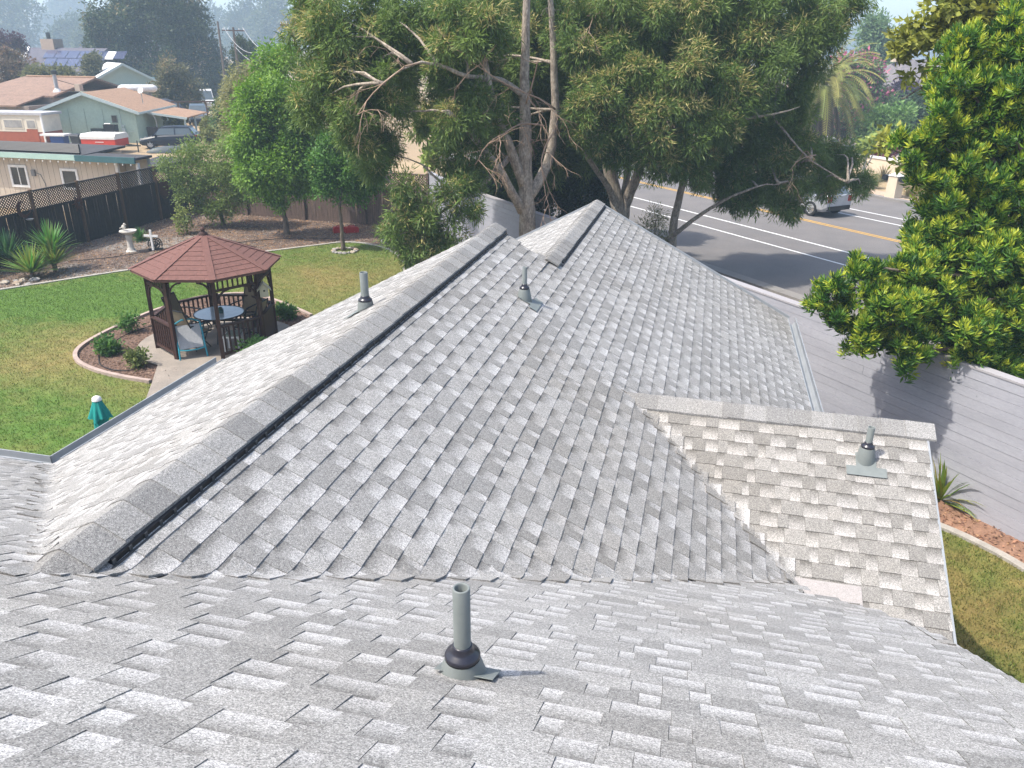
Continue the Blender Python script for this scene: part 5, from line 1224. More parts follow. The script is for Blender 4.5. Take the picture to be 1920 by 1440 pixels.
def car(name, label, cat, loc, rz, Ln, Wd, Ht, paint, kind='hatch', rim=None, group=None):
    """front towards +x; stations along the length"""
    t = thing(name, label, cat, loc, rz, group); rim = rim or m_chrome; h = Wd/2; gc = .19
    if kind == 'hatch': st = [(0, .30, .60, .80), (.03, .22, .70, .92), (.16, .19, .80, .98), (.28, .19, .90, 1.0), (.5, .19, .95, 1.0), (.8, .19, .98, 1.0), (.95, .22, 1.0, .97), (1, .34, .95, .90)]; gl = (.22, .38, .88, .99); belt = .92
    elif kind == 'suv': st = [(0, .34, .68, .82), (.03, .26, .85, .93), (.14, .24, .95, .98), (.28, .24, 1.0, 1.0), (.55, .24, 1.02, 1.0), (.8, .24, 1.05, 1.0), (.95, .28, 1.08, .97), (1, .42, 1.02, .90)]; gl = (.24, .38, .88, .99); belt = 1.0
    elif kind == 'pickup': st = [(0, .40, .85, .86), (.03, .30, 1.0, .95), (.2, .28, 1.06, .98), (.35, .28, 1.08, 1.0), (.65, .28, 1.08, 1.0), (.9, .30, 1.06, 1.0), (1, .38, 1.04, .96)]; gl = (.27, .38, .60, .64); belt = 1.05
    else: st = [(0, .38, .85, .86), (.03, .30, 1.0, .95), (.12, .28, 1.1, .98), (.3, .28, 1.15, 1.0), (.7, .28, 1.15, 1.0), (.95, .28, 1.15, .98), (1, .36, 1.12, .94)]; gl = (.10, .20, .95, .995); belt = 1.12
    mb = MB(); n = 10
    X = lambda f: Ln*(.5-f)
    for f, zl, zs, wf in st:
        w_ = h*wf; mb.v += [(X(f), y, z) for y, z in ((-w_*.88, zl), (-w_*.98, zl+.12), (-w_, (zl+zs)*.55), (-w_*.97, zs-.1), (-w_*.88, zs), (w_*.88, zs), (w_*.97, zs-.1), (w_, (zl+zs)*.55), (w_*.98, zl+.12), (w_*.88, zl))]
    for i in range(len(st)-1):
        for k in range(n): mb.f.append((i*n+k, i*n+(k+1) % n, (i+1)*n+(k+1) % n, (i+1)*n+k))
    mb.f.append(tuple(range(n))[::-1]); mb.f.append(tuple((len(st)-1)*n+k for k in range(n)))
    obj('body', mb, paint, t, smooth=False, world=False)
    # cabin
    f0, f1, f2, f3 = gl; zb = belt - .06; zt = Ht; wb, wt = h*.90, h*.72
    B_ = [(X(f0), zb), (X(f3), zb)]; T_ = [(X(f1), zt-.02), (X((f1+f2)/2), zt+.03), (X(f2), zt-.01)]
    mb = MB(); prof = [B_[0], T_[0], T_[1], T_[2], B_[1]]; wv = [wb, wt, wt, wt, wb]
    mb.hexa([(x, -w_, z) for (x, z), w_ in zip(prof, wv)], [(x, w_, z) for (x, z), w_ in zip(prof, wv)]); obj('cabin', mb, paint, t, world=False)
    def sidept(x, z, s_): k = (z-zb)/(zt-zb); return (x, s_*(wb + (wt-wb)*k + .012), z)
    zl_, zh = zb + .10, zt - .10
    def xat(z, front):
        k = (z-zb)/(zt-zb)
        return X(f0) + (X(f1)-X(f0))*k if front else X(f3) + (X(f2)-X(f3))*k
    nwin = 2 if kind != 'van' else 1
    for s_ in (-1, 1):
        xm = X((f1+f2)/2 + .0)
        segs = [((xat(zl_, True)-.12, xat(zh, True)-.05), (xm+.05, xm+.05)), ((xm-.05, xm-.05), (xat(zl_, False)+.14, xat(zh, False)+.06))]
        for (a0, a1), (b0, b1) in segs[:2]:
            P = [sidept(a0, zl_, s_), sidept(b0, zl_, s_), sidept(b1, zh, s_), sidept(a1, zh, s_)]; mb = MB(); mb.hexa(P if s_ > 0 else P[::-1], [(x, y-s_*.01, z) for x, y, z in P] if s_ > 0 else [(x, y-s_*.01, z) for x, y, z in P[::-1]]); obj('side_window', mb, m_glass_dark, t, world=False)
        mb = MB(); mb.box((X(f0)-.25, s_*(h*.97), belt+.02), (.12, .2, .14)); obj('mirror', mb, paint, t, world=False)
        mb = MB(); mb.box((X(.015), s_*h*.62, st[1][2]*.88), (.10, .34, .16)); obj('headlight', mb, M('lamp_clear', (.6, .6, .58), rough=.2) if 'lamp_clear' not in bpy.data.materials else bpy.data.materials['lamp_clear'], t, world=False)
        mb = MB(); mb.box((X(.988), s_*h*.74, belt*.88), (.12, .24, .28)); obj('tail_light', mb, M('lamp_red', (.35, .015, .015), rough=.25) if 'lamp_red' not in bpy.data.materials else bpy.data.materials['lamp_red'], t, world=False)
        for f in ((.18, .80) if kind != 'van' else (.16, .8)): wheel(t, X(f), s_*(h-.10), .31 if kind == 'hatch' else .36, .21, rim)
    for front in (True, False):
        nm = 'windscreen' if front else 'rear_window'
        x0, x1 = xat(zl_, front), xat(zh, front); o = .012 if front else -.012; k0, k1 = (zl_-zb)/(zt-zb), (zh-zb)/(zt-zb); w0, w1 = (wb + (wt-wb)*k0)*.9, (wb + (wt-wb)*k1)*.9
        P = [(x0+o, -w0, zl_), (x0+o, w0, zl_), (x1+o, w1, zh), (x1+o, -w1, zh)]; mb = MB(); mb.add(P, [(0, 1, 2, 3)]); obj(nm, mb, m_glass_dark, t, world=False)
    mb = MB(); mb.box((X(.004), 0, .42), (.12, Wd*.8, .22)); obj('front_bumper', mb, m_black if kind != 'van' else m_chrome, t, world=False)
    mb = MB(); mb.box((X(.995), 0, .45), (.14, Wd*.8, .2)); obj('rear_bumper', mb, m_black, t, world=False)
    if kind in ('pickup', 'van', 'suv'):
        mb = MB(); mb.box((X(.01), 0, .72), (.1, Wd*.5, .2)); obj('grille', mb, m_chrome, t, world=False)
    return t
m_navy = M('dark_blue_car_paint', (.010, .014, .028), rough=.35, spec=.35, obj_space=True)
m_silver = M('silver_car_paint', (.42, .44, .47), rough=.28, metal=.4, obj_space=True)
m_bluegrey = M('grey_blue_truck_paint', (.13, .18, .24), rough=.3, spec=.6, obj_space=True)
m_hub = M('silver_hubcap', (.55, .55, .55), rough=.4)
a, b = GT(279, 277), GT(366, 276); dcar = (a-b); Lc = dcar.length; mid = (a+b)/2; mid.z = tz(mid.x, mid.y)
car('parked_car', 'dark blue hatchback parked on the dirt beside the mint garage', 'car', mid, math.atan2(dcar.y, dcar.x), 3.95, 1.72, 1.50, m_navy, 'hatch', m_hub)
p = GT(374, 231); car('pickup_truck', 'grey blue pickup truck facing the yard by the hedge', 'truck', p, math.atan2(-p.y, -p.x), 4.9, 1.85, 1.75, m_bluegrey, 'pickup')
p = GT(389, 205); car('white_van', 'white van parked behind the grey blue pickup', 'van', p, math.atan2(-p.y, -p.x), 4.8, 1.9, 2.15, M('white_car_paint', (.7, .7, .69), rough=.35, obj_space=True), 'van')
# pickup rack beam
p = GT(374, 231); q = thing('timber_rack', 'brown timber goal-like rack standing in front of the pickup', 'rack', p)
_v = Vector((-p.x, -p.y, 0)).normalized(); _r = Vector((-_v.y, _v.x, 0))
for s_ in (-1.6, .8): mb = MB(); c = p + _v*2.9 + _r*s_; mb.bar(c + Vector((0, 0, 0)), c + Vector((0, 0, 2.1)), .1, .1); obj('post', mb, m_post, q)
mb = MB(); mb.bar(p + _v*2.9 - _r*2.2 + Vector((0, 0, 2.1)), p + _v*2.9 + _r*2.2 + Vector((0, 0, 2.1)), .1, .14); obj('beam', mb, m_post, q)
# tarp covered boat
p = GT(300, 230); t = thing('covered_boat', 'boat on a trailer under a dark grey tarp by the carport', 'boat', p)
mt = M('dark_grey_tarp', (.06, .07, .09), (.04, .045, .06), scale=2, rough=.5); mb = MB(); ring = []
_v = Vector((-p.x, -p.y, 0)).normalized(); _r = Vector((-_v.y, _v.x, 0)); rows = [(-2.3, .55, .9, 1.3), (-1.6, 1.0, .75, 1.9), (-.3, 1.1, .7, 2.25), (1.0, 1.05, .7, 2.2), (2.0, .9, .75, 1.75), (2.4, .5, .9, 1.2)]
for x, hw, z0_, z1_ in rows:
    for y, z in ((-hw, z0_), (-hw, (z0_+z1_)/2), (-hw*.6, z1_-.15), (0, z1_), (hw*.6, z1_-.15), (hw, (z0_+z1_)/2), (hw, z0_)): mb.v.append(tuple(p + _r*x + _v*y + Vector((0, 0, z + rnd.uniform(-.06, .06)))))
for i in range(len(rows)-1):
    for k in range(7): mb.f.append((i*7+k, i*7+(k+1) % 7, (i+1)*7+(k+1) % 7, (i+1)*7+k))
mb.f.append(tuple(range(7))); mb.f.append(tuple(5*7+k for k in range(7))); obj('tarp', mb, mt, t, smooth=False)
mb = MB(); mb.bar(p - _r*2.3 + Vector((0, 0, .5)), p + _r*3.2 + Vector((0, 0, .5)), .9, .14); obj('trailer', mb, m_iron, t)
for s_ in (-1, 1): mb = MB(); mb.lathe([(.001, -.1), (.33, -.1), (.36, 0), (.33, .1), (.001, .1)], p + _v*s_*.8 + Vector((0, 0, .36)), 16, Matrix.Rotation(math.atan2(_v.y, _v.x) , 3, 'Z') @ Matrix.Rotation(math.pi/2, 3, 'Y')); obj('wheel', mb, m_tyre, t)
# camper trailer: cream over rust red
def camper():
    p = GT(40, 281); t = thing('camper_trailer', 'old camper trailer, cream upper half over rust orange', 'camper', p); e = (GT(88, 281) - GT(0, 279)); e.z = 0; e.normalize(); n = Vector((-e.y, e.x, 0)); z = Vector((0, 0, 1)); R3 = Matrix((e, n, z)).transposed(); b0 = GT(90, 281); b0.z = p.z
    mc = M('cream_camper', (.66, .60, .49), (.56, .51, .42), scale=3, rough=.6); mr = M('rust_orange', (.33, .085, .04), (.27, .07, .035), scale=4, rough=.6); L_ = 5.5
    T = lambda x, y, h: b0 - e*x + n*y + z*h
    def bx(x0, x1, y0, y1, h0, h1): m = MB(); return m.hexa([T(x1, y0, h0), T(x0, y0, h0), T(x0, y1, h0), T(x1, y1, h0)], [T(x1, y0, h1), T(x0, y0, h1), T(x0, y1, h1), T(x1, y1, h1)])
    obj('lower_body', bx(0, L_, 0, 2.0, .45, 1.22), mr, t); obj('upper_body', bx(0, L_, -.02, 2.02, 1.221, 2.35), mc, t)
    obj('roof', bx(-.15, L_+.15, -.12, 2.12, 2.351, 2.52), M('grey_camper_roof', (.42, .42, .44)), t)
    for (x0, x1) in ((.55, 1.15), (1.55, 2.9), (3.3, 4.6)):
        w_ = obj('window_frame', bx(x0-.08, x1+.08, -.05, -.021, 1.42, 2.08), mc, t); obj('pane', bx(x0, x1, -.065, -.051, 1.5, 2.0), M('pale_curtain_pane', (.36, .35, .33), (.2, .2, .2), scale=2, rough=.2), w_)
    obj('door', bx(.45, 1.3, -.03, -.0, .55, 1.41), mr, t)
    for x in (2.0, 2.8): m = MB(); m.lathe([(.001, -.1), (.30, -.1), (.33, 0), (.30, .1), (.001, .1)], T(x, .15, .33), 16, R3 @ Matrix.Rotation(math.pi/2, 3, 'X')); obj('wheel', m, m_tyre, t)
    obj('corner_post', bx(-.06, .06, -.08, .0, .45, 2.35), m_white, t)
camper()
# folded tent trailer: white lid over red tub
def tent_trailer():
    a, b = GT(170, 284), GT(232, 285); p = (a+b)/2; p.z = tz(p.x, p.y); t = thing('tent_trailer', 'folded red tent trailer with white lid and a pale stripe', 'trailer', p); e = (b-a); e.z = 0; L_ = e.length; e.normalize(); n = Vector((-e.y, e.x, 0)); z = Vector((0, 0, 1)); R3 = Matrix((e, n, z)).transposed()
    mr = M('signal_red', (.55, .05, .025), (.46, .045, .025), scale=3, rough=.4); mw = M('white_lid', (.68, .67, .64), (.6, .59, .56), scale=3, rough=.5); T = lambda x, y, h: p + e*x + n*y + z*h
    def lof(prof, x0, x1): m = MB(); return m.hexa([T(x0, y, h) for y, h in prof], [T(x1, y, h) for y, h in prof])
    obj('tub', lof([(-.9, .42), (-.9, .92), (.9, .92), (.9, .42)], -L_/2, L_/2), mr, t)
    obj('lid', lof([(-.93, .921), (-.93, 1.1), (-.75, 1.28), (.75, 1.28), (.93, 1.1), (.93, .921)], -L_/2-.03, L_/2+.03), mw, t)
    obj('stripe', lof([(-.915, .72), (-.915, .76), (-.901, .76), (-.901, .72)], -.2, .4), m_white, t); obj('trim', lof([(-.915, .46), (-.915, .49), (-.901, .49), (-.901, .46)], -L_/2, L_/2), m_white, t)
    m = MB(); m.lathe([(.001, -.1), (.26, -.1), (.29, 0), (.26, .1), (.001, .1)], T(.1, -.75, .29), 16, R3 @ Matrix.Rotation(math.pi/2, 3, 'X')); w_ = obj('wheel', m, m_tyre, t)
    m = MB(); m.lathe([(.001, .11), (.17, .11)], T(.1, -.75, .29), 14, R3 @ Matrix.Rotation(math.pi/2, 3, 'X')); obj('hub', m, m_white, w_)
    m = MB(); m.tube([T(L_/2, -.5, .45), T(L_/2+1.3, 0, .45), T(L_/2, .5, .45)], .045, 6); m.tube([T(L_/2+1.1, 0, .0), T(L_/2+1.1, 0, .8)], .04, 6); obj('drawbar', m, m_iron, t)
tent_trailer()
def at_g(u, v): return GT(u, v)
def bin_(u, v, label, mat, s_=1.0):
    p = at_g(u, v); t = thing('wheelie_bin', label, 'bin', p); m = MB(); m.hexa([p + Vector((x*.24*s_, y*.26*s_, .08)) for x, y in ((-1, -1), (1, -1), (1, 1), (-1, 1))], [p + Vector((x*.32*s_, y*.36*s_, 1.0*s_)) for x, y in ((-1, -1), (1, -1), (1, 1), (-1, 1))]); obj('tub', m, mat, t)
    m = MB(); m.hexa([p + Vector((x*.35*s_, y*.4*s_, 1.001*s_)) for x, y in ((-1, -1), (1, -1), (1, 1), (-1, 1))], [p + Vector((x*.3*s_, y*.34*s_, 1.1*s_)) for x, y in ((-1, -1), (1, -1), (1, 1), (-1, 1))]); obj('lid', m, mat, t)
    for s2 in (-1, 1): m = MB(); m.lathe([(.001, -.03), (.11, -.03), (.11, .03), (.001, .03)], p + Vector((s2*.24, .28, .11)), 12, Matrix.Rotation(math.pi/2, 3, 'Y')); obj('wheel', m, m_tyre, t)
bin_(152, 285, 'charcoal wheelie bin between blue box and red tent trailer', M('charcoal_plastic', (.03, .033, .04), rough=.5), 1.1); bin_(356, 216, 'green wheelie bin beside the pickup by the trees', M('green_plastic', (.03, .12, .07), rough=.5), 1.15)
p = at_g(116, 282); t = thing('storage_box', 'blue storage box under a white slab beside the camper', 'box', p); m = MB(); m.box(p + Vector((0, 0, .5)), (.95, .7, 1.0), .2); obj('body', m, M('blue_plastic', (.02, .06, .22), rough=.5), t); m = MB(); m.box(p + Vector((-.2, -.05, 1.08)), (1.75, .95, .13), .2); obj('slab', m, m_white, t)
p = at_g(134, 279); t = thing('bucket', 'small white bucket with blue band beside the blue storage box', 'bucket', p); m = MB(); m.lathe([(.001, 0), (.16, 0), (.2, .42), (.001, .40)], p, 14); obj('body', m, m_white, t); m = MB(); m.lathe([(.176, .12), (.193, .28)], p, 14); obj('band', m, M('blue_print', (.1, .16, .45)), t)
p = at_g(201, 270); t = thing('barbecue', 'black barrel barbecue with open lid against the mint garage', 'barbecue', p); m = MB(); m.box(p + Vector((-.5, 0, .95)), (1.0, .55, .35), .1); obj('firebox', m, m_iron, t); m = MB(); m.box(p + Vector((.55, .05, 1.15)), (.9, .5, .55), .1); obj('lid', m, m_black, t); m = MB(); m.tube([p + Vector((.3, -.25, 1.5)), p + Vector((.8, -.25, 1.5))], .025, 6); obj('handle', m, m_chrome, t)
for x in (-.9, -.1, .4, .95): m = MB(); m.tube([p + Vector((x, 0, 0)), p + Vector((x, 0, .85))], .03, 6); obj('leg', m, m_iron, t)
p = at_g(325, 285); t = thing('upturned_canoe', 'dark grey upturned canoe lying on dry ground before the hatchback', 'canoe', p); m = MB(); e = _rt; n = 9
for i in range(n):
    f = i/(n-1)*2-1; wv = .42*math.sqrt(max(.02, 1-f*f*.98)); c = p + e*(f*1.75)
    m.v += [tuple(c - _vw*wv), tuple(c - _vw*wv*.75 + Vector((0, 0, wv*.8))), tuple(c + Vector((0, 0, wv*1.05))), tuple(c + _vw*wv*.75 + Vector((0, 0, wv*.8))), tuple(c + _vw*wv)]
for i in range(n-1):
    for k in range(4): m.f.append((i*5+k, i*5+k+1, (i+1)*5+k+1, (i+1)*5+k))
obj('hull', m, M('grey_green_hull', (.07, .085, .09), rough=.5), t, smooth=True); m = MB(); m.tube([p - e*1.7 + Vector((0, 0, .1)), p + Vector((0, 0, .46)), p + e*1.7 + Vector((0, 0, .1))], .03, 5); obj('keel', m, m_iron, t)
# trellis arch by the garage, propane tank, satellite dish
p = at_g(279, 262); t = thing('trellis_arch', 'pale metal garden arch standing before the carport', 'arch', p)
for k in range(2): m = MB(); m.tube([p + _vw*k*.7 + _rt*(.75*math.cos(a)) + Vector((0, 0, 1.3 + .9*math.sin(a) if 0 < a < math.pi else 1.3)) for a in np.linspace(0, math.pi, 15)], .035, 5); m.tube([p + _vw*k*.7 + _rt*.75, p + _vw*k*.7 + _rt*.75 + Vector((0, 0, 1.3))], .035, 5); m.tube([p + _vw*k*.7 - _rt*.75, p + _vw*k*.7 - _rt*.75 + Vector((0, 0, 1.3))], .035, 5); obj('hoop', m, M('pale_steel', (.5, .5, .48)) if 'pale_steel' not in bpy.data.materials else bpy.data.materials['pale_steel'], t)
for k in range(5): a = math.pi*(k+.5)/5; m = MB(); m.tube([p + _rt*(.75*math.cos(a)) + Vector((0, 0, 1.3 + .9*math.sin(a))), p + _vw*.7 + _rt*(.75*math.cos(a)) + Vector((0, 0, 1.3 + .9*math.sin(a)))], .025, 5); obj('crosspiece', m, bpy.data.materials['pale_steel'], t)
m = MB(); m.box(p + Vector((.1, .3, .5)), (1.3, .12, .9)); obj('plank_screen', m, m_fence_old, t)
p = Q(258, 166, 72); t = thing('propane_tank', 'white propane tank behind the orange brown garage roof', 'tank', p); R3 = Matrix.Rotation(math.atan2(_rt.y, _rt.x), 3, 'Z') @ Matrix.Rotation(math.pi/2, 3, 'Y'); m = MB(); m.lathe([(.001, -1.6), (.2, -1.5), (.32, -1.25), (.32, 1.25), (.2, 1.5), (.001, 1.6)], p, 16, R3); obj('vessel', m, m_white, t, smooth=True)
for s_ in (-.8, .8): m = MB(); c = p + _rt*s_; m.bar(c - Vector((0, 0, p.z - tz(p.x, p.y))), c - Vector((0, 0, .4)), .3, .5); obj('support', m, m_walk, t)
p = Q(264, 170, 63); t = thing('satellite_dish', 'pale satellite dish above the garage roof slope', 'dish', p); m = MB(); m.lathe([(.24, .07), (.16, .03), (.001, 0)], p, 18, Matrix.Rotation(math.radians(65), 3, 'X')); obj('dish', m, m_white, t, smooth=True); m = MB(); m.tube([p - Vector((0, 0, .9)), p], .035, 6); m.tube([p - Vector((0, 0, .2)), p + Vector((0, -.4, .05))], .02, 5); obj('mast', m, m_chrome, t)
# posts for the vine row and motorbike-like clutter
p = at_g(428, 268); t = thing('garden_tractor', 'dark ride-on tractor half hidden by the olive green tree', 'tractor', p); m = MB(); m.box(p + Vector((0, 0, .55)), (1.2, .6, .4)); m.box(p + Vector((-.3, 0, .9)), (.45, .5, .25)); obj('body', m, m_iron, t)
for x in (-.4, .45):
    for y in (-.35, .35): m = MB(); m.lathe([(.001, -.08), (.26, -.08), (.26, .08), (.001, .08)], p + Vector((x, y, .26)), 14, Matrix.Rotation(math.pi/2, 3, 'X')); obj('wheel', m, m_tyre, t)
m = MB(); m.tube([p + Vector((.1, 0, .7)), p + Vector((0, 0, 1.15))], .025, 5); obj('steering_column', m, m_chrome, t)

# utility poles and wires
def pole(u0, v0, vtop, Y, label, arms=(), lean=0.0, mat=None, r_=.13):
    top = Q(u0, vtop, Y); bot = Vector((top.x, top.y, tz(top.x, top.y))); t = thing('utility_pole', label, 'utility pole', bot); m = MB(); m.tube([bot, bot.lerp(top, .5), top], [r_*1.2, r_, r_*.8], 8); obj('pole', m, mat or m_bark2, t)
    for dz, L_, an in arms:
        m = MB(); c = top - Vector((0, 0, dz)); m.bar(c - (_rt*math.cos(an) + _vw*math.sin(an))*L_/2, c + (_rt*math.cos(an) + _vw*math.sin(an))*L_/2, .1, .12); obj('crossarm', m, m_bark2, t)
        for s_ in (-.9, -.5, .5, .9): m = MB(); q = c + (_rt*math.cos(an) + _vw*math.sin(an))*L_/2*s_; m.tube([q, q + Vector((0, 0, .22))], .04, 6); obj('insulator', m, m_white, t)
    return top
pA = pole(408, 100, 40, 95, 'dark bare utility pole beside the big oak'); pB = pole(437, 160, 51, 85, 'utility pole with a single crossarm above the cypresses', [(.3, 2.2, .2)]); 
pC = pole(549, 80, 33, 62, 'pale utility pole with crossarm and lamp beside the leafy tree', [(.5, 1.9, -.2)], mat=m_dead)
def wire(a, b, sag, label):
    n = 14; m = MB(); m.tube([a.lerp(b, i/n) - Vector((0, 0, sag*4*(i/n)*(1-i/n))) for i in range(n+1)], .022, 4); tag(obj('power_line', m, M('pale_wire', (.45, .45, .46)) if 'pale_wire' not in bpy.data.materials else bpy.data.materials['pale_wire']), label, 'power line', 'wires between the utility poles')
for i, dx in enumerate((-.9, .9)): wire(pB + _rt*dx, pC + _rt*dx*.8 - Vector((0, 0, .3)), 2.2, ('sagging pale power line on the street end of the crossarms', 'sagging pale power line on the field end of the crossarms')[i])
wire(pB - Vector((0, 0, 1.8)), pC - Vector((0, 0, 1.4)), 1.6, 'lower sagging cable between the crossarm pole and pale pole')
p = GT(441, 205); t = thing('wire_anchor', 'white forked pole top above the pale feathery tree', 'post', p); top = Q(441, 165, -p.x*SY + p.y*CY); m = MB(); m.tube([p, top], .08, 6); obj('post', m, m_bark2, t)
for s_ in (-1, 1): m = MB(); m.tube([top, top + _rt*s_*.3 - Vector((0, 0, .5)), top + _rt*s_*.95 - Vector((0, 0, 1.5))], .08, 6); obj('fork', m, m_white, t)

# ------------------------------------------------------------------ garden plants
def blades_plant(name, label, p, n, L, Wd, cols, spread=.9, cat='plant', stem=0.0, group=None, seed=1, droop=.25, segs=3):
    """rosette of strap leaves, each bent in segments; thing > foliage, stem"""
    g = random.Random(seed); t = thing(name, label, cat, p, group=group); V = []; Fc = []; C_ = []; top = Vector(p) + Vector((0, 0, stem))
    for i in range(n):
        a = g.uniform(0, 2*math.pi); el = g.uniform(.15, 1.45) if spread > .5 else g.uniform(.8, 1.5); d = Vector((math.cos(a)*math.cos(el), math.sin(a)*math.cos(el), math.sin(el))); sd = Vector((-math.sin(a), math.cos(a), 0)); l = L*g.uniform(.75, 1.1); q = top + Vector((g.uniform(-.03, .03), g.uniform(-.03, .03), 0)); b = len(V)
        c = [cols[0][j]*(1-(f := g.random())) + cols[1][j]*f for j in range(3)]
        for k in range(segs+1):
            f = k/segs; w_ = Wd*(.55 + .9*f*(1-f)*2)*(1 - f**3*.95)/2; V += [tuple(q + sd*w_), tuple(q - sd*w_)]; q = q + d*(l/segs); d = (d + Vector((0, 0, -droop*f*1.2))).normalized()
        for k in range(segs): Fc.append((b+2*k, b+2*k+1, b+2*k+3, b+2*k+2)); C_.append((*c, 1))
    me = bpy.data.meshes.new('foliage'); q = wl(t); me.from_pydata([(x-q.x, y-q.y, z-q.z) for x, y, z in V], [], Fc); a = me.attributes.new('col', 'FLOAT_COLOR', 'FACE'); a.data.foreach_set('color', np.array(C_, np.float32).ravel()); mk('foliage', me, m_leaf, t)
    if stem > .05: m = MB(); m.tube([Vector(p) - Vector((0, 0, .02)), top], [.07, .05], 8); obj('stem', m, m_bark2, t)
    return t
yc = ((.26, .32, .07), (.10, .22, .05))
blades_plant('yucca', 'tall spiky yucca raised on a stem against the dark fence', G(105, 508), 130, 1.0, .06, ((.16, .30, .07), (.08, .19, .05)), stem=.75, group='yuccas by the dark fence', seed=1, droop=.12)
blades_plant('yucca', 'yellow edged spiky yucca low beside the stone heap', G(62, 522), 150, 1.0, .07, yc, stem=.2, group='yuccas by the dark fence', seed=2, droop=.2)
blades_plant('yucca', 'yellowish spiky yucca on the bark side of the clump', G(104, 512), 130, .95, .065, yc, stem=.3, group='yuccas by the dark fence', seed=3, droop=.2)
blades_plant('yucca', 'blue green spiky yucca at the fence side of the clump', G(22, 506), 130, 1.05, .06, ((.09, .20, .07), (.06, .14, .06)), stem=.4, group='yuccas by the dark fence', seed=4, droop=.15)
blades_plant('strap_plant', 'clump of arching green strap leaves behind the bird bath', G(263, 452), 150, .62, .035, ((.07, .17, .04), (.04, .11, .03)), seed=5, droop=.5, segs=4)
blades_plant('day_lily', 'yellow green strap leaved clump at the foot of the boundary wall', G(1762, 938), 150, .9, .045, ((.33, .36, .06), (.14, .22, .04)), seed=6, droop=.5, segs=4)
def shrub(name, label, p, rx, rz_, nc, per, L, Wd, cols, tip=None, tp=0, stem=True, group=None, seed=1, cat='shrub'):
    p = Vector(p); t = thing(name, label, cat, p, group=group); g = random.Random(seed); m = MB()
    bl = [(p + Vector((g.uniform(-.4, .4)*rx, g.uniform(-.4, .4)*rx, rz_*g.uniform(.45, .75))), (rx*.7, rx*.7, rz_*.42)) for _ in range(5)]
    for c, r in bl: limb(m, [p, p.lerp(c, .5) + Vector((g.uniform(-.05, .05), g.uniform(-.05, .05), 0)), c], .018, .006, 5)
    obj('stem', m, m_bark2, t); leaves_mesh('foliage', *crown_leaves(bl, nc, per, L, Wd, cols, spread=.09, droop=.05, shell=.4, tip=tip, tip_p=tp, seed=seed), parent=t); return t
rs_c = ((.05, .13, .03), (.12, .24, .05))
shrub('rose_bush', 'dense low green rose bush at the corner of the gazebo bed', G(203, 668), .32, .42, 140, 9, .10, .06, rs_c, seed=2, group='small bushes in the gazebo bed')
shrub('rose_bush', 'thin brownish rose bush beside the gazebo path', G(258, 694), .3, .5, 80, 8, .09, .055, ((.10, .14, .04), (.17, .20, .06)), seed=3, group='small bushes in the gazebo bed')
shrub('rose_bush', 'sparse rose bush at the lawn side of the gazebo bed', G(248, 626), .28, .5, 70, 8, .09, .05, rs_c, seed=4, group='small bushes in the gazebo bed')
shrub('rose_bush', 'leafy bush on the house side of the gazebo', G(536, 602), .28, .4, 90, 9, .10, .06, rs_c, seed=5, group='small bushes in the gazebo bed')
shrub('rose_bush', 'light green bush peeping over the roof edge below the gazebo rail', G(478, 672), .36, .5, 110, 9, .10, .06, ((.10, .22, .05), (.18, .32, .08)), seed=6, group='small bushes in the gazebo bed')
shrub('young_shrub', 'slender yellowing shrub between white cross and fruit trees', G(352, 440), .5, 1.35, 110, 8, .11, .06, ((.25, .27, .07), (.14, .2, .06)), seed=7)

# ------------------------------------------------------------------ fruit and garden trees
olive = ((.11, .17, .04), (.22, .29, .08))
B1 = pxblobs([(330, 315, 30), (375, 300, 42), (345, 350, 32), (400, 330, 45), (440, 310, 42), (385, 372, 34), (430, 365, 40), (455, 345, 38), (420, 395, 22)], 33.5, 1.0)
tree('fruit_tree', 'round olive green fruit tree beside the dark fence corner', G(420, 424), 1.2, .11, B1, 1500, 14, .10, .05, olive, tip=(.33, .27, .10), tip_p=.15, spread=.2, droop=.15)
bright = ((.10, .21, .03), (.24, .38, .06))
B2 = pxblobs([(500, 150, 32, 1), (530, 110, 34, 1), (490, 200, 42), (535, 180, 48), (470, 250, 42), (520, 240, 55), (560, 230, 45), (490, 305, 50), (545, 300, 55), (500, 340, 36), (550, 335, 42), (585, 320, 38), (520, 372, 20), (600, 290, 40)], 31.8)
tree('leafy_tree', 'tall bright lime green tree forking low before the plank fence', G(537, 440), 1.1, .16, B2, 3600, 15, .15, .075, bright, tip=(.42, .46, .08), tip_p=.12, spread=.24, droop=.35)
B3 = pxblobs([(640, 330, 42), (675, 300, 40), (620, 345, 28), (665, 355, 26), (690, 335, 28), (640, 285, 40), (705, 320, 26), (610, 300, 30)], 29.5)
tree('lawn_tree', 'slim dark trunked lawn tree in a ring of stones', G(645, 472), 2.0, .10, B3, 1400, 14, .12, .065, ((.06, .15, .03), (.12, .24, .05)), tip=(.3, .35, .07), tip_p=.1, spread=.2, droop=.25)
B4 = pxblobs([(455, 165, 34), (475, 200, 40), (440, 215, 34), (465, 250, 40), (440, 260, 30), (500, 150, 34)], 42)
tree('feathery_tree', 'pale feathery olive tree behind the lime green one', GT(468, 262), 1.5, .14, B4, 1500, 14, .20, .05, ((.20, .21, .08), (.30, .29, .13)), spread=.3, droop=.5)

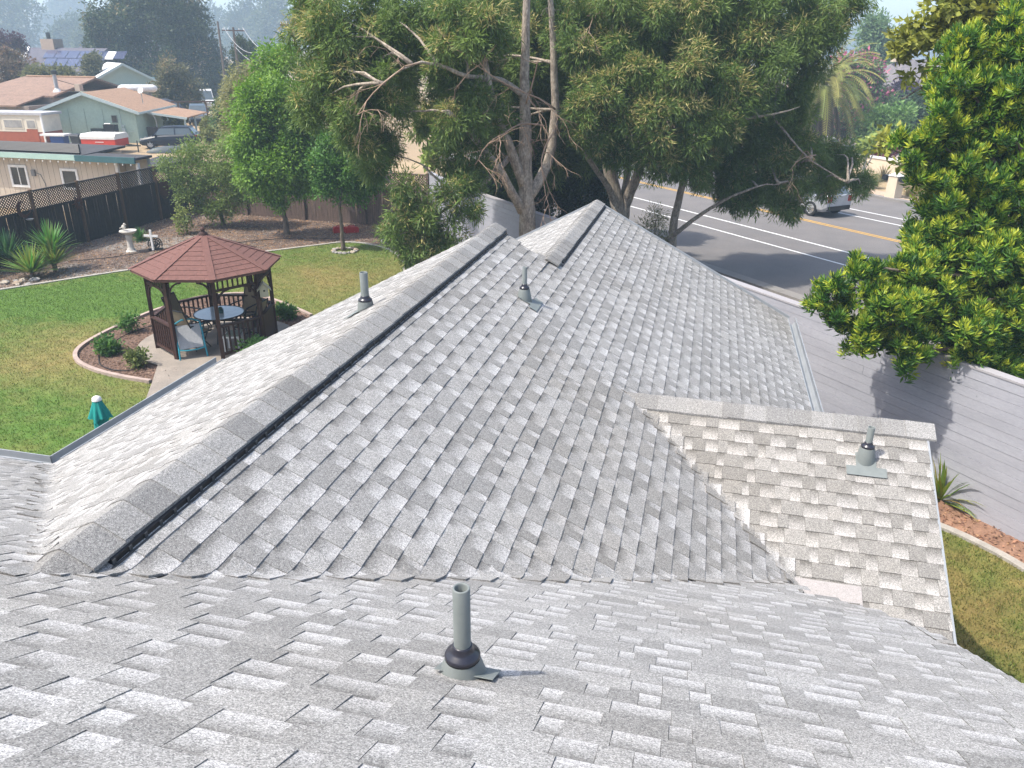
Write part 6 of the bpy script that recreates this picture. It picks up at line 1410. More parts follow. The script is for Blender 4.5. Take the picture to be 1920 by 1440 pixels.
# ------------------------------------------------------------------ the big willow-leaved trees by the wall
wil = ((.060, .120, .022), (.185, .26, .062)); blond = (.38, .34, .13)
def big_tree(name, label, base, stems, blobs, n_clump, per, dead=(), seed=3, tip_p=.4, L=.2, Wd=.03, cols=wil):
    t = thing(name, label, 'tree', base); m = MB()
    for pts, r0, r1 in stems: limb(m, pts, r0, r1, 9, .02, random.Random(seed))
    nodes_ = [Vector(p) for pts, _, _ in stems for p in pts[1:]]; rg = random.Random(seed)
    for c, r in blobs:
        c = Vector(c); q = min(nodes_, key=lambda k: (k-c).length)
        if (q-c).length > .5: limb(m, [q, q.lerp(c, .5) + Vector((rg.uniform(-.2, .2), rg.uniform(-.2, .2), rg.uniform(0, .5))), c], .05, .008, 6, .03, rg)
    obj('trunk', m, m_bark, t, smooth=True)
    leaves_mesh('crown', *crown_leaves(blobs, n_clump, per, L, Wd, cols, spread=.13, droop=.5, shell=.5, tip=blond, tip_p=tip_p, seed=seed, up_bias=.1), parent=t)
    for k, dd in enumerate(dead):
        m = MB(); rg2 = random.Random(40+k); main = limb(m, dd[0], dd[1], dd[1]*.35, 6, .015, rg2)
        def twig(q, d, l, r_, lev):
            pts = [q]; 
            for i in range(3): d = (d + Vector((rg2.uniform(-.45, .45), rg2.uniform(-.45, .45), rg2.uniform(-.45, .2)))).normalized(); pts.append(pts[-1] + d*(l/3))
            m.tube(pts, [r_, r_*.8, r_*.6, r_*.4], 4, False)
            if lev > 0:
                for _ in range(3): twig(pts[rg2.choice((1, 2, 3))], (d + Vector((rg2.uniform(-.8, .8), rg2.uniform(-.8, .8), rg2.uniform(-.6, .3)))).normalized(), l*.65, r_*.65, lev-1)
        for i in range(3, len(main), 2): twig(main[i], Vector((rg2.uniform(-1, 1), rg2.uniform(-1, .3), rg2.uniform(-.7, .5))).normalized(), dd[2], dd[1]*.5, 2)
        obj('dead_branch', m, m_dead, t, smooth=True)
    return t
YB = 24.0
q = lambda u, v, dy=0: Q(u, v, YB+dy)
base1 = Q(990, 470, YB); base1.z = 0; base1 = Vector((q(990, 470).x, q(990, 470).y, 0))
st1 = [([base1, q(989, 420), q(986, 345), q(985, 250), q(983, 175), q(986, 60), q(987, -60)], .31, .085),
       ([q(984, 350), q(958, 280, -.3), q(938, 232, -.5), q(915, 150, -1), q(900, 60, -1)], .17, .07),
       ([q(980, 395), q(951, 344, -.5), q(925, 302, -1), q(880, 250, -1.5), q(840, 210, -2)], .16, .06),
       ([q(990, 370), q(1027, 306, .6), q(1041, 204, 1), q(1038, 117, 1), q(1033, 20, 1), q(1030, -60, 1)], .18, .07),
       ([q(984, 180), q(940, 150, -.5), q(878, 144, -1.5), q(823, 123, -2), q(773, 120, -2.5), q(718, 155, -3)], .10, .015),
       ([q(960, 290), q(900, 350, -1), q(860, 375, -1.5), q(800, 420, -2)], .09, .03)]
bl1 = [(600, 20, 60, 0), (650, 70, 70, -1), (700, 20, 70, 0), (590, 110, 55, 0), (640, 160, 62, -1), (700, 130, 66, -1), (760, 50, 75, 0), (600, 200, 45, -1), (660, 240, 60, -1.5), (720, 220, 60, -1), (700, 300, 42, -1), (780, 150, 60, 1), (820, 40, 75, 1), (730, 290, 34, 0),
       (870, 60, 70, -1.5), (840, 120, 50, -1), (880, 190, 45, -1), (860, 240, 50, -1.5), (890, 290, 42, -1), (850, 310, 34, -1), (920, 40, 60, -1), (930, 220, 30, -1),
       (950, 110, 80, 4), (1000, 60, 90, 5), (1030, 200, 80, 5), (930, 250, 70, 5), (1010, 300, 70, 5), (1060, 120, 80, 4), (1050, 20, 70, 2), (880, 120, 80, 4), (1070, 280, 60, 5), (800, 200, 60, 4),
       (760, 395, 38, -2), (800, 420, 45, -2), (745, 440, 34, -2), (790, 470, 42, -2), (840, 440, 36, -2), (850, 370, 30, -2), (885, 395, 20, -2), (870, 345, 30, -1.5), (770, 360, 34, -2), (830, 480, 30, -2), (775, 500, 24, -2)]
dead1 = [([q(1041, 204), q(1010, 185, -.8), q(975, 170, -1.5), q(925, 145, -2), q(895, 110, -2)], .032, 1.0), ([q(1020, 235), q(975, 233, -1), q(945, 250, -1.6), q(915, 270, -2), q(890, 310, -2)], .03, .95), ([q(1045, 235), q(1030, 262, -.8), q(1015, 300, -1.2), q(1020, 345, -1.4)], .035, .9), ([q(800, 118, -2), q(760, 125, -3), q(700, 175, -3.4), q(670, 215, -3.6)], .028, .8), ([q(985, 200), q(1000, 150, -1), q(1010, 110, -1.3)], .03, .8)]
big_tree('willow_leaf_tree', 'big multi stemmed tree with lichen spotted trunk and bare dead branches', base1, st1, pxblobs(bl1, YB), 15000, 15, dead1, seed=3, tip_p=.42)
YB = 26.5
base2 = Vector((q(1165, 470).x, q(1165, 470).y, 0))
st2 = [([base2, q(1163, 420), q(1150, 350), q(1135, 286), q(1122, 233), q(1100, 140), q(1068, 76), q(1027, 17)], .30, .09),
       ([q(1160, 400), q(1140, 350, -.4), q(1111, 309, -.8), q(1088, 271, -1)], .13, .06), ([q(1166, 415), q(1176, 373), q(1196, 327, -.4), q(1220, 260, -.6), q(1260, 170, -.6), q(1270, 60, 0)], .22, .08),
       ([q(1165, 410), q(1174, 340, .4), q(1178, 290, .4), q(1180, 150, .4), q(1150, 20, .5)], .15, .06), ([q(1220, 260, -.6), q(1320, 230, -1), q(1420, 220, -1.4), q(1500, 200, -1.6)], .12, .01)]
bl2 = [(1110, 70, 60, -1.5), (1170, 50, 75, -1), (1130, 150, 50, -2), (1190, 130, 70, -1.5), (1100, 210, 34, -2.5), (1140, 215, 48, -2.5), (1095, 250, 26, -2.5), (1180, 215, 60, -2), (1240, 60, 80, -1), (1260, 150, 80, -1.5), (1240, 230, 66, -2), (1190, 280, 45, -2), (1240, 300, 45, -2), (1310, 70, 85, 0), (1330, 170, 80, -1), (1300, 250, 75, -1.5), (1290, 310, 50, -1.5), (1150, 280, 34, -2), (1380, 60, 80, 0), (1400, 140, 80, -.5), (1200, 0, 80, 0), (1300, 0, 80, 0), (1120, 180, 40, -2.5), (1085, 215, 28, -2.5), (1110, 255, 30, -2.5), (1075, 60, 45, 0)]
big_tree('willow_leaf_tree', 'big tree with blond tipped leaves and forked trunks behind the far gable', base2, st2, pxblobs(bl2, YB), 12000, 15, [([q(1180, 40), q(1140, 25, -1), q(1100, 30, -1.5)], .03, .8)], seed=5, tip_p=.5)
YB = 27.0
base3 = Vector((q(1258, 480).x, q(1258, 480).y, 0))
st3 = [([base3, q(1262, 430), q(1272, 380), q(1290, 320), q(1330, 250), q(1380, 160), q(1420, 60)], .17, .06), ([q(1250, 450), q(1300, 412, -.3), q(1350, 380, -.6), q(1420, 350, -1), q(1460, 345, -1)], .10, .012), ([q(1380, 160), q(1450, 220, -.5), q(1520, 300, -.8), q(1590, 340, -1)], .07, .008), ([q(1420, 60), q(1500, 40), q(1570, 20)], .06, .01)]
bl3 = [(1460, 60, 75), (1480, 140, 66), (1540, 30, 55), (1590, 10, 28), (1420, 220, 62), (1470, 210, 45), (1380, 260, 66), (1440, 290, 58), (1340, 320, 45), (1390, 340, 46), (1430, 370, 38), (1480, 330, 42), (1480, 390, 28), (1510, 290, 34), (1540, 340, 34, .5), (1580, 310, 34, .8), (1610, 350, 26, .8), (1560, 290, 24, .8), (1370, 380, 26), (1400, 20, 70)]
big_tree('willow_leaf_tree', 'big dark green tree leaning over the street above the silver car', base3, st3, pxblobs(bl3, YB), 9000, 15, [([q(1530, 290, -.8), q(1500, 300, -1.2), q(1480, 320, -1.4)], .025, .7)], seed=8, tip_p=.28)
YB = 31.0
base4 = Vector((q(1010, 470).x, q(1010, 470).y, 0))
bl4 = [(1000, 80, 75), (1060, 50, 75), (945, 140, 65), (1030, 170, 70), (1095, 130, 60), (1000, 250, 65), (1070, 255, 58), (935, 255, 55), (1115, 295, 40), (880, 170, 65), (860, 80, 65), (1140, 240, 45), (1010, 330, 50), (1090, 330, 45), (950, 330, 45), (940, 40, 70), (1150, 180, 50)]
big_tree('evergreen_tree', 'dense dark evergreen standing behind the lichen spotted trunks', base4, [([base4, q(1012, 380), q(1015, 250), q(1010, 120), q(1012, 0)], .2, .06)], pxblobs(bl4, YB), 9000, 10, seed=18, tip_p=.06, L=.22, Wd=.07, cols=((.030, .062, .016), (.065, .115, .03)))
# dark hedge and brush between wall and street
def hedge(name, label, spots, Y, cols, n, per, L, Wd, seed):
    t = thing(name, label, 'hedge', Vector((Q(spots[0][0], spots[0][1], Y).x, Q(spots[0][0], spots[0][1], Y).y, 0))); bl = pxblobs(spots, Y); m = MB()
    for c, r in bl: c = Vector(c); b = Vector((c.x, c.y, 0)); limb(m, [b, b.lerp(c, .6), c], .05, .015, 5, .03)
    obj('stem', m, m_bark2, t); leaves_mesh('foliage', *crown_leaves(bl, n, per, L, Wd, cols, spread=.2, droop=.1, shell=.5, seed=seed), parent=t)
hedge('hedge', 'dark ivy-like hedge behind the boundary wall and tree trunks', [(1060, 340, 50), (1100, 360, 45), (1030, 380, 40), (1080, 400, 42), (1120, 330, 36), (940, 330, 40), (900, 340, 36), (1000, 350, 50), (960, 370, 40), (1130, 390, 30)], 31.5, ((.022, .05, .014), (.05, .09, .025)), 3000, 9, .13, .08, 15)
hedge('brush', 'thin feathery brush at the roof edge beside the street tree', [(1215, 430, 20), (1230, 410, 18), (1240, 440, 16)], 25.5, ((.14, .16, .06), (.2, .2, .08)), 160, 8, .14, .02, 16)
hedge('sycamore_sapling', 'yellow green broad leaved sapling seen through the gap above the plank fence', [(840, 270, 26), (815, 300, 24), (800, 245, 20), (870, 300, 24)], 38, ((.16, .25, .05), (.3, .36, .09)), 330, 6, .26, .2, 17)
p = Q(905, 350, 36); t = thing('old_shed', 'rust brown shed with pale flat roof behind the boundary wall', 'shed', (p.x, p.y, 0)); m = MB(); m.box((p.x, p.y, 1.35), (2.6, 2.0, 2.7), -.2); obj('wall', m, M('rust_board', (.2, .1, .075), (.14, .075, .06), scale=2), t); m = MB(); m.box((p.x, p.y, 2.78), (3.0, 2.4, .12), -.2); obj('roof', m, M('pale_roof_sheet', (.45, .42, .42)), t)
for dx in (1.6, 2.4): m = MB(); m.box((p.x+dx, p.y+.2, 1.2), (.12, .12, 2.4), -.2); obj('post', m, m_rust, t)

# ------------------------------------------------------------------ glossy whorled tree over the boundary wall
def whorl_tree():
    YW = 12.6; qw = lambda u, v, dy=0: Q(u, v, YW+dy)
    spots = [(1600, 540, 50, -.4), (1560, 560, 36, -.4), (1580, 600, 34, -.5), (1640, 590, 60, -.5), (1620, 640, 34, -.6), (1690, 600, 60, -.4), (1700, 660, 40, -.7), (1740, 560, 70, 0), (1780, 620, 60, -.4), (1830, 600, 70, 0), (1840, 680, 50, -.6), (1880, 640, 60, 0), (1900, 560, 80, .6), (1780, 500, 70, .3), (1850, 500, 90, .6), (1755, 440, 45, .5), (1800, 420, 80, .8), (1880, 400, 90, 1), (1785, 365, 45, .8), (1738, 300, 48, .8), (1790, 320, 75, 1), (1860, 290, 90, 1.2), (1740, 240, 50, 1), (1800, 210, 70, 1.2), (1870, 190, 80, 1.4), (1790, 150, 50, 1.4), (1840, 110, 60, 1.6), (1900, 90, 70, 1.8), (1930, 300, 90, 1), (1940, 480, 90, .6), (1930, 200, 80, 1.4), (1840, 720, 22, -.9), (1960, 660, 60, 0), (1535, 545, 14, -.4), (1640, 500, 20, -.3), (1715, 505, 45, 0), (1690, 550, 50, -.3), (1740, 500, 50, .1)]
    bl = pxblobs(spots, YW); b = c2w(9.6, 13.0); t = thing('whorl_leaf_tree', 'glossy yellow green whorled leaf tree spilling over the grey boundary wall', 'tree', b)
    m = MB(); top = b + Vector((0, 0, 2.2)); limb(m, [b, b + Vector((.1, .05, 1)), top], .22, .16, 8)
    rg = random.Random(2)
    for c, r in bl: c = Vector(c); s_ = top + Vector((rg.uniform(-.5, .5), rg.uniform(-.5, .5), rg.uniform(0, min(3, max(.1, c.z-2))))); limb(m, [top, s_, s_.lerp(c, .5) + Vector((0, 0, rg.uniform(-.2, .2))), c], .09, .02, 6, .02, rg)
    obj('trunk', m, m_bark2, t, smooth=True)
    g = np.random.default_rng(21); nw = 11500; per = 12
    vol = np.array([r[0] for _, r in bl])**2; k = g.choice(len(bl), nw, p=vol/vol.sum()); C = np.array([list(c) for c, _ in bl]); R_ = np.array([list(r) for _, r in bl]); NS = 12; sd_ = unit(g.normal(size=(len(bl)*NS, 3))); sc_ = np.repeat(C, NS, 0) + sd_*np.repeat(R_, NS, 0)*(.5 + .5*g.random((len(sd_), 1))); sr_ = np.repeat(R_, NS, 0)*(.27 + .2*g.random((len(sd_), 1))); k = k*NS + g.integers(0, NS, nw); C = sc_[k]; R_ = sr_[k]
    d = unit(g.normal(size=(nw, 3)) + np.array([0, 0, .3])); rad = .3 + .75*g.random((nw, 1))**.5; pos = C + d*R_*rad; ax = unit(d*.8 + np.array([0, 0, .75]) + g.normal(size=(nw, 3))*.35)
    e1 = unit(np.cross(ax, g.normal(size=(nw, 3)))); e2 = np.cross(ax, e1); Bs, Ds, Ss, Ls, Ws, Cs = [], [], [], [], [], []
    young = np.clip(.62 + .45*g.normal(size=nw) + .35*(rad[:, 0]-.8)*3, 0, 1); dk = np.array((.035, .10, .016)); md_ = np.array((.14, .27, .03)); yl = np.array((.46, .50, .055))
    for j in range(per):
        an = 2*math.pi*j*.382 + g.random(nw)*.5; op = .35 + .95*j/per + g.normal(size=nw)*.1
        rd = e1*np.cos(an)[:, None] + e2*np.sin(an)[:, None]; D = unit(ax*np.cos(op)[:, None] + rd*np.sin(op)[:, None]); S = unit(np.cross(D, ax) + 1e-6)
        Bs.append(pos - ax*(.015*j)[..., None] if hasattr(.015*j, 'shape') else pos - ax*.012*j); Ds.append(D); Ss.append(S); sz = (.10 + .075*j/per)*(.85 + .3*g.random(nw)); Ls.append(sz); Ws.append(sz*.25)
        f = np.clip(1.15*young - .75*j/per + g.normal(size=nw)*.08, 0, 1)[:, None]; c = np.where(f < .5, dk*(1-2*f) + md_*2*f, md_*(2-2*f) + yl*(2*f-1)); Cs.append(c*(.8 + .4*g.random((nw, 1))))
    leaves_mesh('crown', np.concatenate(Bs), np.concatenate(Ds), np.concatenate(Ss), np.concatenate(Ls), np.concatenate(Ws), np.concatenate(Cs), parent=t, fold=.16, mat=m_gloss)
m_gloss = attr_mat('glossy_leaf', rough=.5, transl=.3, spec=.4)
whorl_tree()
# broad leaved sycamore behind it
def sycamore():
    YS = 17; b = Vector((Q(1990, 700, YS).x, Q(1990, 700, YS).y, 0)); t = thing('sycamore', 'sycamore with large yellowing leaves on thin reaching branches', 'tree', b); qs = lambda u, v: Q(u, v, YS)
    m = MB(); P = [[b, Vector((b.x, b.y, 3)), qs(1990, 200), qs(1960, 0)], [qs(1985, 120), qs(1880, 40), qs(1790, 55), qs(1690, 90)], [qs(1985, 200), qs(1900, 110), qs(1800, 120), qs(1720, 170), qs(1690, 185)], [qs(1880, 40), qs(1800, 10), qs(1760, -20)]]
    for i, pp in enumerate(P): limb(m, pp, .2 if i == 0 else .045, .05 if i == 0 else .012, 7, .02)
    obj('trunk', m, m_bark2, t, smooth=True); bl = pxblobs([(1700, 85, 24), (1730, 75, 26), (1760, 60, 24), (1790, 30, 30), (1830, 20, 36), (1870, 10, 40), (1780, 80, 20), (1810, 60, 24), (1715, 55, 16), (1740, 125, 12), (1700, 145, 14), (1745, 165, 14), (1820, 100, 16), (1860, 60, 30), (1905, 20, 40), (1770, 10, 24), (1650, 275, 14), (1668, 262, 16), (1690, 310, 12)], YS)
    leaves_mesh('crown', *crown_leaves(bl, 700, 7, .17, .11, ((.17, .20, .035), (.36, .36, .07)), spread=.12, droop=.5, shell=.3, seed=33, clumpvar=.4), parent=t)
    m = MB(); limb(m, [qs(1985, 330), qs(1800, 320), qs(1700, 290), qs(1645, 272)], .04, .01, 5); obj('low_branch', m, m_bark2, t)
sycamore()

# ------------------------------------------------------------------ across the street
m_cream = M('cream_stucco', (.60, .50, .37), (.53, .44, .33), scale=2, rough=.85)
p = G(1673, 374); t = thing('mailbox_pillar', 'cream stucco pillar carrying two black mailboxes at the kerb', 'mailbox', p); rz0 = math.atan2(RD.y, RD.x)
m = MB(); m.hexa([p + RD*x*.30 + RN*y*.30 for x, y in ((-1, -1), (1, -1), (1, 1), (-1, 1))], [p + RD*x*.27 + RN*y*.27 + Vector((0, 0, 1.25)) for x, y in ((-1, -1), (1, -1), (1, 1), (-1, 1))]); obj('pillar', m, m_cream, t)
m = MB(); m.hexa([p + RD*x*.32 + RN*y*.32 + Vector((0, 0, 1.25)) for x, y in ((-1, -1), (1, -1), (1, 1), (-1, 1))], [p + RD*x*.05 + RN*y*.05 + Vector((0, 0, 1.42)) for x, y in ((-1, -1), (1, -1), (1, 1), (-1, 1))]); obj('cap', m, m_white, t)
for s_ in (-1, 1):
    c = p + RD*s_*.52 - RN*.05 + Vector((0, 0, 1.12)); m = MB(); E1 = RN; prof = [(-.12, -.1), (.12, -.1), (.12, .05), (.07, .13), (0, .15), (-.07, .13), (-.12, .05)]
    m.hexa([c - RN*.28 + RD*x + Vector((0, 0, z)) for x, z in prof], [c + RN*.28 + RD*x + Vector((0, 0, z)) for x, z in prof]); b_ = obj('mailbox', m, m_black, t); m = MB(); m.box(c - Vector((0, 0, .14)), (.3, .2, .06), rz0); obj('bracket', m, m_iron, b_)
p = G(1583, 270); t = thing('gate_pillar', 'cream pillar with white cap at the driveway across the street', 'pillar', p); m = MB(); m.box(p + Vector((0, 0, .75)), (.72, .72, 1.5), .3); obj('shaft', m, m_cream, t); m = MB(); m.hexa([p + Vector((x*.45, y*.45, 1.5)) for x, y in ((-1, -1), (1, -1), (1, 1), (-1, 1))], [p + Vector((x*.3, y*.3, 1.68)) for x, y in ((-1, -1), (1, -1), (1, 1), (-1, 1))]); obj('cap', m, m_white, t)
def low_wall(label, px, h):
    P = curve([G(u, v) for u, v in px], 5); t = thing('garden_wall', label, 'wall', (P[0].x, P[0].y, 0)); obj('wall', strip(P, .3, -.1, h, 0, 0), m_cream, t); obj('coping', strip(P, .42, h, h+.1, 0, 0), m_white, t)
low_wall('low cream garden wall curving up to the driveway pillar', [(1520, 262), (1548, 276), (1565, 290)], .9); low_wall('low cream garden wall with white coping above the dry border', [(1598, 318), (1660, 328), (1710, 338), (1790, 352), (1900, 370)], .95)
flat_poly('driveway', [(q_.x, q_.y) for q_ in (G(1520, 268), G(1560, 240), G(1590, 243), G(1610, 270), G(1570, 300), G(1535, 300))], .012, M('dark_drive', (.10, .10, .105)))
flat_poly('terrace', [(q_.x, q_.y) for q_ in (G(1600, 314), G(1900, 362), G(1900, 300), G(1640, 262), G(1600, 272))], .5, M('pale_paving', (.46, .38, .32), (.38, .32, .27), scale=1))
flat_poly('front_lawn', [(q_.x, q_.y) for q_ in (G(1490, 232), G(1600, 232), G(1600, 216), G(1490, 216))], .02, M('far_lawn', (.10, .20, .04), (.08, .16, .035), scale=1))
rstrip('far_kerb', 62, 62.5, 0, m_white, h=.2)
mid = (G(1528, 402) + G(1575, 395))/2; mid = rp(31.1, G(1550, 400).dot(RD)-1.2); mid.z = .004
car('silver_car', 'silver hatchback driving away on the street under the leaning tree', 'car', mid, math.atan2(-RD.y, -RD.x), 4.4, 1.8, 1.62, m_silver, 'suv')
mid = rp(31.6, G(1172, 322).dot(RD)-4); mid.z = .004
car('pale_car', 'pale blue grey car glimpsed on the street between the tree trunks', 'car', mid, math.atan2(-RD.y, -RD.x), 4.6, 1.8, 1.5, m_silver, 'hatch')
p = G(1595, 250); car('dark_car', 'dark car parked in the driveway behind the gate pillar', 'car', p, 2.2, 4.6, 1.8, 1.5, m_navy, 'hatch')
def dry_grass(u, v, label, s_, cols, seed, L=.7): blades_plant('grass_clump', label, G(u, v), int(170*s_), L, .03, cols, seed=seed, droop=.6, segs=3, cat='grass clump', group='clumps in the dry border')
tan = ((.36, .28, .14), (.22, .2, .08)); gr = ((.14, .17, .06), (.24, .24, .1))
for i, (u, v, lb, cc) in enumerate(((1620, 340, 'green grey grass clump under the cream wall by the thin sapling', gr), (1655, 338, 'tawny grass clump against the white coped wall', tan), (1690, 350, 'tawny grass clump behind the mailbox pillar', tan), (1705, 372, 'straw coloured fountain grass beside the mailbox pillar', tan), (1720, 365, 'large straw fountain grass at the glossy tree edge', tan), (1635, 352, 'low olive grass clump at the border front', gr))): dry_grass(u, v, lb, 1.2, cc, 60+i, 1.0)
shrub('red_shrub', 'dark red low shrub on the terrace behind the white coping', G(1658, 300, .5), 1.3, .8, 220, 8, .2, .09, ((.13, .03, .05), (.22, .06, .07)), seed=71); shrub('red_shrub', 'dark red low shrub beside the driveway pillar', G(1545, 268), 1.4, 1.0, 200, 8, .2, .09, ((.12, .04, .05), (.2, .07, .08)), seed=72)
p = G(1615, 340); t = thing('bare_sapling', 'thin pale grey sapling trunk in the dry border', 'tree', p); m = MB(); yq = -p.x*SY + p.y*CY; limb(m, [p, Q(1620, 310, yq), Q(1628, 285, yq)], .1, .06, 7); limb(m, [Q(1618, 322, yq), Q(1632, 300, yq), Q(1640, 280, yq)], .05, .03, 5); obj('trunk', m, M('pale_bark', (.42, .40, .37)), t); leaves_mesh('crown', *crown_leaves(pxblobs([(1640, 270, 16), (1655, 262, 14), (1625, 280, 10)], yq), 120, 6, .3, .22, ((.15, .22, .04), (.3, .36, .08)), seed=74), parent=t)
def palm():
    YP = 62; c = Q(1545, 165, YP); b = Vector((c.x, c.y, 0)); t = thing('date_palm', 'stout date palm with drooping fronds across the street', 'palm', b); m = MB(); m.tube([b, b.lerp(c, .5), c], [.5, .42, .45], 10); obj('trunk', m, m_bark2, t); g = np.random.default_rng(5); rg = random.Random(6)
    for nm, nf, el0, el1, L_, cols in (('crown', 70, -.35, 1.35, 4.6, ((.16, .20, .05), (.34, .32, .10))), ('dead_skirt', 45, -1.3, -.5, 3.8, ((.20, .15, .10), (.12, .10, .08)))):
        B, D, S, Ls, Ws, Cs = [], [], [], [], [], []
        for i in range(nf):
            a = rg.uniform(0, 2*math.pi); el = rg.uniform(el0, el1); d = Vector((math.cos(a)*math.cos(el), math.sin(a)*math.cos(el), math.sin(el))); q_ = c.copy(); n_ = 26; f = rg.random(); cc = np.array(cols[0])*(1-f) + np.array(cols[1])*f
            for k in range(n_):
                q_ = q_ + d*(L_/n_); d = (d + Vector((0, 0, -.075))).normalized(); sd = Vector((-math.sin(a), math.cos(a), 0))
                if k > 2:
                    for s_ in (-1, 1): dd = (d*.55 + sd*s_*.8 + Vector((0, 0, -.25))).normalized(); B.append(tuple(q_)); D.append(tuple(dd)); S.append(tuple(dd.cross(Vector((0, 0, 1))).normalized())); Ls.append(.68*(1-.4*k/n_)); Ws.append(.10); Cs.append(cc*rg.uniform(.8, 1.2))
                B.append(tuple(q_)); D.append(tuple(d)); S.append(tuple(sd)); Ls.append(.3); Ws.append(.09); Cs.append(cc*1.1)
        leaves_mesh(nm, np.array(B), np.array(D), np.array(S), np.array(Ls), np.array(Ws), np.array(Cs), parent=t)
palm()
def simple_tree(name, label, spots, Y, cols, n, per, L, Wd, tr=.25, tip=None, tp=0, baseuv=None, dz=1.0, shell=.5, droop=.15, group=None, spread=None):
    bl = pxblobs(spots, Y, dz); u0 = spots[0][0] if baseuv is None else baseuv; b = Q(u0, spots[0][1], Y); b = Vector((b.x, b.y, tz(b.x, b.y))); lo = min(c.z - r[2] for c, r in bl)
    return tree(name, label, b, max(1.0, (lo - b.z)*.8), tr, bl, n, per, L, Wd, cols, spread=spread or L*1.3, droop=droop, shell=shell, tip=tip, tip_p=tp, group=group)
simple_tree('crape_myrtle', 'crape myrtle with pink blossom on top beside the palm', [(1610, 150, 34), (1590, 130, 26), (1630, 170, 34), (1600, 190, 34), (1585, 220, 26), (1640, 210, 28), (1560, 225, 22), (1625, 120, 16)], 74, ((.08, .15, .05), (.14, .2, .07)), 1500, 9, .34, .2, tip=(.50, .16, .24), tp=.75)
simple_tree('street_tree', 'small round tree with rosy seed heads beside the gate pillar', [(1575, 232, 18), (1590, 238, 16), (1562, 240, 14), (1580, 222, 14)], 68, ((.07, .10, .04), (.12, .14, .05)), 500, 8, .28, .16, tip=(.36, .14, .12), tp=.5, tr=.12, baseuv=1584)
simple_tree('fresh_tree', 'light green leafy tree beyond the cream garden wall', [(1640, 235, 30), (1665, 250, 26), (1650, 262, 24), (1680, 225, 28), (1630, 255, 18)], 60, ((.10, .2, .05), (.2, .32, .09)), 900, 9, .28, .16)
simple_tree('dark_shrub_tree', 'dark green clipped trees hiding the house front across the street', [(1700, 240, 30), (1720, 220, 34), (1735, 250, 30), (1690, 262, 22), (1690, 200, 18)], 66, ((.04, .085, .03), (.08, .13, .05)), 900, 9, .28, .16)
simple_tree('plum_tree', 'dark purple leaved tree before the grey roofed house', [(1685, 180, 20), (1700, 172, 18), (1675, 190, 14)], 78, ((.05, .03, .06), (.08, .05, .09)), 350, 8, .32, .2)
simple_tree('poplar', 'pale green poplar-like tree rising behind the crape myrtle', [(1650, 60, 26), (1640, 85, 26), (1665, 85, 26), (1630, 50, 16), (1650, 110, 26)], 95, ((.11, .19, .08), (.19, .28, .12)), 900, 8, .42, .22)
# grey roofed house across the street
def right_house():
    YH = 84; a, b = Q(1690, 115, YH), Q(1810, 118, YH); t = thing('grey_roof_house', 'tan house with grey hipped roof and small cupola across the street', 'house', (a.x, a.y, 0)); z0 = 0; zr = a.z; ze = Q(1690, 165, YH-5).z; ms = M('grey_shake_roof', (.17, .15, .155), (.12, .11, .115), scale=1, fine=.2, fscale=4); n = _vw
    A, B = Vector((a.x, a.y, 0)), Vector((b.x, b.y, 0)) + (b-a)*.6; d = (B-A).normalized(); d.z = 0; nn = Vector((-d.y, d.x, 0)); nn = nn if nn.dot(A) > 0 else -nn; z = lambda v, h: Vector((v.x, v.y, h))
    m = MB(); P = [z(A - d*2.4 - nn*6, ze), z(B + d*2 - nn*6, ze), z(B, zr), z(A, zr)]; m.hexa(P, [p + Vector((0, 0, .2)) for p in P]); P = [z(A, zr), z(B, zr), z(B + d*2 + nn*6, ze), z(A - d*2.4 + nn*6, ze)]; m.hexa(P, [p + Vector((0, 0, .2)) for p in P]); P = [z(A - d*2.4 + nn*6, ze), z(A - d*2.4 - nn*6, ze), z(A, zr)]; m.hexa(P, [p + Vector((0, 0, .2)) for p in P]); rf = obj('roof', m, ms, t)
    m = MB(); P = [z(A - d*1.8 - nn*5.2, 0), z(B + d - nn*5.2, 0), z(B + d + nn*5.2, 0), z(A - d*1.8 + nn*5.2, 0)]; m.hexa(P, [p + Vector((0, 0, ze)) for p in P]); obj('wall', m, M('tan_stucco', (.42, .33, .24), (.36, .28, .21), scale=1), t)
    for f in (2, 5.5, 9): m = MB(); c = A + d*f - nn*5.24; m.box(z(c, ze*.55), (1.6, .1, 1.5), math.atan2(d.y, d.x)); w_ = obj('window_frame', m, m_white, t); m = MB(); m.box(z(c - nn*.06, ze*.55), (1.4, .04, 1.3), math.atan2(d.y, d.x)); obj('pane', m, m_pane, w_)
    c = Q(1688, 108, YH); m = MB(); m.box(z(c, zr+.2), (1.4, 1.4, .5)); m.box(z(c, zr+.75), (.7, .7, .6)); m.hexa([z(c, zr+1.05) + Vector((x*.5, y*.5, 0)) for x, y in ((-1, -1), (1, -1), (1, 1), (-1, 1))], [z(c, zr+1.35) + Vector((x*.08, y*.08, 0)) for x, y in ((-1, -1), (1, -1), (1, 1), (-1, 1))]); obj('cupola', m, m_cream, rf)
right_house()

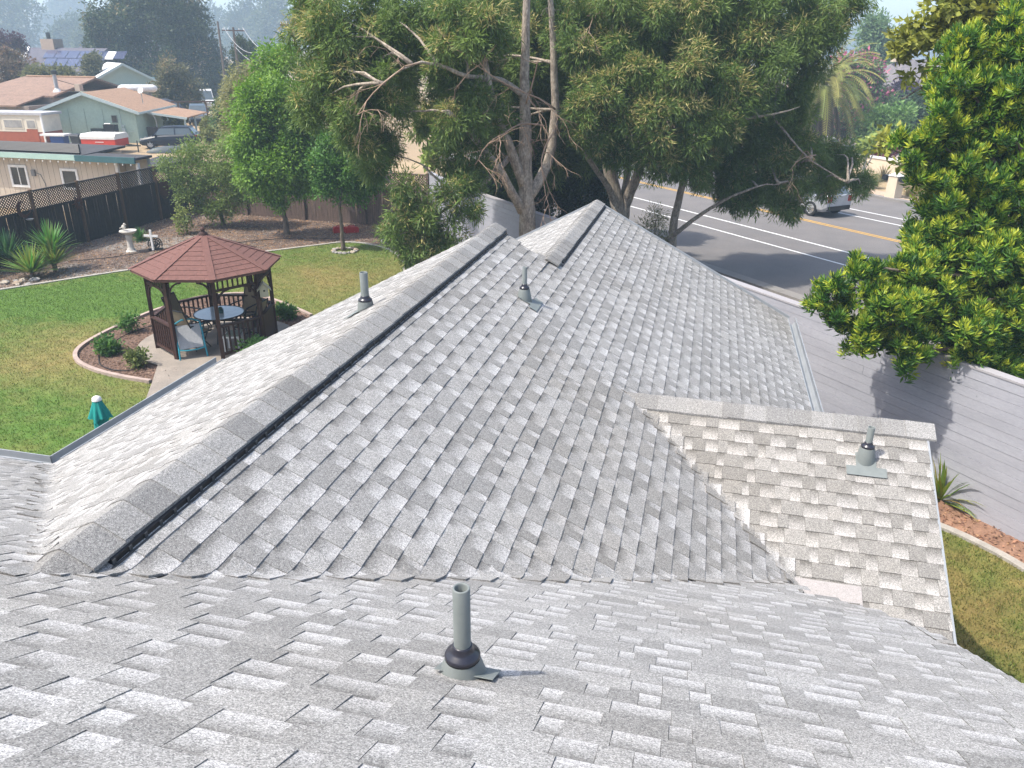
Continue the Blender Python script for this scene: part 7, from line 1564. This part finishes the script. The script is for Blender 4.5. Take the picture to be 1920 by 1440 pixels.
# ------------------------------------------------------------------ distant trees
oakc = ((.030, .055, .022), (.07, .10, .04))
simple_tree('great_oak', 'huge dark oak standing behind the white roofed house', [(270, 40, 75), (330, 30, 60), (230, 60, 55), (210, 110, 40), (260, 110, 70), (330, 100, 62), (360, 130, 45), (290, 165, 55), (230, 160, 40), (345, 180, 40), (270, 0, 60), (350, 60, 45), (200, 70, 30)], 116, oakc, 6500, 9, .45, .26, tr=.9, baseuv=300, tip=(.20, .17, .09), tp=.25)
simple_tree('brown_shrub_tree', 'rounded brownish green tree beside the white roofed house', [(325, 150, 30), (340, 175, 32), (315, 180, 26), (355, 195, 24), (335, 205, 28)], 82, ((.09, .09, .045), (.14, .14, .06)), 1400, 9, .30, .15, tip=(.25, .19, .1), tp=.25)
simple_tree('bushy_tree', 'mid green bushy tree behind the green wheelie bin', [(332, 188, 20), (340, 172, 18), (344, 205, 15), (322, 205, 16)], 84, ((.05, .10, .035), (.09, .15, .05)), 700, 9, .26, .14)
for (lb, sp, Y, cc) in (('tall narrow cypress beside the crossarm pole', [(450, 85, 8), (450, 105, 12), (449, 125, 14), (448, 145, 15), (446, 165, 15), (446, 185, 14)], 88, ((.04, .065, .03), (.08, .10, .045))), ('narrow cypress between its taller twin and the pale pole', [(469, 90, 7), (470, 110, 11), (470, 130, 13), (470, 150, 14), (469, 170, 14)], 90, ((.04, .07, .03), (.075, .11, .045)))):
    simple_tree('cypress', lb, sp, Y, cc, 800, 9, .28, .13, tr=.15, group='cypresses by the utility poles', droop=-.5)
simple_tree('hazy_tree', 'dull olive tree with bare top below the dark utility pole', [(405, 115, 24), (415, 140, 26), (400, 158, 24), (425, 160, 24), (430, 180, 20)], 118, ((.07, .08, .04), (.12, .13, .06)), 1300, 9, .34, .18, tip=(.26, .2, .12), tp=.2)
simple_tree('garden_bush', 'dark green rounded bush before the white van', [(424, 208, 20), (416, 224, 15), (436, 220, 20), (424, 236, 14)], 56, ((.035, .085, .025), (.07, .14, .04)), 700, 10, .17, .1, tr=.08)
far = [('pale blue hazy tree filling the gap beside the oak', [(395, 40, 22), (405, 75, 24), (385, 70, 18), (420, 100, 22), (395, 110, 26)], 190),
       ('tall hazy conifer-like tree behind the power lines', [(460, 20, 22), (450, 50, 26), (470, 55, 26), (460, 90, 34), (440, 80, 20)], 165),
       ('broad hazy tree above the pale utility pole', [(500, 20, 34), (530, 15, 34), (510, 55, 36), (545, 50, 30), (520, 90, 36), (490, 80, 28)], 150),
       ('rounded hazy tree rising over the solar house ridge', [(20, 40, 44), (45, 30, 34), (0, 70, 40), (40, 70, 30), (10, 20, 36)], 150),
       ('faint blue tall tree far behind the solar house chimney', [(125, 10, 24), (130, 35, 22), (110, 30, 18), (140, 20, 18)], 280),
       ('yellowish hazy tree beside the solar house chimney', [(140, 62, 24), (120, 72, 22), (155, 78, 22), (105, 85, 16), (150, 95, 20)], 140),
       ('faint low tree between hazy tree and chimney', [(85, 55, 14), (80, 75, 14), (95, 70, 14)], 240),
       ('dull green hazy tree at the shoulder of the great oak', [(170, 85, 22), (165, 110, 20), (175, 130, 22)], 120),
       ('blue hazy tree row behind the grey roofed house', [(1700, 95, 22), (1740, 90, 26), (1780, 95, 30), (1830, 90, 30), (1880, 90, 30), (1660, 95, 20)], 230),
       ('faint greyish tree over the poplar-like tree', [(1620, 60, 20), (1600, 80, 20), (1690, 75, 18), (1720, 65, 14), (1575, 90, 20)], 260)]
for lb, sp, Y in far: Y = min(Y*2.3, 560); simple_tree('distant_tree', lb, sp, Y, ((.04, .065, .03), (.085, .11, .05)), 900, 8, Y*.0038, Y*.0024, tr=.4, group='trees fading into the haze')
hedge2 = [('purple leaved tree below the hazy tree by the solar house', [(8, 95, 26), (30, 88, 18), (-5, 100, 24)], 100, ((.06, .03, .05), (.09, .05, .07))), ('reddish green shrubs before the solar house gable', [(15, 125, 26), (40, 128, 20), (5, 145, 24), (30, 150, 22)], 84, ((.09, .09, .05), (.19, .11, .08))), ('olive shrubs screening the solar house eaves', [(60, 146, 14), (85, 147, 14), (110, 144, 14), (130, 146, 12), (75, 140, 10)], 82, ((.12, .13, .05), (.19, .19, .08))), ('tall shrub with flower spikes beside the solar house', [(172, 130, 10), (168, 118, 8), (178, 115, 8), (172, 142, 10)], 90, ((.08, .1, .05), (.2, .19, .1)))]
for lb, sp, Y, cc in hedge2: simple_tree('garden_shrub', lb, sp, Y, cc, 700, 8, .30, .17, tr=.12)
for i, (u, v, lb) in enumerate(((300, 238, 'vine-like shrub at the carport corner'), (335, 245, 'leafy vine bush directly behind the hatchback roof'), (390, 250, 'yellowing vine bush behind the hatchback boot'), (418, 254, 'sprawling vine bush beside the garden tractor'), (402, 264, 'reddish leaved vine at the edge of the dirt drive'))): shrub('vine_bush', lb, GT(u, v+12), 1.1, 1.5, 260, 8, .2, .14, ((.09, .14, .04), (.26, .24, .07)), seed=90+i, group='vines behind the hatchback')
# dry yard grass
chips('dry_grass', 'straw coloured dry grass and litter over the neighbour yard', 30000, (-50, -8, 33.5, 58), lambda X, Y: Y > 33, .15, [(.42, .33, .18), (.34, .26, .15), (.25, .2, .12)], L=.16, Wd=.05, seed=12)

# ------------------------------------------------------------------ smoke haze
mh = bpy.data.materials.new('haze_air'); mh.use_nodes = True; th = mh.node_tree; th.nodes.clear(); ho = th.nodes.new('ShaderNodeOutputMaterial'); pv = th.nodes.new('ShaderNodeVolumePrincipled')
pv.inputs['Color'].default_value = (.60, .80, 1.0, 1); pv.inputs['Density'].default_value = .0012; pv.inputs['Anisotropy'].default_value = .0; th.links.new(pv.outputs[0], ho.inputs['Volume'])
m = MB(); box_h(m, -640, 500, -125, 850, -1.3, 75); hz = obj('haze', m, mh); hz['kind'] = 'stuff'; hz['label'] = 'thin pale smoke haze lying over the whole neighbourhood'; hz['category'] = 'haze'
